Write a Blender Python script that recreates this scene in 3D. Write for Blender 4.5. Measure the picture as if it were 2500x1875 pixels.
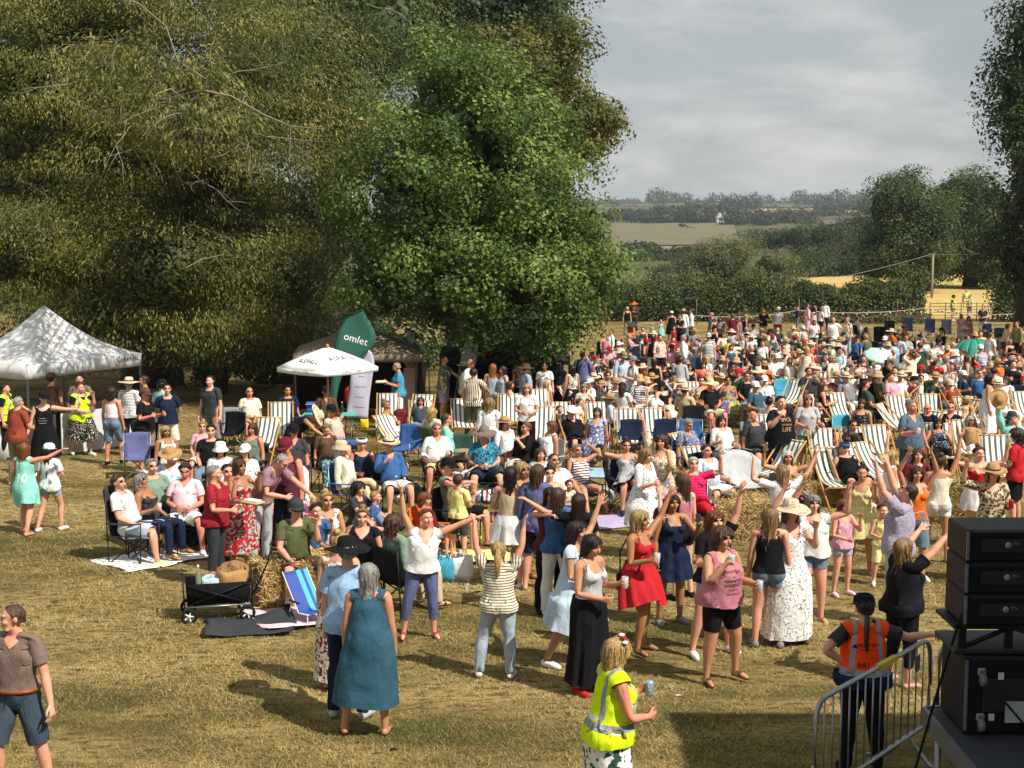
import bpy, bmesh, math, random
import numpy as np
from mathutils import Vector, Matrix, Quaternion, noise as mnoise
from mathutils.bvhtree import BVHTree
R = math.radians
rng = np.random.default_rng(7)
random.seed(7)
scene = bpy.context.scene
for o in list(bpy.data.objects): bpy.data.objects.remove(o)
COL = scene.collection

# ------------------------------------------------------------------ camera
CAM_Z, PITCH, FPX = 4.85, 6.7, 3467.0
cd = bpy.data.cameras.new('camera'); cam = bpy.data.objects.new('camera', cd); COL.objects.link(cam)
cd.sensor_fit = 'HORIZONTAL'; cd.sensor_width = 36.0; cd.lens = 36.0*FPX/2500.0
cd.clip_start = 0.1; cd.clip_end = 20000
cam.location = (0, 0, CAM_Z); cam.rotation_euler = (R(90-PITCH), 0, 0)
scene.camera = cam

# ------------------------------------------------------------------ sky, sun, exposure
SUN_EL, SUN_AZ = 49.0, 128.0          # elevation; azimuth clockwise from +Y (the viewing direction)
sdir = Vector((math.sin(R(SUN_AZ))*math.cos(R(SUN_EL)), math.cos(R(SUN_AZ))*math.cos(R(SUN_EL)), math.sin(R(SUN_EL))))
w = bpy.data.worlds.new('World'); scene.world = w; w.use_nodes = True
nt = w.node_tree; nt.nodes.clear()
def wn(t, **k):
    n = nt.nodes.new(t)
    for a, b in k.items(): setattr(n, a, b)
    return n
sky = wn('ShaderNodeTexSky', sky_type='NISHITA', sun_disc=False)
sky.sun_elevation = R(SUN_EL); sky.sun_rotation = R(SUN_AZ); sky.altitude = 100; sky.dust_density = 2.0
tc = wn('ShaderNodeTexCoord'); sep = wn('ShaderNodeSeparateXYZ'); nt.links.new(tc.outputs['Generated'], sep.inputs[0])
zz = wn('ShaderNodeMath', operation='MAXIMUM'); nt.links.new(sep.outputs['Z'], zz.inputs[0]); zz.inputs[1].default_value = 0.0
za = wn('ShaderNodeMath', operation='ADD'); nt.links.new(zz.outputs[0], za.inputs[0]); za.inputs[1].default_value = 0.34
dv = wn('ShaderNodeVectorMath', operation='DIVIDE')
cz = wn('ShaderNodeCombineXYZ'); [nt.links.new(za.outputs[0], cz.inputs[i]) for i in range(3)]
nt.links.new(tc.outputs['Generated'], dv.inputs[0]); nt.links.new(cz.outputs[0], dv.inputs[1])
n1 = wn('ShaderNodeTexNoise'); n1.inputs['Scale'].default_value = 3.1; n1.inputs['Detail'].default_value = 7; n1.inputs['Roughness'].default_value = 0.55; n1.inputs['Distortion'].default_value = .25
mp = wn('ShaderNodeMapping'); mp.inputs['Scale'].default_value = (.8, .8, 1.35); mp.inputs['Location'].default_value = (3.7, 1.2, 0)
nt.links.new(dv.outputs[0], mp.inputs[0]); nt.links.new(mp.outputs[0], n1.inputs['Vector'])
rp = wn('ShaderNodeValToRGB'); e = rp.color_ramp.elements
e[0].position = 0.38; e[0].color = (3.6, 3.9, 4.05, 1); e[1].position = 0.66; e[1].color = (6.2, 6.15, 5.9, 1)
e2 = rp.color_ramp.elements.new(0.52); e2.color = (4.15, 4.38, 4.45, 1)
nt.links.new(n1.outputs['Fac'], rp.inputs[0])
mx = wn('ShaderNodeMix', data_type='RGBA'); mx.inputs[0].default_value = 0.86
nt.links.new(sky.outputs[0], mx.inputs[6]); nt.links.new(rp.outputs[0], mx.inputs[7])
bg = wn('ShaderNodeBackground'); bg.inputs[1].default_value = 0.1
nt.links.new(mx.outputs[2], bg.inputs[0])
wo = wn('ShaderNodeOutputWorld'); nt.links.new(bg.outputs[0], wo.inputs[0])

sl = bpy.data.lights.new('sun', 'SUN'); sl.energy = 5.0; sl.angle = R(0.55); sl.color = (1.0, 0.94, 0.85)
so = bpy.data.objects.new('sun', sl); COL.objects.link(so)
so.rotation_euler = (-sdir).to_track_quat('-Z', 'Y').to_euler(); so.location = (30, -30, 60)
vs = scene.view_settings; vs.view_transform = 'Standard'; vs.look = 'None'; vs.exposure = 0.22; vs.gamma = 1.0; vs.use_curve_mapping = False
scene.cycles.max_bounces = 6; scene.cycles.transparent_max_bounces = 12
scene.cycles.use_denoising = True; scene.cycles.sample_clamp_indirect = 6.0

# ------------------------------------------------------------------ ground shape and pixel -> place
SLOPE = 0.027
_PY = [-60, 98, 150, 220, 300, 450, 600, 700, 1000, 1600, 2500, 3600, 9000]
_PZ = [1.97, -2.30, -4.6, -6.9, -8.4, -11.2, -11.6, -9.0, 0.8, 10.0, 27.0, 30.0, 20.0]
def ground_z(x, y):
    z = np.interp(y, _PY, _PZ)
    t = np.clip((y-140)/300.0, 0, 1)
    z = z + t*(3.0*np.sin(x*0.011+1.0)*np.sin(y*0.004) + 5.0*np.clip((y-1200)/1500., 0, 1)*np.sin(x*0.0031+0.6))
    # the stubble field on the right lies a little higher
    b = np.clip((np.asarray(x)-16.0)/14.0, 0, 1)*np.clip((y-98)/20.0, 0, 1)*np.clip((260-y)/80.0, 0, 1)
    b = b*b*(3-2*b)
    zf = -2.3-0.004*(y-98)
    return z*(1-b)+b*np.maximum(z, zf)
def ray(px, py):
    u = (px-1250)/FPX; v = -(py-937.5)/FPX; p = R(PITCH)
    return Vector((u, math.cos(p)+v*math.sin(p), -math.sin(p)+v*math.cos(p)))
def gp(px, py, hgt=0.0):
    """place on the sloping lawn seen at photo pixel (px,py), for a point hgt above the ground"""
    d = ray(px, py)
    # CAM_Z + t dz = -SLOPE (t dy - 13) + hgt
    t = (0.351+hgt-CAM_Z)/(d.z+SLOPE*d.y)
    x, y = t*d.x, t*d.y
    return Vector((x, y, float(ground_z(x, y))))
def at(px, py, D):
    d = ray(px, py); t = D/d.y
    return Vector((0, 0, CAM_Z))+d*t

# ------------------------------------------------------------------ mesh helpers
def link(o, parent=None):
    COL.objects.link(o)
    if parent is not None: o.parent = parent
    return o
def mesh_np(name, V, F, smooth=True):
    V = np.asarray(V, dtype=np.float32); F = np.asarray(F, dtype=np.int32)
    me = bpy.data.meshes.new(name); k = F.shape[1]
    me.vertices.add(len(V)); me.vertices.foreach_set('co', V.ravel())
    me.loops.add(F.size); me.loops.foreach_set('vertex_index', F.ravel())
    me.polygons.add(len(F)); me.polygons.foreach_set('loop_start', np.arange(0, F.size, k, dtype=np.int32))
    me.update(calc_edges=True)
    if smooth: me.polygons.foreach_set('use_smooth', np.ones(len(F), dtype=bool))
    return me
def fattr(me, name, arr, dom='POINT'):
    a = me.attributes.new(name, 'FLOAT', dom); a.data.foreach_set('value', np.asarray(arr, dtype=np.float32))
def vattr(me, name, arr):
    a = me.attributes.new(name, 'FLOAT_VECTOR', 'POINT'); a.data.foreach_set('vector', np.asarray(arr, dtype=np.float32).ravel())
def obj_np(name, V, F, mat, parent=None, smooth=True, rest=None):
    me = mesh_np(name, V, F, smooth)
    if rest is not None: vattr(me, 'rest', rest)
    if mat is not None: me.materials.append(mat)
    return link(bpy.data.objects.new(name, me), parent)
def empty(name, loc=(0, 0, 0), rz=0.0):
    o = bpy.data.objects.new(name, None); COL.objects.link(o); o.location = loc; o.rotation_euler = (0, 0, rz)
    o.empty_display_size = 0.1
    return o
def tag(o, label=None, cat=None, group=None, kind=None):
    if label: o['label'] = label
    if cat: o['category'] = cat
    if group: o['group'] = group
    if kind: o['kind'] = kind
    return o
class MB:
    """collects shapes, builds ONE mesh object"""
    def __init__(s): s.v = []; s.f = []; s.sm = []
    def add(s, V, F, smooth=False):
        b = len(s.v); s.v += [tuple(p) for p in V]; s.f += [tuple(i+b for i in f) for f in F]; s.sm += [smooth]*len(F); return s
    def box(s, c, d, rot=None, bev=0.0):
        x, y, z = d[0]/2, d[1]/2, d[2]/2
        if bev > 0:
            b = min(bev, x*.9, y*.9, z*.9); P = []; 
            for sx in (-1, 1):
                for sy in (-1, 1):
                    for sz in (-1, 1):
                        P += [Vector((sx*(x-b), sy*(y-b), sz*z)), Vector((sx*(x-b), sy*y, sz*(z-b))), Vector((sx*x, sy*(y-b), sz*(z-b)))]
            bm = bmesh.new(); [bm.verts.new(p) for p in P]; bmesh.ops.convex_hull(bm, input=bm.verts); bm.verts.index_update()
            V = [v.co.copy() for v in bm.verts]; F = [[v.index for v in f.verts] for f in bm.faces]; bm.free()
        else:
            V = [Vector((a, b_, c_)) for a in (-x, x) for b_ in (-y, y) for c_ in (-z, z)]
            F = [(0, 1, 3, 2), (4, 6, 7, 5), (0, 4, 5, 1), (2, 3, 7, 6), (0, 2, 6, 4), (1, 5, 7, 3)]
        if rot is not None: V = [rot @ v for v in V]
        c = Vector(c); return s.add([v+c for v in V], F)
    def tube(s, pts, r, n=6, caps=True, closed=False):
        pts = [Vector(p) for p in pts]; m = len(pts)
        rr = r if isinstance(r, (list, tuple)) else [r]*m
        V = []; F = []; up = None
        for i, p in enumerate(pts):
            if closed: d = pts[(i+1) % m]-pts[i-1]
            else: d = pts[min(i+1, m-1)]-pts[max(i-1, 0)]
            if d.length < 1e-9: d = Vector((0, 0, 1))
            d.normalize()
            if up is None: up = Vector((0, 0, 1)) if abs(d.z) < .9 else Vector((1, 0, 0))
            a = d.cross(up); 
            if a.length < 1e-6: a = d.cross(Vector((0, 1, 0)))
            a.normalize(); b = d.cross(a); up = -b if False else up
            for k in range(n):
                t = 2*math.pi*k/n; V.append(p+a*math.cos(t)*rr[i]+b*math.sin(t)*rr[i])
        for i in range(m if closed else m-1):
            j = (i+1) % m
            for k in range(n): F.append((i*n+k, i*n+(k+1) % n, j*n+(k+1) % n, j*n+k))
        if caps and not closed: F.append(tuple(range(n))[::-1]); F.append(tuple((m-1)*n+k for k in range(n)))
        return s.add(V, F, True)
    def lathe(s, prof, n=16, c=(0, 0, 0), rot=None, smooth=True, caps=False):
        V = []; F = []; m = len(prof); c = Vector(c)
        for (r, z) in prof:
            for k in range(n):
                t = 2*math.pi*k/n; p = Vector((r*math.cos(t), r*math.sin(t), z)); V.append((rot @ p if rot is not None else p)+c)
        for i in range(m-1):
            for k in range(n): F.append((i*n+k, i*n+(k+1) % n, (i+1)*n+(k+1) % n, (i+1)*n+k))
        if caps: F.append(tuple(range(n))[::-1]); F.append(tuple((m-1)*n+k for k in range(n)))
        return s.add(V, F, smooth)
    def sheet(s, grid, thick=0.0, smooth=True):
        """grid[i][j] of points -> sheet, given a thickness along its own normals"""
        m, n = len(grid), len(grid[0]); G = [[Vector(p) for p in r] for r in grid]
        V = [p for r in G for p in r]; F = [(i*n+j, i*n+j+1, (i+1)*n+j+1, (i+1)*n+j) for i in range(m-1) for j in range(n-1)]
        if thick > 0:
            N = []
            for i in range(m):
                for j in range(n):
                    a = G[min(i+1, m-1)][j]-G[max(i-1, 0)][j]; b = G[i][min(j+1, n-1)]-G[i][max(j-1, 0)]
                    q = a.cross(b); N.append(q.normalized() if q.length > 1e-9 else Vector((0, 0, 1)))
            k = m*n; V2 = [p+N[i]*thick for i, p in enumerate(V)]
            F = F+[tuple(x+k for x in f[::-1]) for f in F]
            edge = [i*n for i in range(m)]+[(m-1)*n+j for j in range(1, n)]+[i*n+n-1 for i in range(m-2, -1, -1)]+[j for j in range(n-2, 0, -1)]
            for q in range(len(edge)):
                a, b = edge[q], edge[(q+1) % len(edge)]; F.append((a, b, b+k, a+k))
            V = V+V2
        return s.add(V, F, smooth)
    def xform(s, M): s.v = [tuple(M @ Vector(p)) for p in s.v]; return s
    def build(s, name, mat, parent=None, rest=False):
        me = bpy.data.meshes.new(name); me.from_pydata(s.v, [], s.f); me.polygons.foreach_set('use_smooth', s.sm)
        if rest: vattr(me, 'rest', np.array(s.v))
        if mat is not None: me.materials.append(mat)
        return link(bpy.data.objects.new(name, me), parent)
def copy_tree(o, parent=None):
    c = o.copy(); COL.objects.link(c); c.parent = parent
    for ch in o.children: copy_tree(ch, c)
    return c
def rotz(a): return Matrix.Rotation(a, 4, 'Z')

# ------------------------------------------------------------------ materials
_M = {}
def srgb(h):
    h = h.lstrip('#'); c = [int(h[i:i+2], 16)/255 for i in (0, 2, 4)]
    return tuple(x/12.92 if x <= .04045 else ((x+.055)/1.055)**2.4 for x in c)
class NT:
    def __init__(s, name):
        s.m = bpy.data.materials.new(name); s.m.use_nodes = True; s.t = s.m.node_tree; s.b = s.t.nodes['Principled BSDF']
        s.out = s.t.nodes['Material Output']
    def n(s, t, **k):
        q = s.t.nodes.new(t)
        for a, b in k.items():
            if a.startswith('i_'): q.inputs[a[2:].replace('_', ' ')].default_value = b
            else: setattr(q, a, b)
        return q
    def l(s, a, b): s.t.links.new(a, b)
    def ramp(s, fac, stops, interp='LINEAR'):
        r = s.n('ShaderNodeValToRGB'); r.color_ramp.interpolation = interp; el = r.color_ramp.elements
        while len(el) < len(stops): el.new(0.5)
        for q, (p, c) in zip(el, stops): q.position = p; q.color = (*c[:3], 1)
        s.l(fac, r.inputs[0]); return r.outputs[0]
    def mix(s, fac, a, b, mode='MIX'):
        q = s.n('ShaderNodeMix', data_type='RGBA', blend_type=mode)
        for sock, val in ((q.inputs[0], fac), (q.inputs[6], a), (q.inputs[7], b)):
            if hasattr(val, 'is_linked'): s.l(val, sock)
            else: sock.default_value = val if not isinstance(val, tuple) else (*val[:3], 1)
        return q.outputs[2]
    def math(s, op, a, b=0.0):
        q = s.n('ShaderNodeMath', operation=op)
        for i, v in enumerate((a, b)):
            if hasattr(v, 'is_linked'): s.l(v, q.inputs[i])
            else: q.inputs[i].default_value = v
        return q.outputs[0]
    def noise(s, scale, detail=3, vec=None, rough=.5):
        q = s.n('ShaderNodeTexNoise'); q.inputs['Scale'].default_value = scale; q.inputs['Detail'].default_value = detail; q.inputs['Roughness'].default_value = rough
        if vec is not None: s.l(vec, q.inputs['Vector'])
        return q.outputs['Fac']
    def bump(s, h, strength=.3, dist=.02):
        q = s.n('ShaderNodeBump'); q.inputs['Strength'].default_value = strength; q.inputs['Distance'].default_value = dist
        s.l(h, q.inputs['Height']); s.l(q.outputs[0], s.b.inputs['Normal'])
def plain(name, col, rough=.6, metal=0.0, var=.12, scale=6.0, bump=0.0, coord='Object', spec=.3):
    key = ('plain', name)
    if key in _M: return _M[key]
    t = NT(name); c = srgb(col) if isinstance(col, str) else col
    tc = t.n('ShaderNodeTexCoord'); f = t.noise(scale, 4, tc.outputs[coord])
    t.l(t.ramp(f, [(.25, tuple(x*(1-var) for x in c)), (.75, tuple(min(1, x*(1+var)) for x in c))]), t.b.inputs['Base Color'])
    t.b.inputs['Roughness'].default_value = rough; t.b.inputs['Metallic'].default_value = metal; t.b.inputs['Specular IOR Level'].default_value = spec
    if bump: t.bump(t.noise(scale*6, 4, tc.outputs[coord]), bump)
    _M[key] = t.m; return t.m
def glassy(name, col, alpha=.35):
    key = ('glassy', name)
    if key in _M: return _M[key]
    t = NT(name); t.b.inputs['Base Color'].default_value = (*srgb(col), 1); t.b.inputs['Roughness'].default_value = .12
    t.b.inputs['Alpha'].default_value = alpha; _M[key] = t.m; return t.m
# ================================================================== land
def lawn_nodes(t, blades=False):
    ge = t.n('ShaderNodeNewGeometry'); pos = ge.outputs['Position']
    mp = t.n('ShaderNodeMapping'); mp.inputs['Scale'].default_value = (.55, 1.0, 0); t.l(pos, mp.inputs[0]); v = mp.outputs[0]
    big = t.noise(.33, 4, v, .6); mid = t.noise(1.5, 5, v, .62); fine = t.noise(9.0, 4, v, .65)
    f = t.math('ADD', t.math('MULTIPLY', big, .62), t.math('MULTIPLY', mid, .38))
    sx = t.n('ShaderNodeSeparateXYZ'); t.l(pos, sx.inputs[0])
    # the lawn nearest the stage and in the shelter of the trees has kept a little more green
    nr = t.n('ShaderNodeMapRange'); nr.inputs[1].default_value = 11; nr.inputs[2].default_value = 17; nr.inputs[3].default_value = -.035; nr.inputs[4].default_value = .02
    t.l(sx.outputs['Y'], nr.inputs[0]); f = t.math('ADD', f, nr.outputs[0])
    base = t.ramp(f, [(.36, (.100, .102, .026)), (.435, (.205, .168, .052)), (.50, (.375, .275, .100)), (.60, (.56, .42, .175))])
    dirt = t.mix(t.ramp(t.noise(.8, 5, v, .7), [(.60, (0, 0, 0)), (.70, (1, 1, 1))]), base, (.26, .165, .06))
    return t, dirt, fine, v, pos
t, base, fine, v, pos = lawn_nodes(NT('dry_lawn'))
col = t.mix(t.ramp(fine, [(.38, (1, 1, 1)), (.54, (0, 0, 0))]), base, (.150, .112, .038))
sx = t.n('ShaderNodeSeparateXYZ'); t.l(pos, sx.inputs[0])
far = t.ramp(t.math('MULTIPLY', sx.outputs['Y'], 1/400.), [(.262, (0, 0, 0)), (.31, (1, 1, 1))])
fcol = t.ramp(t.noise(.012, 3, pos), [(.4, (.075, .082, .035)), (.6, (.13, .118, .06))])
col = t.mix(far, col, fcol); t.l(col, t.b.inputs['Base Color']); t.b.inputs['Roughness'].default_value = .95; t.b.inputs['Specular IOR Level'].default_value = .1
t.bump(t.math('ADD', fine, t.noise(40, 3, v, .7)), 1.0, .09)
LAWN = t.m
ys = np.concatenate([np.linspace(-60, 8, 10), np.linspace(10, 110, 90), np.linspace(115, 320, 40), np.geomspace(335, 9000, 70)])
us = np.linspace(-1, 1, 81); us = np.sign(us)*np.abs(us)**1.3
G = np.array([[(u*(55+.95*max(y, 0)), y) for u in us] for y in ys]); X, Y = G[..., 0], G[..., 1]
Z = ground_z(X, Y)+np.where((Y > 8) & (Y < 96), .012*np.sin(X*1.7+Y*.9)+.010*np.sin(X*.7-Y*1.9), 0)
nx, ny = len(us), len(ys); idx = np.arange(nx*ny).reshape(ny, nx)
Fq = np.stack([idx[:-1, :-1], idx[:-1, 1:], idx[1:, 1:], idx[1:, :-1]], -1).reshape(-1, 4)
gnd = obj_np('ground', np.stack([X, Y, Z], -1).reshape(-1, 3), Fq, LAWN); gnd['kind'] = 'structure'; gnd['label'] = 'dry straw coloured lawn sloping away to the hedge'

def hit(px, py, y0=99., y1=8000.):
    d = ray(px, py); o = Vector((0, 0, CAM_Z)); p = None
    for y in np.geomspace(y0, y1, 900):
        q = o+d*(y/d.y)
        if q.z < float(ground_z(q.x, q.y)): return q
    return o+d*(y1/d.y)

# ---- grass blades on the near lawn
def blades(n, y0, y1, seed):
    r = np.random.default_rng(seed); u = r.random(n); y = 1/(1/y0+u*(1/y1-1/y0)); x = (r.random(n)*2-1)*(.39*y+.6)
    s = (y/14.)**.55; a = r.random(n)*6.283; L = (.012+.026*r.random(n))*s; w = (.0030+.0022*r.random(n))*s; ln = 1.6+2.6*r.random(n)
    z = ground_z(x, y)+.012*np.sin(x*1.7+y*.9)+.010*np.sin(x*.7-y*1.9)-.004
    d = np.stack([np.cos(a), np.sin(a)], 1); b = np.stack([x, y, z], 1)
    p0 = b.copy(); p0[:, 0] -= d[:, 1]*w; p0[:, 1] += d[:, 0]*w; p1 = b.copy(); p1[:, 0] += d[:, 1]*w; p1[:, 1] -= d[:, 0]*w
    tp = b.copy(); tp[:, :2] += d*(L*ln*.75)[:, None]; tp[:, 2] += L
    V = np.stack([p0, p1, tp], 1).reshape(-1, 3); F = np.arange(3*n).reshape(-1, 3)
    return V, F, r.random(n)
t, base, fine, v, pos = lawn_nodes(NT('dry_grass_blades'))
at_ = t.n('ShaderNodeAttribute', attribute_name='tint')
col = t.mix(t.ramp(at_.outputs['Fac'], [(.2, (0, 0, 0)), (.8, (1, 1, 1))]), base, t.mix(.45, base, (.50, .38, .17)), 'MIX')
col = t.mix(t.ramp(at_.outputs['Fac'], [(.0, (1, 1, 1)), (.22, (0, 0, 0))]), col, (.14, .125, .04))
t.l(col, t.b.inputs['Base Color']); t.b.inputs['Roughness'].default_value = .9; t.b.inputs['Specular IOR Level'].default_value = .1
V, F, tn = blades(190000, 11.3, 40, 3); g = obj_np('grass', V, F, t.m, None, False); fattr(g.data, 'tint', tn, 'FACE')
tag(g, 'short dry grass blades on the near lawn', 'grass', kind='stuff')

# ---- foliage
def leaf_mat(name, dark, midc, lite, trans=.25):
    t = NT(name); a = t.n('ShaderNodeAttribute', attribute_name='tint')
    col = t.ramp(a.outputs['Fac'], [(.12, dark), (.5, midc), (.9, lite)])
    t.l(col, t.b.inputs['Base Color']); t.b.inputs['Roughness'].default_value = .55; t.b.inputs['Specular IOR Level'].default_value = .25
    tr = t.n('ShaderNodeBsdfTranslucent'); t.l(t.mix(.5, col, (.20, .26, .03), 'MIX'), tr.inputs[0]); ms = t.n('ShaderNodeMixShader'); ms.inputs[0].default_value = trans
    t.l(t.b.outputs[0], ms.inputs[1]); t.l(tr.outputs[0], ms.inputs[2]); t.l(ms.outputs[0], t.out.inputs[0]); return t.m
def leaves(C, Nrm, size, aspect, r, droop=0.0, outd=None):
    """diamond leaves at points C facing Nrm"""
    n = len(C); rv = r.normal(size=(n, 3)); t1 = np.cross(Nrm, rv)
    if droop > 0:
        dd = outd*.6+np.array([0, 0, -1.])*droop+r.normal(size=(n, 3))*.38; t1 = dd-Nrm*np.sum(dd*Nrm, 1, keepdims=True)
    t1 /= np.maximum(np.linalg.norm(t1, axis=1, keepdims=True), 1e-6); t2 = np.cross(Nrm, t1)
    s = size[:, None]; a = t1*s*.5; b = t2*s*.5/aspect
    P = np.stack([C-a, C+b-a*.1, C+a-Nrm*s*.08, C-b-a*.1], 1).reshape(-1, 3)
    return P
def E(px, py, rpx, rpy, D, depth): 
    c = at(px, py, D); return (np.array(c), np.array([rpx*D/FPX, depth, rpy*D/FPX]))
def crown_pts(ells, n_clump, cr, n_leaf, r, shell=.72, fill=.12, sq=(1.15, 1.15, .8)):
    vol = np.array([e[1][0]*e[1][2]+e[1][0]*e[1][1] for e in ells]); vol = vol/vol.sum(); which = r.choice(len(ells), n_clump, p=vol)
    Cc = []; O = []
    for k in which:
        c, rad = ells[k]; d = r.normal(size=3); d[1] -= .25; d /= np.linalg.norm(d); rr = shell+(1.10-shell)*r.random()**.7
        Cc.append(c+d*rad*rr); O.append(d)
    Cc = np.array(Cc); O = np.array(O); crr = cr*(.6+.75*r.random(n_clump)); per = r.choice(n_clump, n_leaf, p=crr**2/np.sum(crr**2))
    d = r.normal(size=(n_leaf, 3)); d[:, 2] += .25; d /= np.linalg.norm(d, axis=1, keepdims=True)
    rad = r.random(n_leaf)**.42
    P = Cc[per]+d*(rad*crr[per])[:, None]*np.array(sq)
    if sq[2] < .7: P[:, 2] -= .28*np.linalg.norm((P-Cc[per])[:, :2], axis=1)
    N = d*.55+np.array([0, 0, .35])+O[per]*.3+r.normal(size=(n_leaf, 3))*.42; N /= np.linalg.norm(N, axis=1, keepdims=True)
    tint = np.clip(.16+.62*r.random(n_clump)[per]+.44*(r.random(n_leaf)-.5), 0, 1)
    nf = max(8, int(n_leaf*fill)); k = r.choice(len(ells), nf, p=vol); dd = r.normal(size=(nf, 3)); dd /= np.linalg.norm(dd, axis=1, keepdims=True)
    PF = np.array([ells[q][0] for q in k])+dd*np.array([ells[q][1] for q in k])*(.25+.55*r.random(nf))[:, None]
    return P, N, O[per], tint, PF, dd, Cc
def tree(name, label, ells, mat, bark, leaf=.12, aspect=1.7, n_clump=120, cr=.9, n_leaf=30000, seed=1, trunk=None, droop=0., shell=.72, fill=.12, group=None, cat='tree', limbs=14, fsize=2.2, twigs=None, sq=(1.15, 1.15, .8)):
    r = np.random.default_rng(seed); P, N, O, tint, PF, dd, Cc = crown_pts(ells, n_clump, cr, n_leaf, r, shell, fill, sq)
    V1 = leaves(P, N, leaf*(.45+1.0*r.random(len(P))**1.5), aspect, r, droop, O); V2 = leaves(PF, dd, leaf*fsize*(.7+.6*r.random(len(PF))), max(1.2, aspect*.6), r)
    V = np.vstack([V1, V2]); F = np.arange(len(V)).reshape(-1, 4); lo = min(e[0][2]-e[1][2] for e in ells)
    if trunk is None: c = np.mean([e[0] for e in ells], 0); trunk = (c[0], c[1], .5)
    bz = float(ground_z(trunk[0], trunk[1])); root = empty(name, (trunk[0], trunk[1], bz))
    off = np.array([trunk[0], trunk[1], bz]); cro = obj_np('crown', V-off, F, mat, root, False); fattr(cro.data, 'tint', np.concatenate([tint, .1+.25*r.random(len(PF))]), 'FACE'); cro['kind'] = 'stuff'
    topz = max(e[0][2]+e[1][2]*.4 for e in ells)-bz; mb = MB(); tr = trunk[2]
    mb.tube([(0, 0, -.2), (tr*.1, 0, topz*.15), (-tr*.2, 0, topz*.45), (tr*.1, .1, topz*.8), (0, 0, topz)], [tr*1.25, tr, tr*.8, tr*.45, tr*.15], 10)
    for k in r.choice(len(Cc), min(limbs, len(Cc)), replace=False):
        e = Vector(Cc[k]-off); s = Vector((0, 0, max(topz*.15, min(e.z*.75, topz*.7)))); m = (s+e)/2+Vector((0, 0, .12*(e-s).length)); mb.tube([s, m, e], [tr*.38, tr*.22, tr*.07], 6, False)
    mb.build('trunk', bark, root)
    if twigs:
        mb = MB()
        for q in range(twigs):
            k = r.integers(len(Cc)); p = Vector(Cc[k]-off); d = Vector(r.normal(size=3)); d.y -= .9; d.z += .2; d.normalize(); L = r.uniform(.5, 1.5) if q % 19 else r.uniform(2., 3.4); bs = 1 if q % 19 else 1.7; pts = [p]; 
            for s in range(5): d = (d+Vector(r.normal(size=3))*(.28 if q % 19 else .5)+Vector((0, 0, -.06))).normalized(); pts.append(pts[-1]+d*L/4)
            mb.tube(pts, [bs*v_ for v_ in (.013, .011, .009, .007, .005, .003)], 4, False)
            for s in (2, 3, 4):
                d2 = (d+Vector(r.normal(size=3))*.8).normalized(); mb.tube([pts[s], pts[s]+d2*L*.22, pts[s]+d2*L*.4+Vector((0, 0, -.04))], [.006, .004, .002], 4, False)
        tw = mb.build('bare_twigs', plain('pale_twig', '#8d8270', .9), root); tw['kind'] = 'stuff'
    tag(root, label, cat, group); return root
BARK = plain('tree_bark', '#4a3f33', .95, scale=3, bump=.6)
M_YEW = leaf_mat('yew_needles', (.022, .034, .008), (.150, .158, .034), (.350, .300, .078), .22)
M_OAK = leaf_mat('oak_leaves', (.016, .038, .009), (.102, .168, .032), (.265, .335, .085), .32)
M_DRK = leaf_mat('dark_green_leaves', (.012, .023, .009), (.042, .070, .022), (.090, .125, .040), .2)
M_GRN = leaf_mat('feathery_green_leaves', (.018, .034, .012), (.075, .105, .034), (.165, .190, .065), .2)
M_YEL = leaf_mat('yellowing_leaves', (.025, .038, .010), (.110, .120, .028), (.270, .215, .060), .25)
M_CHN = leaf_mat('chestnut_leaves', (.014, .027, .008), (.052, .080, .022), (.115, .145, .042), .15)
M_WIL = leaf_mat('willow_leaves', (.040, .052, .020), (.125, .135, .055), (.215, .215, .095), .2)
M_OLV = leaf_mat('olive_leaves', (.020, .032, .011), (.080, .100, .034), (.160, .170, .065), .2)
tree('yew_tree', 'broad olive brown yew with bare twigs behind the white gazebo',
     [E(150, 290, 420, 310, 48, 5), E(470, 420, 330, 300, 46, 4.5), E(60, 620, 260, 150, 44, 4), E(400, 660, 310, 160, 43.5, 4), E(690, 690, 170, 165, 45, 4), E(250, 40, 470, 200, 50, 5), E(640, 240, 230, 230, 48, 4.5), E(200, 790, 190, 75, 43, 3), E(560, 820, 120, 60, 44, 3)],
     M_YEW, BARK, leaf=.125, aspect=3.6, n_clump=520, cr=.9, n_leaf=300000, seed=11, trunk=(-12.5, 49, .9), droop=1.1, fill=.36, twigs=210, sq=(1.65, 1.5, .5), fsize=1.3, limbs=22)
tree('overhanging_bough_tree', 'thin sparse bough reaching over the white gazebo roof', [E(400, 240, 190, 120, 32, 2.0), E(300, 180, 120, 80, 32.5, 1.6), E(490, 325, 175, 75, 31.3, 1.7)], M_YEW, BARK, leaf=.17, aspect=4, n_clump=150, cr=.40, n_leaf=8500, seed=12, trunk=(-9.6, 46.5, .2), droop=1.0, fill=.0, twigs=60, limbs=26)
tree('shadowed_evergreen_bush', 'dark evergreen bush in the shade under the yew', [E(640, 880, 110, 90, 48, 2.5), E(520, 900, 60, 60, 49, 2), E(740, 850, 120, 120, 51, 2.5), E(880, 850, 120, 120, 53, 2.5)], M_DRK, BARK, leaf=.13, n_clump=70, cr=.6, n_leaf=14000, seed=13, cat='bush', limbs=6)
tree('backing_tree', 'dark tree mass glimpsed behind the yew', [E(0, 500, 260, 330, 66, 3), E(330, 560, 260, 300, 67, 3), E(620, 640, 220, 230, 66, 3), E(150, 200, 300, 250, 68, 3)], M_DRK, BARK, leaf=.30, n_clump=130, cr=1.3, n_leaf=26000, seed=27, trunk=(-15, 67, .5), fill=.4)
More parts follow.
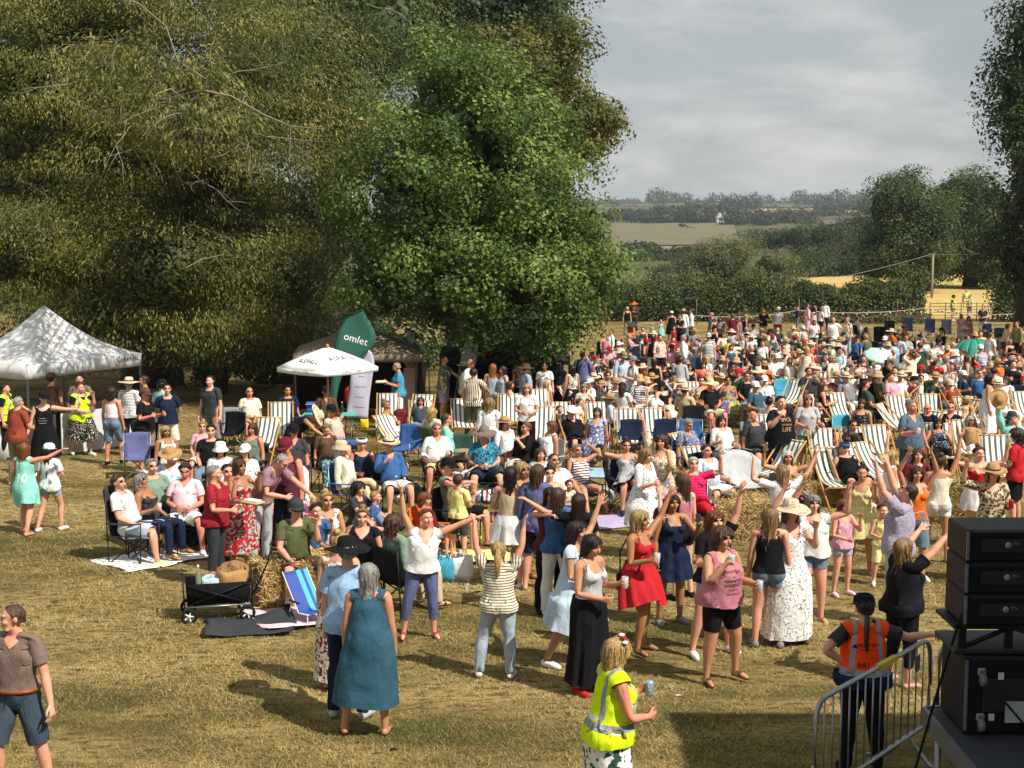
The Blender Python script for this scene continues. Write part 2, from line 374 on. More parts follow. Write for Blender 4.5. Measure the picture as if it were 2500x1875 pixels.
tree('shade_shrub', 'row of dark shrubs deep in shade behind the white gazebo', [E(60, 850, 160, 80, 60, 2.5), E(300, 850, 140, 75, 61, 2.5), E(480, 850, 120, 80, 60, 2.5), E(1000, 850, 140, 110, 58, 2.5), E(1180, 850, 120, 100, 59, 2.5)], M_DRK, BARK, leaf=.16, n_clump=80, cr=.9, n_leaf=14000, seed=26, cat='shrubs', limbs=6)
tree('feathery_pine_tree', 'soft green pine with pale bare branches behind the yew', [E(760, 150, 230, 220, 56, 5), E(860, 330, 170, 190, 54, 4), E(930, 90, 200, 170, 58, 5), E(800, 520, 140, 130, 55, 4), E(700, 20, 260, 110, 60, 5)], M_GRN, BARK, leaf=.17, aspect=3.2, n_clump=190, cr=1.1, n_leaf=52000, seed=14, droop=.5, fill=.14, twigs=60, trunk=(-7.5, 58, .7))
tree('oak_tree', 'bright green leafy oak spreading low beside the tents',
     [E(1120, 330, 210, 190, 41.5, 4.14), E(1010, 500, 170, 210, 40.5, 4.14), E(1240, 540, 220, 250, 41.5, 4.6), E(1110, 680, 200, 110, 40, 3.68), E(1290, 680, 170, 150, 40.5, 3.91), E(1370, 610, 90, 130, 40.5, 2.99), E(930, 660, 90, 130, 40, 2.99), E(1100, 210, 130, 110, 41.5, 3.45), E(1290, 790, 120, 75, 39.5, 2.76), E(1180, 800, 70, 55, 39, 1.84), E(1445, 600, 45, 50, 40.5, 1.38), E(1490, 640, 45, 28, 40.5, 1.15), E(1440, 700, 55, 45, 40.5, 1.495), E(1250, 350, 150, 140, 42.5, 3.45)],
     M_OAK, BARK, leaf=.120, aspect=1.5, n_clump=330, cr=.68, n_leaf=105000, seed=15, trunk=(-1.0, 44, .6), shell=.74, fill=.12, limbs=26)
tree('dark_beech_tree', 'tall dark crowned tree rising behind the oak', [E(1180, 40, 220, 150, 70, 5), E(1330, 60, 95, 170, 70, 4), E(1030, 30, 190, 120, 72, 5), E(900, -20, 200, 100, 70, 5)], M_DRK, BARK, leaf=.19, n_clump=150, cr=1.1, n_leaf=32000, seed=16, fill=.18)
tree('yellowing_lime_tree', 'yellow tinged tree with a branch jutting into the sky', [E(1310, 190, 100, 90, 64, 3.5), E(1380, 130, 45, 130, 64, 2.5), E(1400, 305, 95, 75, 63, 3), E(1480, 300, 55, 35, 63, 1.6), E(1340, 270, 90, 90, 64, 3), E(1230, 150, 90, 90, 65, 3), E(1420, 365, 40, 30, 63, 1.5)], M_YEL, BARK, leaf=.18, n_clump=150, cr=.75, n_leaf=26000, seed=17, trunk=(2.0, 66, .5), fill=.15)
tree('tall_shaded_tree', 'tall dark tree filling the sky edge opposite the oak', [E(2562, 120, 115, 210, 64, 3.5), E(2532, 330, 90, 150, 62, 3.2), E(2542, 520, 110, 190, 62, 3.5), E(2522, 640, 85, 90, 62, 3), E(2477, 250, 35, 90, 62, 1.6), E(2582, 330, 120, 400, 66, 4)], M_DRK, BARK, leaf=.19, n_clump=190, cr=.95, n_leaf=42000, seed=18, trunk=(24, 66, .6), fill=.16)
tree('field_chestnut_tree', 'round crowned chestnut nearest the telegraph pole', [E(2225, 520, 85, 100, 140, 5), E(2180, 590, 75, 90, 140, 5), E(2260, 600, 85, 90, 139, 5), E(2135, 625, 45, 75, 141, 4), E(2170, 510, 50, 60, 141, 4), E(2220, 660, 80, 35, 139, 4)], M_CHN, BARK, leaf=0.24, n_clump=110, cr=1.5, n_leaf=40375, seed=19, trunk=(41.0, 141, .65), fill=.45, group='chestnut trees in the stubble field')
tree('field_chestnut_tree', 'chestnut in the stubble field standing behind the round one', [E(2340, 500, 85, 85, 150, 5), E(2380, 590, 75, 90, 148, 5), E(2310, 600, 70, 80, 150, 5), E(2400, 660, 60, 40, 147, 4), E(2420, 520, 50, 90, 149, 4)], M_CHN, BARK, leaf=0.26, n_clump=110, cr=1.6, n_leaf=40375, seed=20, trunk=(48.3, 150, .7), fill=.45, group='chestnut trees in the stubble field')
tree('willow_tree', 'pale olive willow above the hedge, tallest of its clump', [E(1745, 655, 85, 55, 150, 5), E(1795, 622, 42, 46, 155, 4), E(1690, 680, 55, 36, 148, 4), E(1630, 702, 40, 24, 146, 3)], M_WIL, BARK, leaf=0.24, aspect=2.6, n_clump=90, cr=1.5, n_leaf=24700, seed=21, droop=.4, fill=.2)
tree('willow_tree', 'small grey green willow between taller trees over the hedge', [E(1880, 655, 48, 42, 158, 4), E(1905, 690, 65, 32, 156, 4)], M_WIL, BARK, leaf=0.24, aspect=2.6, n_clump=40, cr=1.4, n_leaf=11400, seed=22, droop=.4, fill=.2)
tree('woodland_edge_tree', 'dark round tree above the hedge near the stubble field', [E(2020, 655, 80, 50, 185, 6), E(2085, 645, 60, 60, 190, 6), E(1965, 672, 50, 38, 180, 5)], M_DRK, BARK, leaf=0.29, n_clump=70, cr=1.9, n_leaf=20900, seed=23, fill=.25)
tree('woodland_edge_tree', 'dark flat topped trees rising behind the willows', [E(1950, 580, 60, 30, 330, 8), E(2040, 570, 80, 32, 330, 8), E(2110, 560, 60, 40, 330, 8), E(1890, 590, 40, 25, 330, 7)], M_DRK, BARK, leaf=0.48, n_clump=60, cr=2.6, n_leaf=17100, seed=24, fill=.3)
tree('dark_field_tree', 'near black round tree at the foot of the willow', [E(1612, 685, 28, 32, 165, 3)], M_DRK, BARK, leaf=0.24, n_clump=20, cr=1.1, n_leaf=4940, seed=25, fill=.3)

# ---- hedges and the wood beyond
def hedge(name, label, pts, hgt, thick, n, leaf, mat, seed, rag=.5):
    """pts: [(x,y)...] centre line"""
    r = np.random.default_rng(seed); P = np.array(pts, float); seg = np.linalg.norm(np.diff(P, axis=0), axis=1); cum = np.concatenate([[0], np.cumsum(seg)]); s = r.random(n)*cum[-1]
    x = np.interp(s, cum, P[:, 0]); y = np.interp(s, cum, P[:, 1]); H = hgt*(1+rag*.22*np.sin(s*.55)+rag*.14*np.sin(s*1.7+1)+rag*.10*np.sin(s*4.1+2)); gz = ground_z(x, y)
    u = r.random(n)**.75; side = r.normal(size=n)*.5*thick*np.sqrt(np.clip(1.05-u**3, 0, 1)); front = r.random(n) < .62; side = np.where(front, -np.abs(side)*.35-thick*.36*np.sqrt(np.clip(1-u**4, 0, 1)), side)
    spike = (r.random(n) < .10); z = gz+u*H+np.where(spike, r.random(n)*.7*rag, 0)
    C = np.stack([x+r.normal(size=n)*.1, y+side, z], 1); Nn = np.stack([r.normal(size=n)*.6, -.6+r.normal(size=n)*.6, .5+r.normal(size=n)*.5], 1); Nn /= np.linalg.norm(Nn, axis=1, keepdims=True)
    V = leaves(C, Nn, leaf*(.6+.8*r.random(n)), 1.5, r); o = empty(name, (P[0, 0], P[0, 1], float(ground_z(P[0, 0], P[0, 1])))); off = np.array(o.location)
    cl = .5+.5*np.sin(s*2.3+u*5)*np.sin(s*.9+1.3)
    c = obj_np('foliage', V-off, np.arange(len(V)).reshape(-1, 4), mat, o, False); fattr(c.data, 'tint', np.clip(.15+.5*r.random(n)+.3*(cl-.5)+.15*(u-.5), 0, 1), 'FACE'); c['kind'] = 'stuff'
    mb = MB()
    for q in range(int(cum[-1]/.8)):
        ss = q*.8+r.random()*.4; px_, py_ = np.interp(ss, cum, P[:, 0])-off[0], np.interp(ss, cum, P[:, 1])-off[1]; z0 = float(ground_z(px_+off[0], py_+off[1]))-off[2]
        mb.tube([(px_, py_, z0-.1), (px_+r.normal()*.2, py_+r.normal()*.15, z0+hgt*.45), (px_+r.normal()*.4, py_+r.normal()*.2, z0+hgt*.9)], [.06, .04, .015], 5, False)
    st = mb.build('stems', BARK, o); st['kind'] = 'stuff'
    tag(o, label, 'hedge'); return o
M_HDG = leaf_mat('hedge_leaves', (.014, .028, .008), (.062, .088, .022), (.165, .175, .048), .2)
hedge('hedge', 'long ragged green hedge closing the far end of the lawn', [(2.0, 99.5), (10, 99), (20, 98.5), (28.2, 98)], 2.75, 2.2, 52000, .17, M_HDG, 31)
hedge('hedge', 'short bushy hedge end beside the field gate post', [(33.3, 99), (36, 98), (39, 97)], 2.6, 2.4, 12000, .17, M_HDG, 32)
hedge('hedge', 'shaded hedge running behind the oak and black tent', [(-22, 101), (-10, 100.5), (2, 100)], 3.0, 2.0, 9000, .3, M_DRK, 33)
hedge('tall_grass_hedge', 'low rough growth in front of the hedge by the gate', [(14, 95.5), (22, 95.2), (28, 95)], .55, .8, 3500, .16, leaf_mat('rough_grass', (.06, .055, .02), (.15, .125, .045), (.26, .20, .08), .2), 34, .9)
def wood(name, label, blobs, mat, seed, leaf):
    """far wood that reads as one mass: blobs = (px, py, rpx, rpy, D)"""
    r = np.random.default_rng(seed); VV = []; TT = []
    for (px, py, rx_, rz_, D) in blobs:
        n = max(30, int(rx_*rz_*.55)); c = np.array(at(px, py, D)); rad = np.array([rx_, rx_, rz_])*D/FPX
        d = r.normal(size=(n, 3)); d /= np.linalg.norm(d, axis=1, keepdims=True); P = c+d*rad*(.55+.5*r.random(n))[:, None]; Nn = d*.8+r.normal(size=(n, 3))*.4+np.array([0, 0, .3]); Nn /= np.linalg.norm(Nn, axis=1, keepdims=True)
        sz = leaf*D/FPX*(.7+.8*r.random(n)); VV.append(leaves(P, Nn, sz, 1.3, r)); TT.append(np.clip(.25+.35*r.random()+.3*(r.random(n)-.5), 0, 1))
    V = np.vstack(VV); o = obj_np(name, V, np.arange(len(V)).reshape(-1, 4), mat, None, False); fattr(o.data, 'tint', np.concatenate(TT), 'FACE'); tag(o, label, 'woodland', kind='stuff'); return o
rr = np.random.default_rng(40)
def belt(x0, x1, yb, h, D, step, jit=.35):
    out = []; x = x0
    while x < x1:
        s = h*(.7+.6*rr.random()); yy = yb if not callable(yb) else yb(x); out.append((x, yy-s*.6, s*.75, s*.75, D*(.97+.06*rr.random()))); x += step*(.7+.6*rr.random())
    return out
M_FAR = leaf_mat('far_wood_leaves', (.018, .030, .016), (.036, .052, .026), (.060, .075, .036), .1)
wood('valley_wood', 'dark belt of trees below the pale fields', belt(1490, 1780, 662, 34, 420, 13)+belt(1540, 1780, 640, 30, 440, 12), M_DRK, 41, 9)
wood('village_wood', 'tree belts among the houses across the valley', belt(1490, 1590, 538, 18, 1150, 10)+belt(1560, 1790, 552, 30, 1100, 12)+belt(1600, 1800, 530, 22, 1300, 12)+belt(1780, 2000, 562, 34, 1000, 14)+belt(1850, 2130, 545, 26, 1200, 13)+belt(2000, 2160, 520, 24, 1500, 12)+belt(1760, 1860, 510, 18, 1500, 10)+belt(1690, 1700, 545, 26, 1050, 10), M_FAR, 42, 6)
wood('skyline_wood', 'line of trees along the far skyline', belt(1440, 2160, 503, 13, 2400, 9)+belt(1600, 1680, 500, 26, 2300, 22)+belt(1740, 1890, 498, 18, 2300, 16)+belt(1950, 2130, 498, 24, 2200, 15)+[(1585, 485, 6, 14, 2250), (1682, 488, 5, 16, 2250), (1502, 497, 8, 9, 2250), (1517, 495, 9, 11, 2250)]+belt(1460, 2100, 515, 10, 1900, 9), M_FAR, 43, 5)
wood('field_hedgerows', 'thin hedgerows dividing the fields across the valley', belt(1470, 1570, 596, 4, 760, 4)+belt(1600, 1790, 595, 4, 760, 4)+belt(1660, 1800, lambda x: 552+(x-1660)*.22, 4, 950, 4)+belt(1800, 1910, 575, 9, 850, 7)+[(1800, 578, 14, 14, 800), (1830, 582, 12, 12, 800), (1850, 590, 14, 14, 780)], M_FAR, 44, 4)
wood('meadow_shrubs', 'scattered dark shrubs in the green meadow beyond the hedge', [(1520, 697, 8, 5, 260), (1545, 703, 8, 6, 250), (1566, 705, 5, 5, 250)], M_DRK, 45, 6)

# ---- fields as sheets on the terrain
def field(name, quad, col, lift, n=24, label=None, var=.15, scale=.05):
    (a, b, c, d) = [hit(*q) for q in quad]; V = []
    for i in range(n+1):
        for j in range(n+1):
            u, w_ = i/n, j/n; p = (a*(1-u)+b*u)*(1-w_)+(d*(1-u)+c*u)*w_; V.append((p.x, p.y, float(ground_z(p.x, p.y))+lift))
    F = [(i*(n+1)+j, (i+1)*(n+1)+j, (i+1)*(n+1)+j+1, i*(n+1)+j+1) for i in range(n) for j in range(n)]
    o = obj_np(name, V, F, plain(name+'_surface_%d' % len(_M), col, .95, var=var, scale=scale, coord='Object')); o['kind'] = 'structure'
    if label: o['label'] = label
    return o
field('pasture_field', [(1440, 602), (1810, 600), (1790, 546), (1440, 543)], (.150, .128, .068), .5, label='large pale pasture rising across the valley')
field('stubble_field', [(1440, 632), (1800, 628), (1800, 606), (1440, 604)], (.215, .165, .088), .7, label='brown field strip above the valley wood')
field('meadow', [(1440, 712), (1640, 712), (1640, 668), (1440, 668)], (.080, .092, .030), .25, label='green meadow beyond the hedge')
field('wheat_field', [(1830, 524), (2100, 524), (2090, 510), (1830, 511)], (.36, .26, .125), 1.5, label='tan wheat field below the skyline')
field('wheat_field', [(1480, 536), (1570, 536), (1565, 526), (1480, 526)], (.33, .24, .115), 1.4, label='small tan field near the oak')
def quadw(name, pts, col, lift, n, label, **k):
    V = []; a, b, c, d = [Vector((*p, 0)) for p in pts]
    for i in range(n+1):
        for j in range(n+1):
            u, w_ = i/n, j/n; p = (a*(1-u)+b*u)*(1-w_)+(d*(1-u)+c*u)*w_; V.append((p.x, p.y, float(ground_z(p.x, p.y))+lift))
    F = [(i*(n+1)+j, (i+1)*(n+1)+j, (i+1)*(n+1)+j+1, i*(n+1)+j+1) for i in range(n) for j in range(n)]
    o = obj_np(name, V, F, plain(name+'_gold', col, .95, **k)); o['kind'] = 'structure'; o['label'] = label; return o
quadw('golden_stubble', [(25, 101), (75, 101), (110, 215), (31, 185)], (.52, .37, .125), .06, 30, 'golden stubble field behind the metal gate', var=.22, scale=.9)
# ================================================================== people
SHO = np.array([.172, .008, 1.392]); ARMA = R(20)
ADIR = np.array([math.cos(ARMA), 0, -math.sin(ARMA)]); AL, FL = .285, .255      # upper arm, forearm
def _ell(bm, c, r, n=14):
    m = Matrix.Translation(c) @ Matrix.Diagonal((*r, 1)); bmesh.ops.create_uvsphere(bm, u_segments=n, v_segments=n*2//3, radius=1, matrix=m)
def _cap(bm, pts):
    """chain of overlapping cones and balls: pts = [((x,y,z), r), ...]"""
    for (a, ra), (b, rb) in zip(pts, pts[1:]):
        a, b = Vector(a), Vector(b); d = b-a; q = d.to_track_quat('Z', 'Y').to_matrix().to_4x4()
        bmesh.ops.create_cone(bm, cap_ends=True, segments=14, radius1=ra, radius2=rb, depth=d.length, matrix=Matrix.Translation((a+b)/2) @ q)
    for p, r in pts: _ell(bm, p, (r, r, r), 12)
def _body_template():
    bm = bmesh.new()
    prof = [(.83, .09, .07), (.86, .135, .095), (.90, .158, .110), (.95, .163, .114), (1.01, .152, .108), (1.08, .138, .100), (1.15, .137, .101), (1.22, .145, .107), (1.29, .152, .110), (1.35, .150, .100), (1.40, .125, .080), (1.43, .08, .06)]
    ring = [[bm.verts.new((rx_*math.cos(2*math.pi*k/24), .006+ry_*math.sin(2*math.pi*k/24), z)) for k in range(24)] for z, rx_, ry_ in prof]
    for a, b in zip(ring, ring[1:]):
        for k in range(24): bm.faces.new((a[k], a[(k+1) % 24], b[(k+1) % 24], b[k]))
    bm.faces.new(ring[0][::-1]); bm.faces.new(ring[-1])
    _cap(bm, [((-.15, .012, 1.392), .056), ((0, .018, 1.405), .075), ((.15, .012, 1.392), .056)])
    _cap(bm, [((0, .025, 1.36), .082), ((0, .015, 1.47), .056), ((0, -.003, 1.545), .052)])
    _ell(bm, (0, .014, 1.613), (.075, .094, .092)); _ell(bm, (0, -.028, 1.56), (.056, .062, .068)); _ell(bm, (0, -.06, 1.513), (.03, .026, .022))
    _ell(bm, (0, -.066, 1.633), (.052, .022, .012)); _cap(bm, [((0, -.084, 1.612), .008), ((0, -.106, 1.576), .014)])
    _ell(bm, (0, -.084, 1.545), (.024, .012, .010))
    for s in (-1, 1):
        _ell(bm, (s*.077, .018, 1.592), (.010, .020, .031)); _ell(bm, (s*.04, -.062, 1.578), (.025, .024, .022))
        _ell(bm, (s*.078, .058, .905), (.092, .078, .095))
        _ell(bm, (s*.075, -.062, 1.28), (.075, .05, .06))
        _cap(bm, [((s*.088, .004, .90), .089), ((s*.10, 0, .70), .074), ((s*.108, 0, .50), .054), ((s*.112, .012, .37), .056), ((s*.116, .018, .20), .041), ((s*.118, .018, .08), .035)])
        _cap(bm, [((s*.118, .045, .038), .034), ((s*.124, -.06, .036), .034), ((s*.128, -.115, .026), .030), ((s*.13, -.15, .021), .020)])
        A = lambda t, y=0., z=0.: (s*(SHO[0]+ADIR[0]*t+math.sin(ARMA)*z), SHO[1]+y, SHO[2]+ADIR[2]*t+math.cos(ARMA)*z)
        _cap(bm, [(A(0), .056), (A(.13), .047), (A(AL), .037), (A(AL+.07), .040), (A(AL+FL), .026)])
        w0 = AL+FL
        _cap(bm, [(A(w0+.01, -.006), .021), (A(w0+.085, -.028, 0), .0135)]); _cap(bm, [(A(w0+.01, 0), .021), (A(w0+.09, 0), .0135)]); _cap(bm, [(A(w0+.01, .008), .021), (A(w0+.085, .03), .0125)])
        for yy, L, sp in ((-.031, .068, -.018), (-.010, .080, -.005), (.012, .074, .008), (.032, .056, .022)):
            _cap(bm, [(A(w0+.08, yy), .0095), (A(w0+.08+L*.5, yy+sp*.5, -.006), .0088), (A(w0+.08+L, yy+sp, -.022), .0072)])
        _cap(bm, [(A(w0+.022, -.024, -.004), .015), (A(w0+.055, -.058, -.012), .0105), (A(w0+.085, -.068, -.018), .0085)])
    me = bpy.data.meshes.new('template'); bm.to_mesh(me); bm.free()
    o = bpy.data.objects.new('template', me); COL.objects.link(o)
    r = o.modifiers.new('r', 'REMESH'); r.mode = 'VOXEL'; r.voxel_size = .0058; r.adaptivity = 0
    s = o.modifiers.new('s', 'SMOOTH'); s.factor = .5; s.iterations = 5
    out = []
    dg = bpy.context.evaluated_depsgraph_get(); m0 = bpy.data.meshes.new_from_object(o.evaluated_get(dg)); o.modifiers.clear(); o.data = m0
    n0 = len(m0.polygons)*2; d = o.modifiers.new('d', 'DECIMATE'); d.use_collapse_triangulate = True
    for want in LOD_TRIS:
        d.ratio = want/float(n0)
        dg = bpy.context.evaluated_depsgraph_get(); ev = o.evaluated_get(dg); m = ev.to_mesh(); m.calc_loop_triangles()
        V = np.empty(len(m.vertices)*3, np.float32); m.vertices.foreach_get('co', V)
        F = np.empty(len(m.loop_triangles)*3, np.int32); m.loop_triangles.foreach_get('vertices', F)
        out.append((V.reshape(-1, 3).astype(np.float64), F.reshape(-1, 3))); ev.to_mesh_clear()
    bpy.data.objects.remove(o); bpy.data.meshes.remove(me)
    return out
LOD_TRIS = (7200, 3000, 1150)
TEMPL = _body_template()
def vnorm(V, F):
    N = np.zeros_like(V); a = V[F[:, 0]]; n = np.cross(V[F[:, 1]]-a, V[F[:, 2]]-a)
    for k in range(3): np.add.at(N, F[:, k], n)
    return N/np.maximum(np.linalg.norm(N, axis=1, keepdims=True), 1e-9)
def sst(a, b, x):
    t = np.clip((x-a)/(b-a), 0, 1); return t*t*(3-2*t)
BN = ['pelvis', 'spine', 'chest', 'neck', 'head'] + [b+s for s in 'pm' for b in ('ua_', 'fa_', 'ha_', 'fi_', 'th_', 'sh_', 'fo_')]
BI = {b: i for i, b in enumerate(BN)}
def arm_s(P, s):
    d = P-SHO*np.array([s, 1, 1]); return d @ (ADIR*np.array([s, 1, 1])), d
def weights(P, skirt=False):
    W = np.zeros((len(P), len(BN))); x, y, z = P[:, 0], P[:, 1], P[:, 2]
    arm = np.zeros(len(P))
    for s, k in ((1, 'p'), (-1, 'm')):
        t, d = arm_s(P, s); ad = ADIR*np.array([s, 1, 1]); rad = np.linalg.norm(d-np.outer(t, ad), axis=1)
        w = sst(-.055, .07, t)*np.where(t > .16, 1, 1-sst(.085, .135, rad))*(x*s > .05)*(z > .98)
        if skirt: w = w*0
        arm += w
        e, h, f = sst(AL-.05, AL+.05, t), sst(AL+FL-.03, AL+FL+.025, t), sst(AL+FL+.07, AL+FL+.095, t)
        th = (t > AL+FL+.01) & (d[:, 1] < -.040) & (np.abs(t-AL-FL-.05) < .06)      # thumb stays with the palm
        f = np.where(th, 0, f)
        W[:, BI['ua_'+k]] = w*(1-e); W[:, BI['fa_'+k]] = w*e*(1-h); W[:, BI['ha_'+k]] = w*e*h*(1-f); W[:, BI['fi_'+k]] = w*e*h*f
    rest = np.clip(1-arm, 0, 1)
    leg = 1-sst(.84, .99, z+.25*np.maximum(y, 0))
    sp, ch, ne, he = sst(.98, 1.10, z), sst(1.14, 1.28, z), sst(1.42, 1.475, z), sst(1.505, 1.545, z)
    W[:, 0] = rest*(1-sp)*(1-leg); W[:, 1] = rest*sp*(1-ch)*(1-leg); W[:, 2] = rest*ch*(1-ne); W[:, 3] = rest*ne*(1-he); W[:, 4] = rest*ne*he
    sd = .06 if skirt else .018
    lp = sst(-sd, sd, x); kn, an = 1-sst(.44, .55, z), 1-sst(.055, .115, z)
    if skirt: an = an*0
    for s, k in ((lp, 'p'), (1-lp, 'm')):
        W[:, BI['th_'+k]] = rest*leg*s*(1-kn); W[:, BI['sh_'+k]] = rest*leg*s*kn*(1-an); W[:, BI['fo_'+k]] = rest*leg*s*kn*an
    return W/np.maximum(W.sum(1, keepdims=True), 1e-9)
# --- clip a triangle mesh where field g > 0
def clip_tri(V, F, g):
    keep = g <= 0; c = keep[F].sum(1); V = list(map(tuple, V)); out = [tuple(f) for f in F[c == 3]]; cache = {}
    def cut(a, b):
        k = (a, b) if a < b else (b, a)
        if k not in cache:
            t = g[k[0]]/(g[k[0]]-g[k[1]]); p, q = V[k[0]], V[k[1]]
            cache[k] = len(V); V.append(tuple(p[i]+t*(q[i]-p[i]) for i in range(3)))
        return cache[k]
    for f in F[(c > 0) & (c < 3)]:
        poly = []
        for i in range(3):
            a, b = int(f[i]), int(f[(i+1) % 3])
            if keep[a]: poly.append(a)
            if keep[a] != keep[b]: poly.append(cut(a, b))
        for i in range(1, len(poly)-1): out.append((poly[0], poly[i], poly[i+1]))
    V = np.array(V); F = np.array(out, dtype=np.int64); u, inv = np.unique(F, return_inverse=True)
    return V[u], inv.reshape(-1, 3)
# --- garments: field (keep <= 0) and thickness
def g_top(P, sleeve, hem, neck_w=.075, neck_z=1.425, v=0.0):
    g = np.full(len(P), -1.0)
    for s in (1, -1):
        t, d = arm_s(P, s); rad = np.linalg.norm(d-np.outer(t, ADIR*np.array([s, 1, 1])), axis=1); g = np.maximum(g, np.where((P[:, 0]*s > .05) & ((rad < .085) | (P[:, 0]*s > .235)) & (P[:, 2] > .97), t-sleeve, -1))
    g = np.maximum(g, hem-P[:, 2])
    x, y, z = np.abs(P[:, 0]), P[:, 1], P[:, 2]
    nz = neck_z-np.where(y < 0, .035+v*np.clip(1-x/neck_w, 0, 1), 0)
    g = np.maximum(g, np.minimum(z-nz, (neck_w-x)*1.0))
    return np.maximum(g, z-1.468)
def g_strap(P, hem, top=1.345):
    g = g_top(P, -.035, hem, .085, top, .0); x = np.abs(P[:, 0])
    side = np.minimum(P[:, 2]-(top-.015), x-.115)
    return np.maximum(g, side)
def g_bot(P, lo, hi=1.03): return np.maximum(P[:, 2]-hi, lo-P[:, 2])
GAR = {
 'tee':      (lambda P: g_top(P, .175, .875), 'top'),
 'polo':     (lambda P: g_top(P, .185, .865, .062, 1.445, .10), 'top'),
 'tucked':   (lambda P: g_top(P, .185, .985, .062, 1.445, .06), 'top'),
 'shirt':    (lambda P: g_top(P, .50, .85, .062, 1.445, .09), 'top'),
 'blouse':   (lambda P: g_top(P, .36, .88, .095, 1.42, .05), 'top'),
 'vtop':     (lambda P: g_top(P, .06, .90, .10, 1.42, .11), 'top'),
 'tank':     (lambda P: g_top(P, -.018, .88, .095, 1.40, .03), 'top'),
 'crop':     (lambda P: g_strap(P, 1.06), 'fit'),
 'cami':     (lambda P: g_strap(P, .93), 'fit'),
 'tube':     (lambda P: np.maximum(g_strap(P, .95, 1.32), P[:, 2]-1.335), 'fit'),
 'vest':     (lambda P: g_top(P, .012, .885, .075, 1.435, .10), 'vest'),
 'shorts':   (lambda P: g_bot(P, .52), 'loose'),
 'hotpants': (lambda P: g_bot(P, .745, 1.06), 'fit'),
 'cycling':  (lambda P: g_bot(P, .60), 'fit'),
 'capri':    (lambda P: g_bot(P, .25), 'fit'),
 'trousers': (lambda P: g_bot(P, .075), 'leg'),
 'leggings': (lambda P: g_bot(P, .10), 'fit'),
 'shoe':     (lambda P: P[:, 2]-.075, 'shoe'),
 'boot':     (lambda P: P[:, 2]-.16, 'shoe'),
 'sandal':   (lambda P: np.maximum(P[:, 2]-.016, -1), 'sole'),
 'sock':     (lambda P: np.maximum(P[:, 2]-.15, .07-P[:, 2]), 'sock'),
}
_GC = {}
def garment(kind, lod):
    if (kind, lod) in _GC: return _GC[(kind, lod)]
    V, F = TEMPL[lod]; N = vnorm(V, F); fn, cls = GAR[kind]
    arms = np.zeros(len(V))
    if cls in ('loose', 'fit', 'leg') and kind not in ('crop', 'cami', 'tube'): pass
    g = fn(V)
    off = np.full(len(V), .010); z = V[:, 2]
    if cls == 'top': off = .012+.010*(1-sst(.86, 1.06, z))*(z < 1.2)
    if cls == 'vest': off = .028+.032*(1-sst(.92, 1.18, z))
    if cls == 'fit': off = np.full(len(V), .0115 if kind in ('crop', 'cami', 'tube') else .0065)
    if cls == 'loose': off = .010+.022*(1-sst(.52, .85, z))
    if cls == 'leg': off = .009+.016*(1-sst(.08, .55, z))
    if cls == 'shoe': off = np.where(z < .075, .010, .006)
    if cls == 'sole': off = np.full(len(V), .006)
    if cls == 'sock': off = np.full(len(V), .004)
    D = N*off[:, None]
    if cls == 'top':                         # sleeves hang looser
        for s in (1, -1):
            t, d = arm_s(V, s); D += N*(np.where((V[:, 0]*s > .12) & (t > .02), .010*np.clip(t/.17, 0, 1.2), 0))[:, None]
    VO = V+D
    VG, FG = clip_tri(np.hstack([VO, V])[:, :3], F, g)
    r = (VG, FG, weights(VG)); _GC[(kind, lod)] = r
    return r
def skirt_mesh(lo, hi, flare, n=28, m=10, ripple=.024, seed=0, tight=False):
    key = ('skirt', lo, hi, flare, n, m, seed % 5)
    if key not in _GC: _GC[key] = _skirt(lo, hi, flare, n, m, ripple, seed % 5)
    return _GC[key]
def _skirt(lo, hi, flare, n, m, ripple, seed):
    """skirt or dress bottom from z=hi down to z=lo, in the rest pose"""
    rs = np.random.default_rng(seed); V = []; ph = rs.uniform(0, 6.28, 4)
    for i in range(m+1):
        t = i/m; z = hi+(lo-hi)*t
        bx = np.interp(z, [0, .5, .75, .90, 1.0, 1.10, 1.3], [.185, .19, .20, .198, .176, .162, .17]); by = np.interp(z, [0, .6, .80, .90, 1.0, 1.1, 1.3], [.12, .14, .158, .168, .150, .138, .14])
        k = t**1.15*flare
        for j in range(n):
            a = 2*math.pi*j/n; rp = ripple*t*(math.sin(a*8+ph[0]+t)+.7*math.sin(a*13+ph[1]-t)+.5*math.sin(a*5+ph[2]))
            V.append(((bx+k+rp)*math.cos(a), (by+k+rp)*math.sin(a)+.012, z+.006*math.sin(a*5+ph[3])*t))
    F = []
    for i in range(m):
        for j in range(n):
            a, b, c, d = i*n+j, i*n+(j+1) % n, (i+1)*n+(j+1) % n, (i+1)*n+j; F += [(a, d, c), (a, c, b)]
    V = np.array(V); return V, np.array(F), weights(V, skirt=True)
HC = np.array([0, .012, 1.612])
def hair_mesh(style, lod, seed=0):
    key = ('hair', style, lod, seed % 4); seed = seed % 4
    if key not in _GC: _GC[key] = _hair(style, lod, seed)
    return _GC[key]
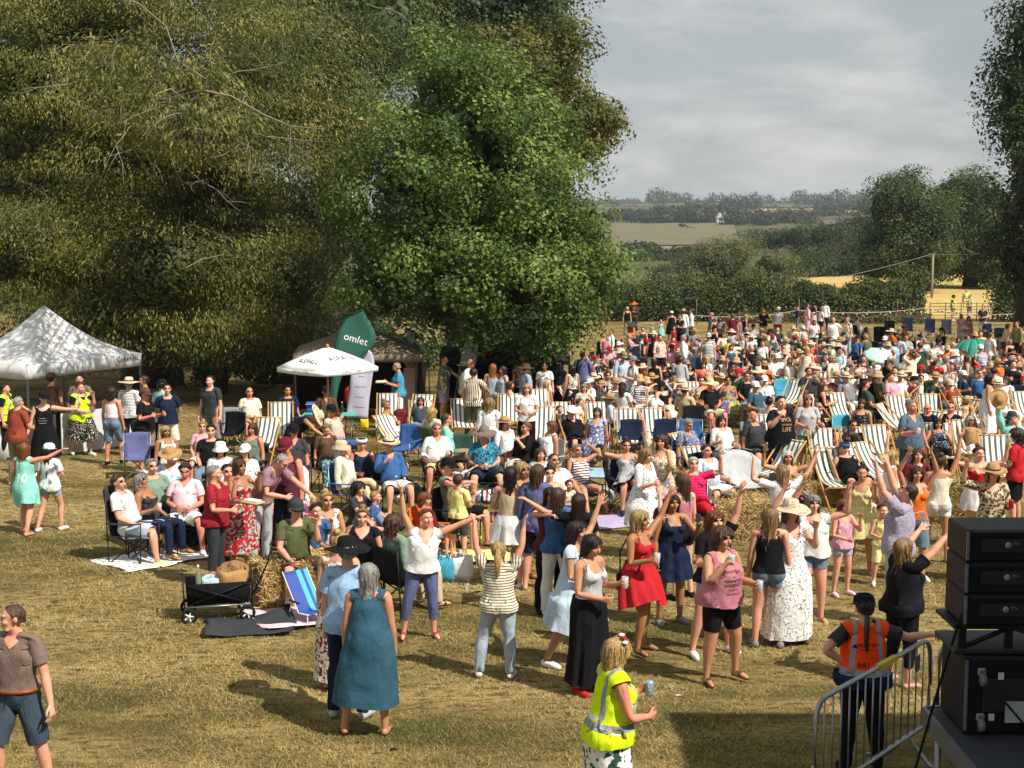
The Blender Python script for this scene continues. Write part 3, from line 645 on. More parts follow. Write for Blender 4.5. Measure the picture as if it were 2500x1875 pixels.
def _hair(style, lod, seed):
    rs = np.random.default_rng(seed); n = (36, 24, 14)[lod]; m = (16, 11, 7)[lod]
    V = []; ph = rs.uniform(0, 6.28, 6)
    L = {'short': .13, 'buzz': .105, 'bob': .235, 'long': .42, 'verylong': .52, 'pony': .13, 'bun': .13, 'curly': .20, 'mid': .30}[style]
    th = {'buzz': .004, 'curly': .034, 'short': .014}.get(style, .016)
    wav = {'curly': .016, 'long': .010, 'mid': .010, 'verylong': .012}.get(style, .006)
    def surf(a, t, out=0., edge=True):
        fr = abs(((a+math.pi) % (2*math.pi))-math.pi)/math.pi      # 0 back .. 1 front
        if style in ('short', 'buzz', 'pony', 'bun'): low = np.interp(fr, [0, .35, .5, .58, .70, 1], [.080, .060, .024, -.022, -.068, -.084])
        elif style == 'curly': low = np.interp(fr, [0, .45, .6, .72, 1], [L, L*.8, .06, -.03, -.05])
        else: low = np.interp(fr, [0, .40, .57, .66, .78, 1], [L, L*.97, L*.80, .03, -.035, -.052])
        # follow the skull from the crown to ear level, then hang straight down
        top = .092+th; zt = top-t*(top+low)
        rr = math.sqrt(max(0, 1-min(1, max(zt, 0)/top)**2)) if zt > 0 else 1-.10*min(1, -zt/.1)+.05*sst(.1, .4, -zt)
        tp = 1-.8*sst(.62, 1.0, t) if style in ('short', 'buzz', 'pony', 'bun') else 1
        rx, ry = (.079+th*tp)*rr, (.098+th*tp)*rr
        if zt < -.12: ry *= .92
        st = wav*(math.sin(a*9+ph[0]+zt*18)+math.sin(a*15+ph[1]-zt*11)+.8*math.sin(zt*55+a*5+ph[2]))*min(1, t*1.6)*.55
        st -= .010*math.exp(-((a-math.pi-ph[3]*.08)/.10)**2)*(t < .5)+0
        return ((rx+st+out)*math.sin(a), (ry+st+out)*math.cos(a), zt+out*.5)
    for j in range(n):
        a = 2*math.pi*j/n                           # 0 = back (+y), pi = face (-y)
        for i in range(m+1):
            t = i/m; x, y, z = surf(a, t, (rs.random()-.5)*th*(.6 if style == 'curly' else .5*(0 < i < m))); V.append((x, y, z+(rs.random()-.5)*.012*t))
    F = []
    for j in range(n):
        k = (j+1) % n
        for i in range(m):
            a, b, c, d = j*(m+1)+i, k*(m+1)+i, k*(m+1)+i+1, j*(m+1)+i+1; F += [(a, b, c), (a, c, d)]
    V = list(map(tuple, V))
    def blob(c, r, nn=10, prof=None):
        b = len(V); mm = 7
        for i in range(mm+1):
            t = i/mm
            for j in range(nn):
                a = 2*math.pi*j/nn
                if prof is None: q = (math.sin(math.pi*t)*math.cos(a)*r[0], math.sin(math.pi*t)*math.sin(a)*r[1], math.cos(math.pi*t)*r[2])
                else: q = (prof(t)*math.cos(a), prof(t)*math.sin(a)*.7+.03*math.sin(t*3), -t*r[2])
                w = .004*math.sin(a*5+t*9); V.append((c[0]+q[0]+w, c[1]+q[1]+w, c[2]+q[2]))
        for i in range(mm):
            for j in range(nn):
                a, bb, cc, d = b+i*nn+j, b+i*nn+(j+1) % nn, b+(i+1)*nn+(j+1) % nn, b+(i+1)*nn+j; F.extend([(a, d, cc), (a, cc, bb)])
    if style == 'bun': blob((0, .07, .105), (.045, .045, .042))
    if style == 'pony': blob((0, .125, .04), (0, 0, .34), prof=lambda t: .012+.036*math.sin(math.pi*min(1, t*1.02+.05))**.7)
    if lod < 2 and style != 'buzz':
        for q in range((150, 60)[lod]):
            a = rs.random()*6.283; t0 = rs.random()*.45; t1 = min(1.06, t0+.25+.6*rs.random()); da = (rs.random()-.5)*.35; b0 = len(V); o = .002+.008*rs.random()**2; wd = (.010, .014)[lod]
            for k in range(6):
                u = k/5; t = t0+(t1-t0)*u; lift = o*(1+1.2*u*u); V.append(surf(a+da*u, t, lift)); V.append(surf(a+da*u+wd*(1-.7*u)/.09, t, lift))
            for k in range(5): F += [(b0+2*k, b0+2*k+1, b0+2*k+3), (b0+2*k, b0+2*k+3, b0+2*k+2)]
    V = np.array(V)+HC
    W = weights(V); W[:, :] = 0; hz = sst(1.30, 1.45, V[:, 2]); W[:, 4] = hz; W[:, 2] = 1-hz
    return V, np.array(F), W
def hat_mesh(kind, lod):
    n = (28, 18, 12)[lod]; V = []; F = []
    prof = {'cap': [(.0, .118), (.055, .112), (.088, .085), (.098, .045), (.099, .012)],
            'bucket': [(0, .125), (.06, .124), (.088, .110), (.097, .05), (.102, .03), (.150, -.028), (.150, -.034), (.1, .024)],
            'straw': [(0, .122), (.05, .124), (.078, .112), (.094, .05), (.100, .028), (.165, .016), (.195, .020), (.195, .015), (.098, .022)],
            'wide': [(0, .122), (.05, .124), (.080, .114), (.096, .05), (.103, .028), (.18, .008), (.225, .004), (.225, -.002), (.1, .022)],
            'cowboy': [(0, .128), (.045, .138), (.075, .125), (.092, .06), (.102, .028), (.16, .026), (.21, .035), (.21, .030), (.1, .022)],
            'band': [(.088, .075), (.101, .075), (.104, .045), (.103, .012), (.092, .012)]}[kind]
    for (r, z) in prof:
        for j in range(n):
            a = 2*math.pi*j/n; x, y = r*math.cos(a), r*math.sin(a)*1.16
            zz = z
            if kind == 'cowboy' and r > .12: zz = z+.075*abs(math.cos(a))**2.2*(r-.1)/.11-.02*abs(math.sin(a))
            if kind == 'cowboy' and z > .1: zz -= .022*max(0, 1-abs(x)/.03)
            if kind in ('wide', 'straw') and r > .12: zz = z+.012*math.sin(2*a+.6)+.006*math.sin(5*a)
            V.append((x, y, zz))
    m = len(prof)
    for i in range(m-1):
        for j in range(n):
            a, b, c, d = i*n+j, i*n+(j+1) % n, (i+1)*n+(j+1) % n, (i+1)*n+j; F += [(a, d, c), (a, c, b)]
    if kind == 'cap':
        b = len(V); k = 9
        for i in range(k):
            a = math.pi*(.17+.66*i/(k-1))
            for rr, dz in ((1.0, .016), (1.45, .006), (1.85, -.012), (1.0, .010)):
                V.append((.098*math.cos(a)*(1+.02*rr), -.115*math.sin(a)*rr**.9, dz))
        for i in range(k-1):
            for q in range(3):
                a, c = b+i*4+q, b+(i+1)*4+q; F += [(a, a+1, c+1), (a, c+1, c)]
            a, c = b+i*4+3, b+(i+1)*4+3; F += [(b+i*4+2, a, c), (b+i*4+2, c, b+(i+1)*4+2)]
    V = np.array(V)+HC+np.array([0, -.004, .012]); W = np.zeros((len(V), len(BN))); W[:, 4] = 1
    return V, np.array(F), W
def shades_mesh():
    mb = MB()
    for s in (-1, 1):
        g = []
        for i in range(5):
            row = []
            for j in range(7):
                a, b = -1+2*j/6, -1+2*i/4; q = math.sqrt(max(0, 1-.35*b*b))
                x = s*(.034+a*.029*q); row.append((x, -.092+.35*abs(x)**1.5+.004*abs(b), .018+b*.021*math.sqrt(1-.5*a*a)))
            g.append(row)
        mb.sheet(g, .003)
        mb.tube([(s*.062, -.082, .026), (s*.079, -.03, .026), (s*.081, .02, .018)], .003, 4)
    mb.tube([(-.008, -.093, .024), (.008, -.093, .024)], .003, 4)
    V = np.array(mb.v)+HC; F = []
    for f in mb.f:
        for i in range(1, len(f)-1): F.append((f[0], f[i], f[i+1]))
    W = np.zeros((len(V), len(BN))); W[:, 4] = 1
    return V, np.array(F), W
SHADES = shades_mesh()
def face_bits():
    out = []
    for nm, items in (('eye', [(-.031, -.0755, .012)]), ('eye', [(.031, -.0755, .012)]), ('mouth', [(0, -.0855, -.066)])):
        mb = MB()
        for c in items:
            r = (.0135, .008, .0065) if nm == 'eye' else (.023, .008, .0062)
            V = []; F = []; n, m = 10, 6
            for i in range(m+1):
                for j in range(n):
                    a, t = 2*math.pi*j/n, math.pi*i/m; V.append((c[0]+r[0]*math.sin(t)*math.cos(a), c[1]+r[1]*math.sin(t)*math.sin(a), c[2]+r[2]*math.cos(t)))
            for i in range(m):
                for j in range(n): F.append((i*n+j, (i+1)*n+j, (i+1)*n+(j+1) % n)); F.append((i*n+j, (i+1)*n+(j+1) % n, i*n+(j+1) % n))
            mb.add(V, F, True)
        V = np.array(mb.v)+HC; W = np.zeros((len(V), len(BN))); W[:, 4] = 1; out.append((nm, V, np.array(mb.f), W))
    return out
FACE = face_bits()
# ------------------------------------------------------------------ materials for people
SKIN = {'fair': '#d9a184', 'tan': '#c08d6c', 'pink': '#d48f74', 'bronze': '#a97852', 'pale': '#e3b59b', 'brown': '#6a4330'}
HAIRC = {'blonde': '#b0905a', 'dirty blonde': '#8a6d45', 'brown': '#4a3220', 'dark brown': '#2a1c13', 'black': '#15110f', 'grey': '#8d8a84', 'white': '#c9c5bb', 'auburn': '#74401f', 'ginger': '#9a5a2e'}
CLOTH = {'white': '#ecebe8', 'cream': '#e3dcc6', 'black': '#17171a', 'charcoal': '#3a3c40', 'grey': '#85878a', 'light grey': '#b4b6b8', 'navy': '#1d2740', 'blue': '#3d6499', 'sky blue': '#9dbede',
 'pale blue': '#c0d3e2', 'turquoise': '#4699b5', 'teal': '#34596b', 'denim': '#6d8296', 'dark denim': '#3b4754', 'light denim': '#a3b3c0', 'red': '#b8252c', 'maroon': '#6d2230', 'burgundy': '#5a2a3a', 'rust': '#8d4330', 'pink': '#d9a3b4',
 'pale pink': '#ecc9d0', 'hot pink': '#d52a72', 'dusty pink': '#bd7884', 'mauve': '#9a7480', 'purple': '#5e5278', 'indigo': '#62678f', 'green': '#365045', 'sage': '#7d9480', 'mint': '#8fd6c6', 'olive': '#5a6240', 'khaki': '#8b8263', 'beige': '#cbb896',
 'tan': '#b08a5c', 'brown': '#5b4536', 'taupe': '#7d6a60', 'yellow': '#e6dc92', 'bright yellow': '#e6d22c', 'pale yellow': '#efe6a8', 'orange': '#e0702c', 'coral': '#dd6a5e', 'stone': '#c4bba8', 'hi-vis yellow': '#d8f21c', 'hi-vis orange': '#ff4d12', 'silver': '#c2c4c8', 'lilac': '#b7a9c9', 'grey green': '#6c7a68'}
def skin_mat(k):
    if ('skin', k) in _M: return _M[('skin', k)]
    t = NT('skin_'+k); c = srgb(SKIN[k]); a = t.n('ShaderNodeAttribute', attribute_name='rest')
    f = t.noise(9, 4, a.outputs['Vector']); f2 = t.noise(60, 2, a.outputs['Vector'])
    col = t.ramp(f, [(.3, (c[0]*.9, c[1]*.80, c[2]*.76)), (.7, (min(1, c[0]*1.05), c[1]*1.06, c[2]*1.08))])
    t.l(col, t.b.inputs['Base Color']); t.b.inputs['Roughness'].default_value = .5
    t.b.inputs['Subsurface Weight'].default_value = 0.0; t.b.inputs['Specular IOR Level'].default_value = .4
    t.bump(f2, .12, .004); _M[('skin', k)] = t.m; return t.m
def hair_mat(k):
    if ('hair', k) in _M: return _M[('hair', k)]
    t = NT('hair_'+k.replace(' ', '_')); c = srgb(HAIRC[k]); a = t.n('ShaderNodeAttribute', attribute_name='rest')
    mp = t.n('ShaderNodeMapping'); mp.inputs['Scale'].default_value = (1, 1, .10); t.l(a.outputs['Vector'], mp.inputs[0])
    f = t.noise(150, 3, mp.outputs[0], .65)
    f2 = t.noise(38, 3, a.outputs['Vector'], .6); f = t.math('ADD', t.math('MULTIPLY', f, .6), t.math('MULTIPLY', f2, .4)); t.l(t.ramp(f, [(.36, tuple(x*.30 for x in c)), (.5, c), (.64, tuple(min(1, x*1.7) for x in c))]), t.b.inputs['Base Color'])
    t.b.inputs['Roughness'].default_value = .42; t.bump(f, .9, .012); _M[('hair', k)] = t.m; return t.m
def cloth_mat(col, pat='plain', col2='white'):
    key = ('cloth', col, pat, col2)
    if key in _M: return _M[key]
    t = NT(('%s_%s_cloth' % (col, pat)).replace(' ', '_').replace('-', '_')); c = srgb(CLOTH[col]); c2 = srgb(CLOTH[col2])
    a = t.n('ShaderNodeAttribute', attribute_name='rest'); v = a.outputs['Vector']; sp = t.n('ShaderNodeSeparateXYZ'); t.l(v, sp.inputs[0])
    def scaled(s):
        m = t.n('ShaderNodeMapping'); m.inputs['Scale'].default_value = s; t.l(v, m.inputs[0]); return m.outputs[0]
    def step(f, p, w=.02): return t.ramp(f, [(p-w, (0, 0, 0)), (p+w, (1, 1, 1))])
    if pat == 'hstripe':
        f = t.math('FRACT', t.math('MULTIPLY', sp.outputs['Z'], 21.0)); base = t.mix(step(f, .55), c, c2)
    elif pat == 'thinstripe':
        f = t.math('FRACT', t.math('MULTIPLY', sp.outputs['Z'], 30.0)); base = t.mix(step(f, .68), c, c2)
    elif pat == 'vstripe':
        f = t.math('FRACT', t.math('MULTIPLY', sp.outputs['X'], 26.0)); base = t.mix(step(f, .55), c, c2)
    elif pat in ('floral', 'ditsy', 'bold'):
        sc = {'floral': 22., 'ditsy': 42., 'bold': 12.}[pat]
        n1 = t.noise(sc, 2, v); n2 = t.noise(sc*1.3, 2, scaled((1.1, 1.2, .9))); th = {'floral': .55, 'ditsy': .60, 'bold': .57}[pat]
        base = t.mix(step(n1, th, .02), c, c2)
        base = t.mix(step(n2, .63, .02), base, {'floral': (.42, .06, .07), 'ditsy': tuple(x*.5 for x in c2), 'bold': (.04, .13, .08)}[pat])
    elif pat == 'leopard':
        vo = t.n('ShaderNodeTexVoronoi'); vo.inputs['Scale'].default_value = 24; t.l(v, vo.inputs['Vector']); d = vo.outputs['Distance']
        base = t.mix(t.ramp(d, [(.22, (0, 0, 0)), (.27, (1, 1, 1)), (.47, (1, 1, 1)), (.52, (0, 0, 0))]), c, (.02, .017, .015))
        base = t.mix(t.ramp(d, [(.20, (1, 1, 1)), (.25, (0, 0, 0))]), base, (.35, .22, .11))
    elif pat == 'wave':
        n1 = t.noise(14, 2, v); f = t.math('FRACT', t.math('MULTIPLY', n1, 7.0)); base = t.mix(step(f, .55, .05), c, c2)
    elif pat == 'tiedye':
        n1 = t.noise(9, 2, v); base = t.ramp(n1, [(.30, (.55, .05, .25)), (.42, (.06, .09, .45)), (.5, (.6, .45, .05)), (.58, (.10, .35, .10)), (.7, (.55, .08, .10))])
    elif pat == 'check':
        fx = step(t.math('FRACT', t.math('MULTIPLY', sp.outputs['X'], 30.)), .6); fz = step(t.math('FRACT', t.math('MULTIPLY', sp.outputs['Z'], 30.)), .6)
        base = t.mix(t.math('MULTIPLY', t.math('ADD', fx, fz), .4), c, c2)
    elif pat == 'marl':
        base = t.mix(t.ramp(t.noise(90, 2, v), [(.4, (0, 0, 0)), (.6, (1, 1, 1))]), c, c2)
    elif pat == 'hivis':
        z = sp.outputs['Z']
        band = t.ramp(z, [(.95, (0, 0, 0)), (.955, (1, 1, 1)), (.998, (1, 1, 1)), (1.0, (0, 0, 0))])
        m1 = t.math('MULTIPLY', t.math('GREATER_THAN', z, 1.0), t.math('LESS_THAN', z, 1.055))
        ax = t.math('ABSOLUTE', sp.outputs['X'])
        m2 = t.math('MULTIPLY', t.math('MULTIPLY', t.math('GREATER_THAN', ax, .092), t.math('LESS_THAN', ax, .132)), t.math('GREATER_THAN', z, 1.0))
        base = t.mix(t.math('MAXIMUM', m1, m2), c, (.30, .31, .31))
        base = t.mix(t.math('LESS_THAN', z, 1.0), base, srgb(CLOTH[col2]))
    else:
        f = t.noise(7, 3, v); base = t.ramp(f, [(.3, tuple(x*.88 for x in c)), (.7, tuple(min(1, x*1.08) for x in c))])
    t.l(base, t.b.inputs['Base Color']); t.b.inputs['Roughness'].default_value = .35 if col == 'silver' else .85; t.b.inputs['Specular IOR Level'].default_value = .15
    w1 = t.noise(11, 3, scaled((1, 1, .45)), .55); w2 = t.noise(260, 2, v)
    t.bump(t.math('ADD', w1, t.math('MULTIPLY', w2, .05)), .75, .035); _M[key] = t.m; return t.m
# ------------------------------------------------------------------ poses
ARMS = {  # upper arm, forearm, finger curl (for the +x side; mirrored for the other)
 'down': ((.17, .02, -1), (.10, -.22, -1), 25), 'back': ((.30, .35, -1), (-.55, .35, -.65), 30), 'hip': ((.80, .30, -.70), (-.80, -.25, -.55), 35),
 'front': ((.28, -.20, -1), (-.55, -.80, -.18), 50), 'drink': ((.20, -.15, -1), (-.12, -.95, .30), 75), 'hold': ((.22, -.2, -1), (.05, -1, .05), 75),
 'sip': ((.35, -.55, -.8), (-.55, -.45, .85), 75), 'up': ((.42, -.12, 1), (.10, -.15, 1), 10), 'upin': ((.40, -.25, .95), (-.38, -.25, .9), 15),
 'upout': ((.85, -.15, .75), (.45, -.20, 1), 8), 'upbent': ((.85, -.2, .25), (-.05, -.3, 1), 12), 'out': ((1, -.15, .22), (1, -.25, .55), 10), 'side': ((1, -.15, -.10), (1, -.3, .02), 20),
 'fwd': ((.22, -1, .05), (.05, -1, .25), 15), 'reach': ((.25, -.75, -.65), (.0, -.9, -.55), 30), 'clap': ((.32, -.55, -.75), (-.42, -.50, .72), 15), 'face': ((.25, -.60, -.75), (-.18, -.25, 1), 30),
 'head': ((.95, -.10, .55), (-.85, -.05, .65), 25), 'shade': ((.75, -.55, .35), (-.80, -.20, .55), 15), 'lap': ((.22, -.30, -1), (-.28, -.88, -.42), 35), 'rest': ((.30, -.10, -1), (.02, -1, -.10), 35),
 'fold': ((.30, -.22, -1), (-.92, -.42, .12), 40), 'hug': ((.5, -.75, .05), (-.55, -.80, .1), 20), 'phone': ((.30, -.62, -.55), (-.25, -.65, .60), 60), 'low': ((.3, -.05, -1), (.30, -.25, -1), 25), 'floor': ((.35, .45, -1), (.15, .35, -1), 0)}
LEGS = {  # thigh, shin for +x side
 'stand': ((.05, -.02, -1), (.03, .06, -1)), 'wide': ((.22, -.04, -1), (.10, .10, -1)), 'step': ((.05, -.38, -1), (.03, .10, -1)), 'trail': ((.05, .22, -1), (.02, .42, -1)), 'bend': ((.12, -.35, -1), (.0, .35, -1)),
 'sit': ((.18, -1, .0), (.04, -.02, -1)), 'sitout': ((.15, -1, .04), (.06, -.45, -.90)), 'sitwide': ((.45, -1, .0), (.06, .0, -1)), 'cross': ((-.22, -1, .26), (.25, -.62, -.62)),
 'deck': ((.16, -1, .26), (.05, -.35, -.92)), 'floorx': ((.80, -.62, .12), (-.95, -.25, -.22)), 'long': ((.12, -1, .02), (.06, -1, -.07)), 'knees': ((.14, -.72, .70), (.06, -.42, -.92)), 'kneel': ((.12, -.25, -1), (.0, 1, -.10))}
def rot_to(a, b):
    return np.array(Vector(a).rotation_difference(Vector(b)).to_matrix())
def rx(a): return np.array(Matrix.Rotation(a, 3, 'X'))
def ry(a): return np.array(Matrix.Rotation(a, 3, 'Y'))
def rzz(a): return np.array(Matrix.Rotation(a, 3, 'Z'))
def drape(P):
    """cloth hangs from the fullest part of the chest instead of clinging to the waist"""
    isA = np.zeros(len(P), bool)
    for s in (1, -1):
        t, d = arm_s(P, s); rad = np.linalg.norm(d-np.outer(t, ADIR*np.array([s, 1, 1])), axis=1); isA |= (P[:, 0]*s > .15) & (t > 0) & (P[:, 2] > 1.0) & (rad < .12)
    na, nz, z0, dz = 24, 31, .82, .02; x, y, z = P[:, 0], P[:, 1]-.008, P[:, 2]; ang = np.arctan2(y, x); r = np.hypot(x, y); tor = ~isA & (z < 1.40)
    ai = ((ang/(2*math.pi)) % 1*na).astype(int) % na; zi = np.clip(((z-z0)/dz).astype(int), 0, nz-1); G = np.zeros((na, nz)); np.maximum.at(G, (ai[tor], zi[tor]), r[tor])
    for _ in range(3): G = np.where(G > 0, G, np.maximum(np.maximum(np.roll(G, 1, 0), np.roll(G, -1, 0)), np.maximum(np.roll(G, 1, 1), np.roll(G, -1, 1))*.99))
    for k in range(26, -1, -1): G[:, k] = np.maximum(G[:, k], G[:, k+1]-dz*.10)
    for _ in range(2): G = (np.roll(G, 1, 0)+2*G+np.roll(G, -1, 0))/4; G[:, 1:-1] = (G[:, :-2]+2*G[:, 1:-1]+G[:, 2:])/4
    u = (ang/(2*math.pi)) % 1*na-.5; i0 = np.floor(u).astype(int); fr = u-i0; e = G[i0 % na, zi]*(1-fr)+G[(i0+1) % na, zi]*fr
    k = np.where(tor & (z < 1.33), np.maximum(r, e)/np.maximum(r, 1e-6), 1); fold = 1+.010*np.sin(ang*9+z*7)*sst(1.2, .9, z)*0; P = P.copy(); P[:, 0] = x*k*fold; P[:, 1] = y*k*fold+.008
    return P
def shape_fn(P, g, fat, bust, child, sk=None):
    """body build: g=1 woman, 0 man; fat 0..1"""
    P = P.copy(); x, y, z = P[:, 0].copy(), P[:, 1].copy(), P[:, 2].copy()
    arm = np.zeros(len(P))
    for s in (1, -1):
        t, d = arm_s(P, s); ad = ADIR*np.array([s, 1, 1]); ax = SHO*np.array([s, 1, 1])+np.outer(t, ad)
        isA = (x*s > .15) & (t > .0) & (z > 1.0) & (np.linalg.norm(P-ax, axis=1) < .10)
        k = (1+(.35*fat-.10*g)*sst(0, .12, t)*(1-sst(AL+FL-.06, AL+FL, t)))
        P = np.where(isA[:, None], ax+(P-ax)*k[:, None], P); arm = np.maximum(arm, isA)
    tor = (1-arm)*(z > .80)*(z < 1.48)
    belly = sst(.86, 1.0, z)*(1-sst(1.16, 1.38, z))
    sx = 1+tor*(.42*fat*belly+fat*.16*(1-sst(1.3, 1.45, z))); sy = 1+tor*(.55*fat*belly+.2*fat*(1-sst(1.3, 1.42, z)))
    sx = sx+tor*g*(.05*(1-sst(.9, 1.02, z))-.06*sst(.98, 1.08, z)*(1-sst(1.2, 1.36, z))-.055*sst(1.28, 1.42, z)*(1-sst(1.42, 1.47, z)))
    P[:, 0] = np.where(arm > 0, P[:, 0], x*sx); P[:, 1] = np.where(arm > 0, P[:, 1], y*sy)
    if bust > 0:
        for s in (1, -1):
            q = np.exp(-(((x-s*.072)/.062)**2+((z-1.262)/.058)**2))*(y < -.02)*(1-arm); P[:, 1] -= .042*bust*q
    if g == 0: P[:, 1] += .014*np.exp(-((z-1.27)/.05)**2)*(y < -.06)*(1-arm)*np.exp(-((np.abs(x)-.07)/.06)**2)
    P[:, 1] -= tor*fat*.05*belly*(y < 0)
    lg = (z < .84)
    if sk is not None:
        lg = lg & ~sk; k = 1+.30*fat*sst(.1, .8, z); P[:, 0] = np.where(sk & (z < .84), x*k, P[:, 0]); P[:, 1] = np.where(sk & (z < .84), y*k, P[:, 1])
    for s in (1, -1):
        m = lg & (x*s > 0); cx = s*np.interp(z, [0, .5, .9], [.118, .108, .09]); k = 1+(.38*fat+.05*g)*sst(.12, .55, z)
        P[:, 0] = np.where(m, cx+(x-cx)*k, P[:, 0]); P[:, 1] = np.where(m, y*k, P[:, 1])
    if child > 0:
        hz = (z > 1.46)
        c = np.array([0, .01, 1.49]); P = np.where(hz[:, None], c+(P-c)*(1+.38*child), P)
        P[:, 0] = np.where((arm == 0) & (z < 1.46), P[:, 0]*(1-.04*child), P[:, 0])
    return P
REST = {'pelvis': (0, 0, .95), 'spine': (0, .0, 1.04), 'chest': (0, .0, 1.20), 'neck': (0, .015, 1.445), 'head': (0, .005, 1.52)}
PARENT = {'spine': 'pelvis', 'chest': 'spine', 'neck': 'chest', 'head': 'neck'}
for s, k in ((1, 'p'), (-1, 'm')):
    S = np.array([s, 1, 1])
    for nm, t in (('ua_', 0), ('fa_', AL), ('ha_', AL+FL), ('fi_', AL+FL+.082)): REST[nm+k] = tuple((SHO+ADIR*t)*S)
    REST['th_'+k] = (s*.09, .004, .90); REST['sh_'+k] = (s*.108, 0, .495); REST['fo_'+k] = (s*.118, .018, .08)
    PARENT.update({'ua_'+k: 'chest', 'fa_'+k: 'ua_'+k, 'ha_'+k: 'fa_'+k, 'fi_'+k: 'ha_'+k, 'th_'+k: 'pelvis', 'sh_'+k: 'th_'+k, 'fo_'+k: 'sh_'+k})
def solve(arms, legs, lean=0, side=0, twist=0, hyaw=0, hpitch=0, sit=None):
    Rm = {}; pel = rx(R(lean*.35)) @ ry(R(side*.3))
    if sit is not None: pel = rx(R(-sit))              # sit = how far the trunk reclines
    Rm['pelvis'] = pel; b = -sit if sit is not None else lean
    Rm['spine'] = rzz(R(twist*.4)) @ rx(R(b if sit is not None else lean*.75)) @ ry(R(side*.7)); Rm['chest'] = rzz(R(twist)) @ rx(R(b+ (lean if sit is not None else 0) if sit is not None else lean)) @ ry(R(side))
    hd = rzz(R(hyaw+twist)) @ rx(R(hpitch)) @ ry(R(side*.4))
    Rm['head'] = hd; Rm['neck'] = Rm['chest'].copy()
    q1 = Matrix(Rm['chest'].tolist()).to_quaternion(); q2 = Matrix(hd.tolist()).to_quaternion(); Rm['neck'] = np.array(q1.slerp(q2, .5).to_matrix())
    for s, k, code, lc in ((1, 'p', arms[0], legs[0]), (-1, 'm', arms[1], legs[1])):
        S = np.array([s, 1, 1]); ua, fa, curl = ARMS[code] if isinstance(code, str) else code
        rd = ADIR*S; ua = np.array(ua)*S; fa = np.array(fa)*S; ua = rzz(R(twist)) @ (ua/np.linalg.norm(ua)); fa = rzz(R(twist)) @ (fa/np.linalg.norm(fa))
        base = Rm['chest']; Rm['ua_'+k] = rot_to(base @ rd, ua) @ base
        Rm['fa_'+k] = rot_to(Rm['ua_'+k] @ rd, fa) @ Rm['ua_'+k]; Rm['ha_'+k] = Rm['fa_'+k]
        Rm['fi_'+k] = Rm['ha_'+k] @ ry(R(curl)*s)
        th, sh = LEGS[lc] if isinstance(lc, str) else lc
        th = np.array(th)*S; sh = np.array(sh)*S; th = th/np.linalg.norm(th); sh = sh/np.linalg.norm(sh); dn = np.array([0, 0, -1.])
        Rm['th_'+k] = rot_to(dn, th); 
        Rm['sh_'+k] = rot_to(Rm['th_'+k] @ dn, sh) @ Rm['th_'+k]
        tilt = Matrix(Rm['sh_'+k].tolist()).to_euler(); yaw = s*R(9)
        Rm['fo_'+k] = rzz(yaw) if sh[2] < -.80 else rot_to(dn, (sh+dn*.5)/np.linalg.norm(sh+dn*.5)) @ rzz(yaw)
    Hd = {'pelvis': np.array(REST['pelvis'])}
    for b_ in BN[1:]:
        p = PARENT[b_]; Hd[b_] = Hd[p]+Rm[p] @ (np.array(REST[b_])-np.array(REST[p]))
    return np.stack([Rm[b_] for b_ in BN]), np.stack([Hd[b_] for b_ in BN]), np.stack([np.array(REST[b_]) for b_ in BN])
def folds(P, F, seed, amp):
    r = np.random.default_rng(seed); N = vnorm(P, F); d = np.zeros(len(P))
    for k in range(7):
        w = r.normal(size=3)*np.array([26, 26, 15]); d += np.sin(P @ w+r.random()*6.28)
    d = np.abs(d/7)**.8*np.sign(d)
    return P+N*(amp*d*(1-.7*sst(1.30, 1.40, P[:, 2])))[:, None]
def skin_pose(P, W, T):
    Rm, Hd, Rs = T; A = np.einsum('nb,bij->nij', W, Rm); t = W @ (Hd-np.einsum('bij,bj->bi', Rm, Rs))
    return np.einsum('nij,nj->ni', A, P)+t
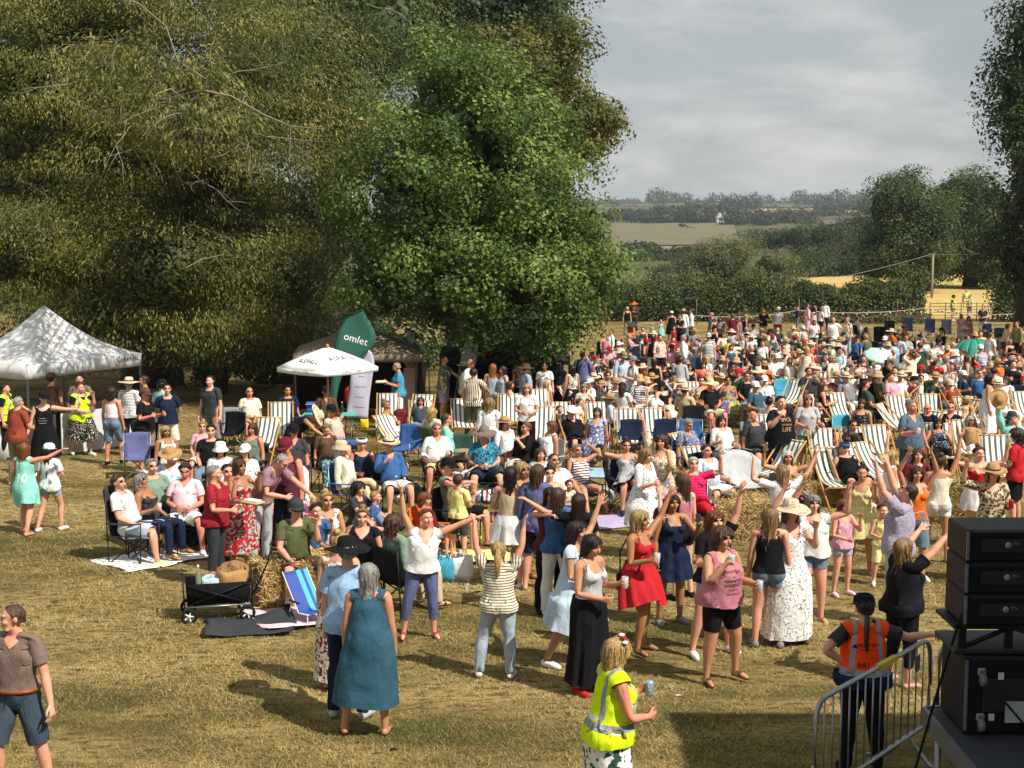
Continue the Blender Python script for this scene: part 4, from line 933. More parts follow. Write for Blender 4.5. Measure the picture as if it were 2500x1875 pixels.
# ------------------------------------------------------------------ one person
PEOPLE = []
SEATS = {'deck': (.34, 34), 'camp': (.44, 16), 'low': (.30, 20), 'bale': (.44, -4), 'floor': (.0, -6), 'stool': (.44, 4)}
_DARKSHOE = ['white', 'black', 'brown', 'grey', 'tan', 'navy']
SHADE_MAT = None
def person(px, py, f=0, g='w', h=None, skin='fair', hair=('short', 'brown'), top=('tee', 'white'), bot=('shorts', 'navy'), dress=None, hat=None, sh=True,
           shoes=None, arms=('down', 'down'), legs=('stand', 'stand'), lean=0, side=0, twist=0, hyaw=0, hpitch=4, seat=None, fat=.15, over=None, props=(), label=None, group=None,
           chair=None, seed=None, sock=False, at_loc=None, seat_h=None, prone=False):
    i = len(PEOPLE); rs = random.Random(1000+i if seed is None else seed)
    child = g in ('girl', 'boy', 'baby'); wom = g in ('w', 'girl')
    if h is None: h = {'w': 1.64, 'm': 1.77, 'girl': 1.30, 'boy': 1.28, 'baby': .75}[g]+rs.uniform(-.03, .03)
    sc = h/1.705; bust = .75 if g == 'w' else 0; ck = {'girl': .55, 'boy': .55, 'baby': 1.3}.get(g, 0)
    if g == 'girl' or g == 'boy': ck = max(0, min(1.0, (1.62-h)*1.3))
    fit = dict(g=1.0 if wom else 0.0, fat=fat, bust=bust, child=ck)
    if isinstance(arms, str): arms = (arms, arms)
    if isinstance(legs, str): legs = (legs, legs)
    sitrec = None; shz = None
    if seat:
        shz, sitrec = SEATS[seat]
        if seat_h is not None: shz = seat_h
        if legs == ('stand', 'stand'): legs = {'deck': ('deck', 'deck'), 'floor': ('floorx', 'floorx'), 'low': ('sitout', 'sitout')}.get(seat, ('sit', 'sit'))
    LV = [LEGS[c] if isinstance(c, str) else c for c in legs]
    kw = dict(lean=lean, side=side, twist=twist, hyaw=hyaw, hpitch=hpitch, sit=sitrec)
    T = solve(arms, LV, **kw)
    if seat:
        dz = shz+.135*sc-T[1][0][2]*sc
        nl = []
        for q, k in enumerate('pm'):
            th, s2 = LV[q]; kz = T[1][BI['sh_'+k]][2]*sc+dz
            if legs[q] in ('sit', 'sitout', 'sitwide', 'deck', 'knees') or seat == 'floor' and legs[q] == 'long':
                need = (kz-.075*sc)/(.415*sc); s2 = np.array(s2, float); s2 /= np.linalg.norm(s2); sx = s2[0]
                if need < .985:
                    s2 = np.array([sx, -math.sqrt(max(0, 1-need*need-sx*sx)), -need]) if need*need+sx*sx < 1 else np.array([0, -.05, -1.])
                else: s2 = np.array([sx, -.05, -1.])
            nl.append((th, tuple(s2)))
        T = solve(arms, nl, **kw)
    a = R(f); Rz = rzz(a)
    V0, F0 = TEMPL[0]; 
    # level of detail from a first guess of the distance
    guess = gp(px, py, 1.3).y if at_loc is None else at_loc[1]
    lod = 0 if guess < 21 else (1 if guess < 44 else 2)
    V0, F0 = TEMPL[lod]
    if ('W', lod) not in _GC: _GC[('W', lod)] = weights(V0)
    def pose(P, W, hang=False, fold=None, sk=None):
        S = shape_fn(P, sk=sk, **fit); S = drape(S) if hang else S
        if fold is not None and lod < 2: S = folds(S, fold[0], i, fold[1])
        return skin_pose(S, W, T)*sc
    B = pose(V0, _GC[('W', lod)])
    if seat: B[:, 2] += dz; lift = dz
    else: lift = -B[:, 2].min(); B[:, 2] += lift
    hm = V0[:, 2] > 1.6; k = np.argmax(np.where(hm, B[:, 2], -9)); top_pt = Rz @ B[k]
    if hat is not None: top_pt = top_pt+np.array([0, 0, .03])
    if at_loc is None:
        Q = gp(px, py, float(top_pt[2])); loc = Vector((Q.x-top_pt[0], Q.y-top_pt[1], 0)); loc.z = float(ground_z(loc.x, loc.y))
    else: loc = Vector(at_loc)
    root = empty('person', loc, a)
    def put(name, P, F, W, mat, rest=None, smooth=True, par=None, hang=False, fold=0, sk=None):
        Q = pose(P, W, hang, (F, fold) if fold else None, sk); Q[:, 2] += lift
        return obj_np(name, Q, F, mat, root if par is None else par, smooth, P if rest is None else rest)
    me = mesh_np('body', B, F0); vattr(me, 'rest', V0); me.materials.append(skin_mat(skin)); body = link(bpy.data.objects.new('body', me), root)
    parts = {'body': body}
    def cm(spec): return cloth_mat(*spec[1:4]) if len(spec) > 1 else cloth_mat('white')
    def wear(spec, nm=None):
        V, F, W = garment(spec[0], lod); o = put(nm or {'tee': 't_shirt', 'polo': 'polo_shirt', 'tucked': 'polo_shirt', 'vtop': 'sleeveless_top', 'tank': 'vest_top', 'cami': 'camisole', 'crop': 'crop_top', 'tube': 'bandeau_top', 'vest': 'high_visibility_vest', 'capri': 'capri_trousers', 'cycling': 'cycling_shorts', 'hotpants': 'hot_pants'}.get(spec[0], spec[0]), V, F, W, cm(spec), hang=GAR[spec[0]][1] in ('top', 'vest'), fold={'top': .017, 'vest': .016, 'loose': .014, 'leg': .014}.get(GAR[spec[0]][1], .004)); parts[spec[0]] = o; return o
    if dress is not None:
        ln, col = dress[0], dress[1:4]; bod = dress[4] if len(dress) > 4 else 'cami'; lo = {'mini': .60, 'short': .50, 'midi': .30, 'maxi': .10}[ln]; fl = {'mini': .07, 'short': .10, 'midi': .09, 'maxi': .13}[ln]
        if len(dress) > 5: fl = dress[5]
        V, F, W = garment(bod, lod); km = V[:, 2] > .99; keepf = km[F].all(1); V2, F2, W2 = skirt_mesh(lo, (1.10, 1.11, 1.14)[lod], fl, (72, 36, 16)[lod], (16, 10, 5)[lod], seed=i)
        VV = np.vstack([V, V2]); FF = np.vstack([F[keepf], F2+len(V)]); WW = np.vstack([W, W2]); parts['dress'] = put('dress', VV, FF, WW, cloth_mat(*col), hang=bod in ('tank', 'vtop', 'blouse'), fold=.010, sk=np.arange(len(VV)) >= len(V))
        top = bot = None
    if bot is not None:
        if bot[0] in ('skirt', 'maxiskirt', 'miniskirt'):
            lo, fl = {'skirt': (.40, .10), 'maxiskirt': (.12, .05), 'miniskirt': (.66, .06)}[bot[0]]
            V, F, W = skirt_mesh(lo, 1.05, fl, (72, 36, 16)[lod], (16, 10, 5)[lod], seed=i); parts['skirt'] = put('skirt', V, F, W, cm(bot), sk=np.ones(len(V), bool))
        else: wear(bot)
    if top is not None: wear(top)
    if over is not None: wear(over)
    if hair is not None:
        V, F, W = hair_mesh(hair[0], lod, i); parts['hair'] = put('hair', V, F, W, hair_mat(hair[1]))
    if hat is not None:
        V, F, W = _GC.setdefault(('hat', hat[0], lod), None) or _GC.update({('hat', hat[0], lod): hat_mesh(hat[0], lod)}) or _GC[('hat', hat[0], lod)]; parts['hat'] = put({'cap': 'cap', 'band': 'head_scarf', 'bucket': 'bucket_hat'}.get(hat[0], 'sun_hat'), V, F, W, cloth_mat(hat[1], *(['marl', 'tan'] if hat[1] in ('cream', 'beige', 'tan') and hat[0] != 'cap' else [])))
        if hat[0] in ('straw', 'wide') and len(hat) > 2:
            pm = MB().lathe([(.0995, .030), (.1035, .030), (.1005, .052), (.096, .052)], 20); V = np.array(pm.v)*np.array([1, 1.16, 1])+HC+np.array([0, -.004, .012])
            F = np.array([(q[0], q[1], q[2]) for q in pm.f]+[(q[0], q[2], q[3]) for q in pm.f]); W = np.zeros((len(V), len(BN))); W[:, 4] = 1
            put('hat_band', V, F, W, cloth_mat(hat[2]), par=None)
    if sh and lod < 2 and not child:
        global SHADE_MAT
        if SHADE_MAT is None: SHADE_MAT = plain('sunglass_lens', (.012, .011, .012), .12, spec=.6)
        V, F, W = SHADES; put('sunglasses', V, F, W, SHADE_MAT)
    if lod == 0 or (lod == 1 and guess < 34):
        for nm, V, F, W in FACE:
            if nm == 'eye' and sh and not child: continue
            put(nm, V, F, W, plain('eye_dark', (.035, .022, .016), .25) if nm == 'eye' else plain('lips', (.33, .10, .085), .5))
    if shoes is None: shoes = rs.choice([('shoe', 'white'), ('shoe', 'white'), ('shoe', 'black'), ('sandal', 'brown'), ('shoe', 'grey'), ('sandal', 'black'), ('shoe', 'navy')])
    if shoes:
        if shoes[0] == 'sandal':
            V, F, W = garment('sandal', lod); Vb, Fb, Wb = garment('shoe', lod)
            band = clip_tri(Vb-0.004*vnorm(Vb, Fb), Fb, np.minimum(np.abs(Vb[:, 1]+.075)-.014, np.abs(Vb[:, 1]+.030)-.012)) if lod < 2 else None
            if band is not None and len(band[1]): V = np.vstack([V, band[0]]); F = np.vstack([F, band[1]+len(V)-len(band[0])]); W = weights(V)
        else: V, F, W = garment(shoes[0], lod)
        for s in (1, -1):
            kf = (V[F][:, :, 0].mean(1)*s > 0); u, inv = np.unique(F[kf], return_inverse=True)
            if len(u): put('shoe' if shoes[0] != 'sandal' else 'sandal', V[u], inv.reshape(-1, 3), W[u], cloth_mat(shoes[1]))
        if sock and lod < 2:
            V, F, W = garment('sock', lod)
            for s in (1, -1):
                kf = (V[F][:, :, 0].mean(1)*s > 0); u, inv = np.unique(F[kf], return_inverse=True); put('sock', V[u], inv.reshape(-1, 3), W[u], cloth_mat('white'))
    # where the hands are, in the world
    M = Matrix.Translation(loc) @ rotz(a); hands = {}
    for s, kk in ((1, 'p'), (-1, 'm')):
        b = BI['ha_'+kk]; c = (SHO+ADIR*(AL+FL+.075))*np.array([s, 1, 1])+np.array([0, 0, -.034])
        loc_h = (T[0][b] @ (c-T[2][b])+T[1][b])*sc; loc_h[2] += lift; hands[kk] = M @ Vector(loc_h)
    rec = dict(root=root, loc=loc, f=f, px=px, py=py, lod=lod, sc=sc, parts=parts, hands=hands, T=T, lift=lift, g=g, top=top, bot=bot, dress=dress, hat=hat, seat=seat, arms=arms, over=over, label=label, props=props, chair=chair, fit=fit, headz=float(top_pt[2]))
    PEOPLE.append(rec)
    if group: root['group'] = group
    root['category'] = 'person'
    if label: root['label'] = label
    for pr in props: hold(rec, pr)
    if chair: seat_under(rec, chair)
    return rec
# ================================================================== chairs and things
AUTO = []           # (root, kind of phrase, record or None) labelled at the end
WOODM = plain('pale_wood', '#c08f52', .55, scale=18, var=.2); STEEL = plain('grey_steel', '#8f9296', .4, .7, var=.08); DARKM = plain('black_tube', '#1b1b1d', .45, .3, var=.1); GALV = plain('galvanised_steel', '#9da1a3', .42, .75, var=.18, scale=14)
BLACKP = plain('black_plastic', '#19191b', .55); WHITEP = plain('white_plastic', '#e6e6e3', .5, var=.05)
def fabric(col, name=None): return cloth_mat(col)
def stripe_mat():
    if 'deckstripe' in _M: return _M['deckstripe']
    t = NT('deckchair_stripe'); a = t.n('ShaderNodeAttribute', attribute_name='rest'); sp = t.n('ShaderNodeSeparateXYZ'); t.l(a.outputs['Vector'], sp.inputs[0])
    f = t.math('FRACT', t.math('MULTIPLY', t.math('ADD', sp.outputs['X'], 1.026), 9.6))
    c = t.mix(t.ramp(f, [(.0, (1, 1, 1)), (.40, (1, 1, 1)), (.43, (0, 0, 0))]), (.80, .79, .74), (.085, .105, .085))
    n = t.noise(5, 3, a.outputs['Vector']); c = t.mix(t.math('MULTIPLY', n, .22), c, (.45, .42, .36), 'MULTIPLY')
    t.l(c, t.b.inputs['Base Color']); t.b.inputs['Roughness'].default_value = .85; t.bump(t.noise(9, 3, a.outputs['Vector']), .3, .02); _M['deckstripe'] = t.m; return t.m
_PROTO = {}
def deckchair_proto(rec=0):
    key = ('deck', rec)
    if key in _PROTO: return copy_tree(_PROTO[key])
    r = empty('deckchair'); ty, tz = [(.50, .98), (.40, 1.06), (.62, .86)][rec]
    for s in (-1, 1):
        MB().tube([(s*.285, -.58, .03), (s*.285, ty, tz+.03)], .019, 6).build('long_rail', WOODM, r)
        MB().tube([(s*.255, .46, .02), (s*.255, -.44, .42)], .018, 6).build('short_rail', WOODM, r)
        MB().tube([(s*.315, .12+ty*.25, .50+.25*(tz-.5)), (s*.315, .50, .06)], .015, 6).build('prop_strut', WOODM, r)
    MB().tube([(-.29, ty, tz), (.29, ty, tz)], .017, 6).build('top_bar', WOODM, r); MB().tube([(-.26, -.43, .41), (.26, -.43, .41)], .017, 6).build('front_bar', WOODM, r); MB().tube([(-.29, -.57, .035), (.29, -.57, .035)], .017, 6).build('foot_bar', WOODM, r)
    g = []
    for i in range(15):
        t = i/14; y = ty+(-.43-ty)*t; z = tz+(.41-tz)*t-.235*math.sin(math.pi*t**.80)**1.1; g.append([(x, y+.01, z+.02) for x in np.linspace(-.235, .235, 7)])
    MB().sheet(g, .006).build('striped_sling', stripe_mat(), r, rest=True)
    _PROTO[key] = r; return r
def camp_proto(col, style='camp'):
    key = (style, col)
    if key in _PROTO: return copy_tree(_PROTO[key])
    r = empty('folding_chair'); fm = fabric(col); fr = DARKM if style != 'camp' or col in ('black', 'charcoal') else STEEL
    sh = .42; bh = {'camp': .90, 'high': 1.12, 'low': .72}[style]; sh = {'camp': .42, 'high': .42, 'low': .26}[style]
    for s in (-1, 1):
        MB().tube([(s*.27, -.24, .01), (-s*.22, .24, sh+.02)], .0105, 5).build('leg', fr, r); MB().tube([(s*.27, .26, .01), (s*.26, .30, bh)], .0105, 5).build('leg', fr, r)
        MB().tube([(s*.27, -.24, .01), (s*.28, -.26, sh+.20)], .0105, 5).build('leg', fr, r); MB().tube([(s*.27, .26, .01), (s*.24, -.24, sh-.02)], .0105, 5).build('leg', fr, r)
        g = [[(s*.25, y, sh+.20-.02*math.sin((y+.27)*5)), (s*.32, y, sh+.20-.02*math.sin((y+.27)*5))] for y in np.linspace(-.27, .27, 6)]; MB().sheet(g, .012).build('armrest', fm, r)
    g = []
    for i in range(6):
        t = i/5; y = -.25+.47*t; g.append([(x, y, sh+.02*(1-t)-.055*math.cos(x*5.6)*math.sin(math.pi*(.15+.8*t))) for x in np.linspace(-.26, .26, 7)])
    for i in range(1, 8):
        t = i/7; g.append([(x, .22+.10*t+.055*math.cos(x*5.6)*math.sin(math.pi*(.15+.6*t)), sh+t*(bh-sh)-.02*(1-math.cos(x*5.6))*(t > .9)) for x in np.linspace(-.26, .26, 7)])
    MB().sheet(g, .010).build('seat_sling', fm, r, rest=True)
    _PROTO[key] = r; return r
def chair_at(kind, loc, f, label=None, rec=None, group=None):
    """kind: deck | camp:navy | high:grey | low:blue"""
    if kind.startswith('deck'): o = deckchair_proto({'deck': 0, 'deckup': 1, 'decklow': 2}[kind]); nm, gr, cat = 'green and white striped deckchair', 'striped deckchairs on the lawn', 'deckchair'
    else:
        st, col = kind.split(':'); o = camp_proto(col, st); nm, gr, cat = '%s %sfolding chair' % (col, {'camp': '', 'high': 'high-backed ', 'low': 'low '}[st]), 'folding chairs on the lawn', 'chair'
    o.location = loc; o.rotation_euler = (0, 0, R(f)); tag(o, label, cat, group or gr)
    if not label: o['label'] = ''; AUTO.append((o, nm, rec))
    return o
def chair_px(kind, px, py, f=0, top=None, label=None):
    """empty chair: px,py is the middle of its top edge"""
    hh = {'deck': 1.0, 'deckup': 1.08, 'decklow': .88}.get(kind) or {'camp': .90, 'high': 1.12, 'low': .72}[kind.split(':')[0]]
    yb = {'deck': .5, 'deckup': .4, 'decklow': .6}.get(kind, .3); Q = gp(px, py, hh); a = R(f); off = Vector((-math.sin(a)*yb, math.cos(a)*yb)); x, y = Q.x-off.x, Q.y-off.y
    return chair_at(kind, (x, y, float(ground_z(x, y))), f, label)
def seat_under(rec, kind):
    loc = Vector(rec['loc']); f = R(rec['f'])
    if kind == 'bale': straw_bale(loc+Vector((math.sin(f)*.02, -math.cos(f)*.02, 0)), rec['f'], None, rec); return
    d = .06 if kind.startswith('deck') else .02
    loc = loc+Vector((-math.sin(f), math.cos(f), 0))*(-d); loc.z = float(ground_z(loc.x, loc.y)); chair_at(kind, loc, rec['f'], None, rec)
STRAWM = None
def straw_bale(loc, f, label=None, rec=None):
    global STRAWM
    if STRAWM is None:
        t = NT('straw'); a = t.n('ShaderNodeAttribute', attribute_name='tint'); t.l(t.ramp(a.outputs['Fac'], [(.1, (.20, .12, .035)), (.5, (.46, .31, .10)), (.9, (.66, .50, .22))]), t.b.inputs['Base Color']); t.b.inputs['Roughness'].default_value = .8; STRAWM = t.m
    if 'bale' not in _PROTO:
        r = empty('straw_bale'); mb = MB().box((0, 0, .21), (.92, .46, .41), bev=.04); b = mb.build('packed_straw', plain('straw_core', (.34, .23, .075), .9, scale=30, var=.4, bump=.8), r)
        rs = np.random.default_rng(5); n = 3200; fc = rs.integers(0, 5, n); u, v_ = rs.random(n)*2-1, rs.random(n)*2-1; P = np.zeros((n, 3)); N = np.zeros((n, 3))
        for k, (ax, sg) in enumerate(((0, 1), (0, -1), (1, 1), (1, -1), (2, 1))):
            m = fc == k; hs = (.46, .23, .205); o2 = [i for i in range(3) if i != ax]; P[m, ax] = sg*hs[ax]; P[m, o2[0]] = u[m]*hs[o2[0]]; P[m, o2[1]] = v_[m]*hs[o2[1]]; N[m, ax] = sg
        P[:, 2] += .21; d = rs.normal(size=(n, 3)); d -= N*np.sum(d*N, 1, keepdims=True)*.7; d /= np.linalg.norm(d, axis=1, keepdims=True); L = (.04+.07*rs.random(n))[:, None]; w = np.cross(d, N)*.003
        P += N*.006; V = np.stack([P-d*L-w, P-d*L+w, P+d*L+w+N*.012*rs.random((n, 1)), P+d*L-w], 1).reshape(-1, 3); V[:, 2] = np.maximum(V[:, 2], .004)
        s = obj_np('loose_straw', V, np.arange(4*n).reshape(-1, 4), STRAWM, r, False); fattr(s.data, 'tint', rs.random(n), 'FACE'); s['kind'] = 'stuff'
        for y in (-.17, .17): MB().box((y*1.6, 0, .21), (.008, .475, .425)).build('twine', plain('orange_twine', '#b8662a'), r)
        _PROTO['bale'] = r; o = r
    else: o = copy_tree(_PROTO['bale'])
    o.location = loc; o.rotation_euler = (0, 0, R(f)); tag(o, label, 'straw bale', 'straw bales used as seats')
    if not label: o['label'] = ''; AUTO.append((o, 'straw bale', rec))
    return o
# ---- held things
CUPM = glassy('clear_plastic', '#e8ecee', .42); BEER = plain('amber_drink', '#b8822a', .2); COLA = plain('dark_drink', '#2a1210', .2); PINKD = plain('pink_drink', '#d86a70', .2)
def hold(rec, pr):
    k, side = pr[0], pr[1]; p = rec['hands'][side]; who = rec
    if k == 'cup':
        r = empty('plastic_cup', p-Vector((0, 0, .045))); MB().lathe([(.026, 0), (.027, .004), (.036, .115), (.0345, .115), (.025, .008), (0, .008)], 14).build('wall', CUPM, r)
        lv = {'beer': .075, 'cola': .08, 'pink': .085, 'empty': .012}.get(pr[2] if len(pr) > 2 else 'beer'); MB().lathe([(0, .009), (.0245, .009), (.0255+.075*lv, lv), (0, lv)], 14).build('drink', {'beer': BEER, 'cola': COLA, 'pink': PINKD}.get(pr[2] if len(pr) > 2 else 'beer', BEER), r); nm = 'clear plastic cup'; cat = 'cup'
    elif k == 'can':
        r = empty('drink_can', p-Vector((0, 0, .05))); MB().lathe([(0, 0), (.026, .0), (.033, .012), (.033, .105), (.027, .118), (0, .116)], 14).build('can_wall', plain('can_'+pr[2], CLOTH[pr[2]], .3, .4), r); nm = pr[2]+' drink can'; cat = 'can'
    elif k == 'phone':
        r = MB().box((0, 0, .03), (.075, .009, .15), Matrix.Rotation(R(-15), 3, 'X'), .004).build('phone', BLACKP); r.location = p; r.rotation_euler = (0, 0, R(rec['f'])); nm = 'black phone'; cat = 'phone'
    elif k == 'hat':
        V, F, W = hat_mesh(pr[3] if len(pr) > 3 else 'straw', 0); r = obj_np('held_sun_hat', V-HC, F, cloth_mat(pr[2], 'marl', 'tan') if pr[2] != 'pink' else plain('pink_felt', '#e07fc0', .8)); r.location = p+Vector((0, -.05, .03)); r.rotation_euler = pr[4] if len(pr) > 4 else (R(75), 0, 0); nm = pr[2]+' hat'; cat = 'hat'
    elif k == 'tray':
        r = empty('food_tray', p+Vector((0, 0, .02)), R(rec['f'])); MB().box((0, -.1, 0), (.20, .30, .03), None, .01).build('tray', plain('card_tray', '#c9a877'), r); MB().box((0, -.1, .025), (.12, .26, .035), None, .015).build('napkin', WHITEP, r); nm = 'cardboard food tray'; cat = 'tray'
    elif k == 'bag':
        r = empty('handbag', p-Vector((0, 0, .28)), R(rec['f'])); MB().box((0, 0, -.0), (.30, .11, .22), None, .03).build('pouch', cloth_mat(pr[2]), r); MB().tube([(-.12, 0, .1), (-.08, 0, .24), (0, 0, .29), (.08, 0, .24), (.12, 0, .1)], .008, 5).build('strap', cloth_mat(pr[2]), r); nm = pr[2]+' bag'; cat = 'bag'
    tag(r, '', cat, 'things in hands'); AUTO.append((r, nm, rec)); return r
def shoulder_bag(rec, col='black', side='p'):
    s = 1 if side == 'p' else -1; M = Matrix.Translation(rec['loc']) @ rotz(R(rec['f'])); k = rec['sc']
    r = empty('shoulder_bag', M @ Vector((s*.20*k, .05, .88*k)), R(rec['f'])); MB().box((0, 0, 0), (.10, .24, .19), None, .03).build('pouch', cloth_mat(col), r)
    MB().tube([(0, .08, .09), (-s*.06, .13, .32), (-s*.24, .10, .545), (-s*.32, -.02, .555), (-s*.22, -.135, .42), (-s*.02, -.16, .15), (0, -.08, .09)], .010, 5).build('strap', cloth_mat(col), r); tag(r, '', 'bag', 'bags worn by people'); AUTO.append((r, col+' cross-body bag', rec))
# ---- lettering
def text_mesh(txt, size, name='lettering'):
    c = bpy.data.curves.new(name, 'FONT'); c.body = txt; c.size = size; c.align_x = 'CENTER'; c.align_y = 'CENTER'; c.space_line = .85; c.resolution_u = 2
    o = bpy.data.objects.new(name, c); COL.objects.link(o); dg = bpy.context.evaluated_depsgraph_get(); me = bpy.data.meshes.new_from_object(o.evaluated_get(dg)); COL.objects.unlink(o); bpy.data.objects.remove(o); bpy.data.curves.remove(c); return me
def lettering(txt, size, M, mat, parent=None, name='lettering', onto=None, push=.004, thick=.0):
    """flat letters; M places the text plane (x right, y up, z out) in the parent's space; onto = objects to drape on"""
    me = text_mesh(txt, size, name); bm = bmesh.new(); bm.from_mesh(me)
    if onto is not None:
        bmesh.ops.subdivide_edges(bm, edges=[e for e in bm.edges if e.calc_length() > size*.18], cuts=1); bmesh.ops.triangulate(bm, faces=bm.faces)
    z = (M.to_3x3() @ Vector((0, 0, 1))).normalized()
    trees = [BVHTree.FromPolygons([v.co.copy() for v in q.data.vertices], [tuple(p.vertices) for p in q.data.polygons]) for q in (onto or [])]
    for v in bm.verts:
        p = M @ v.co
        if trees:
            best = None
            for tr in trees:
                h = tr.ray_cast(p+z*.4, -z, .9)
                if h[0] is not None and (best is None or h[3] < best[1]): best = (h[0], h[3])
            if best: p = best[0]+z*push
        v.co = p
    bm.to_mesh(me); bm.free(); me.materials.append(mat); return link(bpy.data.objects.new(name, me), parent)
INK = plain('black_ink', '#141414', .7); WHINK = plain('white_ink', '#f0f0ee', .7)
# ---- gazebo
def gazebo(name, label, O, ex, w, d, eave, peak, mat, postm, val=.22, sag=.12, walls=(), wallmat=None, legs=True):
    """O: front corner on the ground, ex: unit direction of the w side; the d side is to its left"""
    ex = Vector((ex[0], ex[1], 0)).normalized(); ey = Vector((-ex.y, ex.x, 0)); r = empty(name, O); C = [Vector((0, 0, 0)), ex*w, ex*w+ey*d, ey*d]; pk = ex*w/2+ey*d/2+Vector((0, 0, peak))
    for q in range(4):
        a, b = C[q]+Vector((0, 0, eave)), C[(q+1) % 4]+Vector((0, 0, eave)); g = []
        for i in range(9):
            t = i/8; row = []
            for j in range(9):
                u = j/8; e = a*(1-u)+b*u; p = e*(1-t)+pk*t; p = p-Vector((0, 0, sag*math.sin(math.pi*t)*(1+.5*math.sin(math.pi*u)))); row.append(p)
            g.append(row)
        MB().sheet(g, .004).build('roof_panel', mat, r, rest=True)
        nrm = (b-a).cross(Vector((0, 0, 1))).normalized(); g = [[(a*(1-u)+b*u)+nrm*(.006+.012*math.sin(u*23)*t)-Vector((0, 0, val*t+.012*math.sin(u*9)*t)) for u in np.linspace(0, 1, 17)] for t in (0, .5, 1)]
        MB().sheet(g, .003).build('valance', mat, r, rest=True)
        if legs: MB().box(C[q]+Vector((0, 0, eave/2))+(ex*w/2+ey*d/2-C[q]).normalized()*.03, (.04, .04, eave)).build('post', postm, r)
        if q in walls:
            a2, b2 = C[q]*.995+(pk-Vector((0, 0, peak)))*.005, C[(q+1) % 4]*.995+(pk-Vector((0, 0, peak)))*.005; g = [[(a2*(1-u)+b2*u)+Vector((0, 0, z))+nrm*-.03+nrm*.02*math.sin(u*31) for u in np.linspace(0, 1, 22)] for z in (.02, eave*.5, eave-.02)]; MB().sheet(g, .003).build('side_wall', wallmat or mat, r, rest=True)
    tag(r, label, 'gazebo'); return r
def feather(name, label, base, hgt, wid, mat, shape='drop', f=0, lean=0):
    r = empty(name, base, R(f)); n = 18; L = []; Rr = []
    for i in range(n+1):
        t = i/n; z = .45+t*(hgt-.45)
        if shape == 'drop': wd = wid*(.16+.22*t+.72*math.exp(-((t-.74)/.22)**2))*math.sqrt(max(0, 1-(max(0, t-.78)/.22)**2)); x0 = -.10*math.sin(t*3.0)+wid*.52*(1-math.sqrt(max(0, 1-(max(0, t-.72)/.28)**2)))
        elif shape == 'feather': wd = wid*(1 if t < .72 else math.sqrt(max(0, 1-((t-.72)/.28)**2))); x0 = .10*t*t
        L.append((x0, .015*math.sin(t*9), z)); Rr.append((x0+wd, .03*math.sin(t*7+1)+.02, z))
    g = [[tuple(Vector(L[i])*(1-u)+Vector(Rr[i])*u+Vector((0, .03*math.sin(u*5+i*.4), 0))) for u in np.linspace(0, 1, 7)] for i in range(n+1)]
    cl = MB().sheet(g, .004).build('flag_cloth', mat, r, rest=True); MB().tube([(0, 0, 0)]+L+[Rr[-1]], .012, 6).build('pole', BLACKP, r); MB().tube([(-.3, 0, .02), (.3, 0, .02)], .02, 5).build('base_foot', BLACKP, r); MB().tube([(0, -.3, .03), (0, .3, .03)], .02, 5).build('base_foot', BLACKP, r)
    tag(r, label, 'flag'); r.rotation_euler[1] = R(lean); return r, cl
def blanket(label, c, rz, w, d, mat, seed=0, rough=.03, name='picnic_blanket'):
    rs = np.random.default_rng(seed); ph = rs.uniform(0, 6, 6); g = []
    for i in range(19):
        row = []
        for j in range(19):
            x, y = (i/18-.5)*w, (j/18-.5)*d; ed = .03*math.sin(y*7+ph[0])*(abs(i/18-.5)*2)**4; p = rotz(R(rz)) @ Vector((x+ed, y+.03*math.sin(x*8+ph[1])*(abs(j/18-.5)*2)**4, 0)); gx, gy = c.x+p.x, c.y+p.y
            hz = .014+rough*(.5+.5*math.sin(x*5.3+y*2.1+ph[2]))*(.5+.5*math.sin(y*6.1-x*3.3+ph[3]))**2+rough*.5*abs(math.sin(x*9+y*11+ph[4]))*(abs(i/18-.5)*2)**2; row.append((p.x, p.y, float(ground_z(gx, gy))-c.z+hz+.01))
        g.append(row)
    o = MB().sheet(g[::-1], .006).build(name, mat, None, rest=True); o.location = c; tag(o, label, 'blanket', 'blankets spread on the grass'); return o
def bag(label, c, size, col, handles=True, rz=0, name='carrier_bag', cat='bag', mat=None):
    r = empty(name, c, R(rz)); m = mat or cloth_mat(col); x, y, z = size
    g = []
    for k in range(21):
        a = 2*math.pi*k/20; cx, cy = math.cos(a), math.sin(a); q = (abs(cx)**4+abs(cy)**4)**-.25; row = []
        for zz, s in ((0, .92), (.35, 1.04), (.75, 1.0), (1.0, .90)): row.append((cx*q*x/2*s, cy*q*y/2*s+.01*math.sin(a*3+zz*6), z*zz+.012*math.sin(a*4)*zz))
        g.append(row)
    MB().sheet(g, .006).build('bag_side', m, r, rest=True); MB().box((0, 0, .012), (x*.9, y*.9, .02)).build('bag_bottom', m, r)
    if handles:
        for s in (-1, 1): MB().tube([(-x*.22, s*y*.42, z*.95), (-x*.15, s*y*.38, z*1.22), (x*.15, s*y*.38, z*1.22), (x*.22, s*y*.42, z*.95)], .009, 5).build('handle', m, r)
    tag(r, label, cat, 'bags on the grass'); return r
def backpack(label, c, col, rz=0, s=1.0):
    r = empty('rucksack', c, R(rz)); m = cloth_mat(col); MB().box((0, 0, .24*s), (.32*s, .2*s, .46*s), None, .07).build('pack_body', m, r); MB().box((0, -.115*s, .16*s), (.24*s, .07*s, .22*s), None, .03).build('front_pocket', m, r)
    for q in (-1, 1): MB().tube([(q*.09, .1*s, .42*s), (q*.1, .16*s, .30*s), (q*.1, .11*s, .08*s)], .014, 5).build('strap', BLACKP, r)
    tag(r, label, 'rucksack', 'bags on the grass'); return r
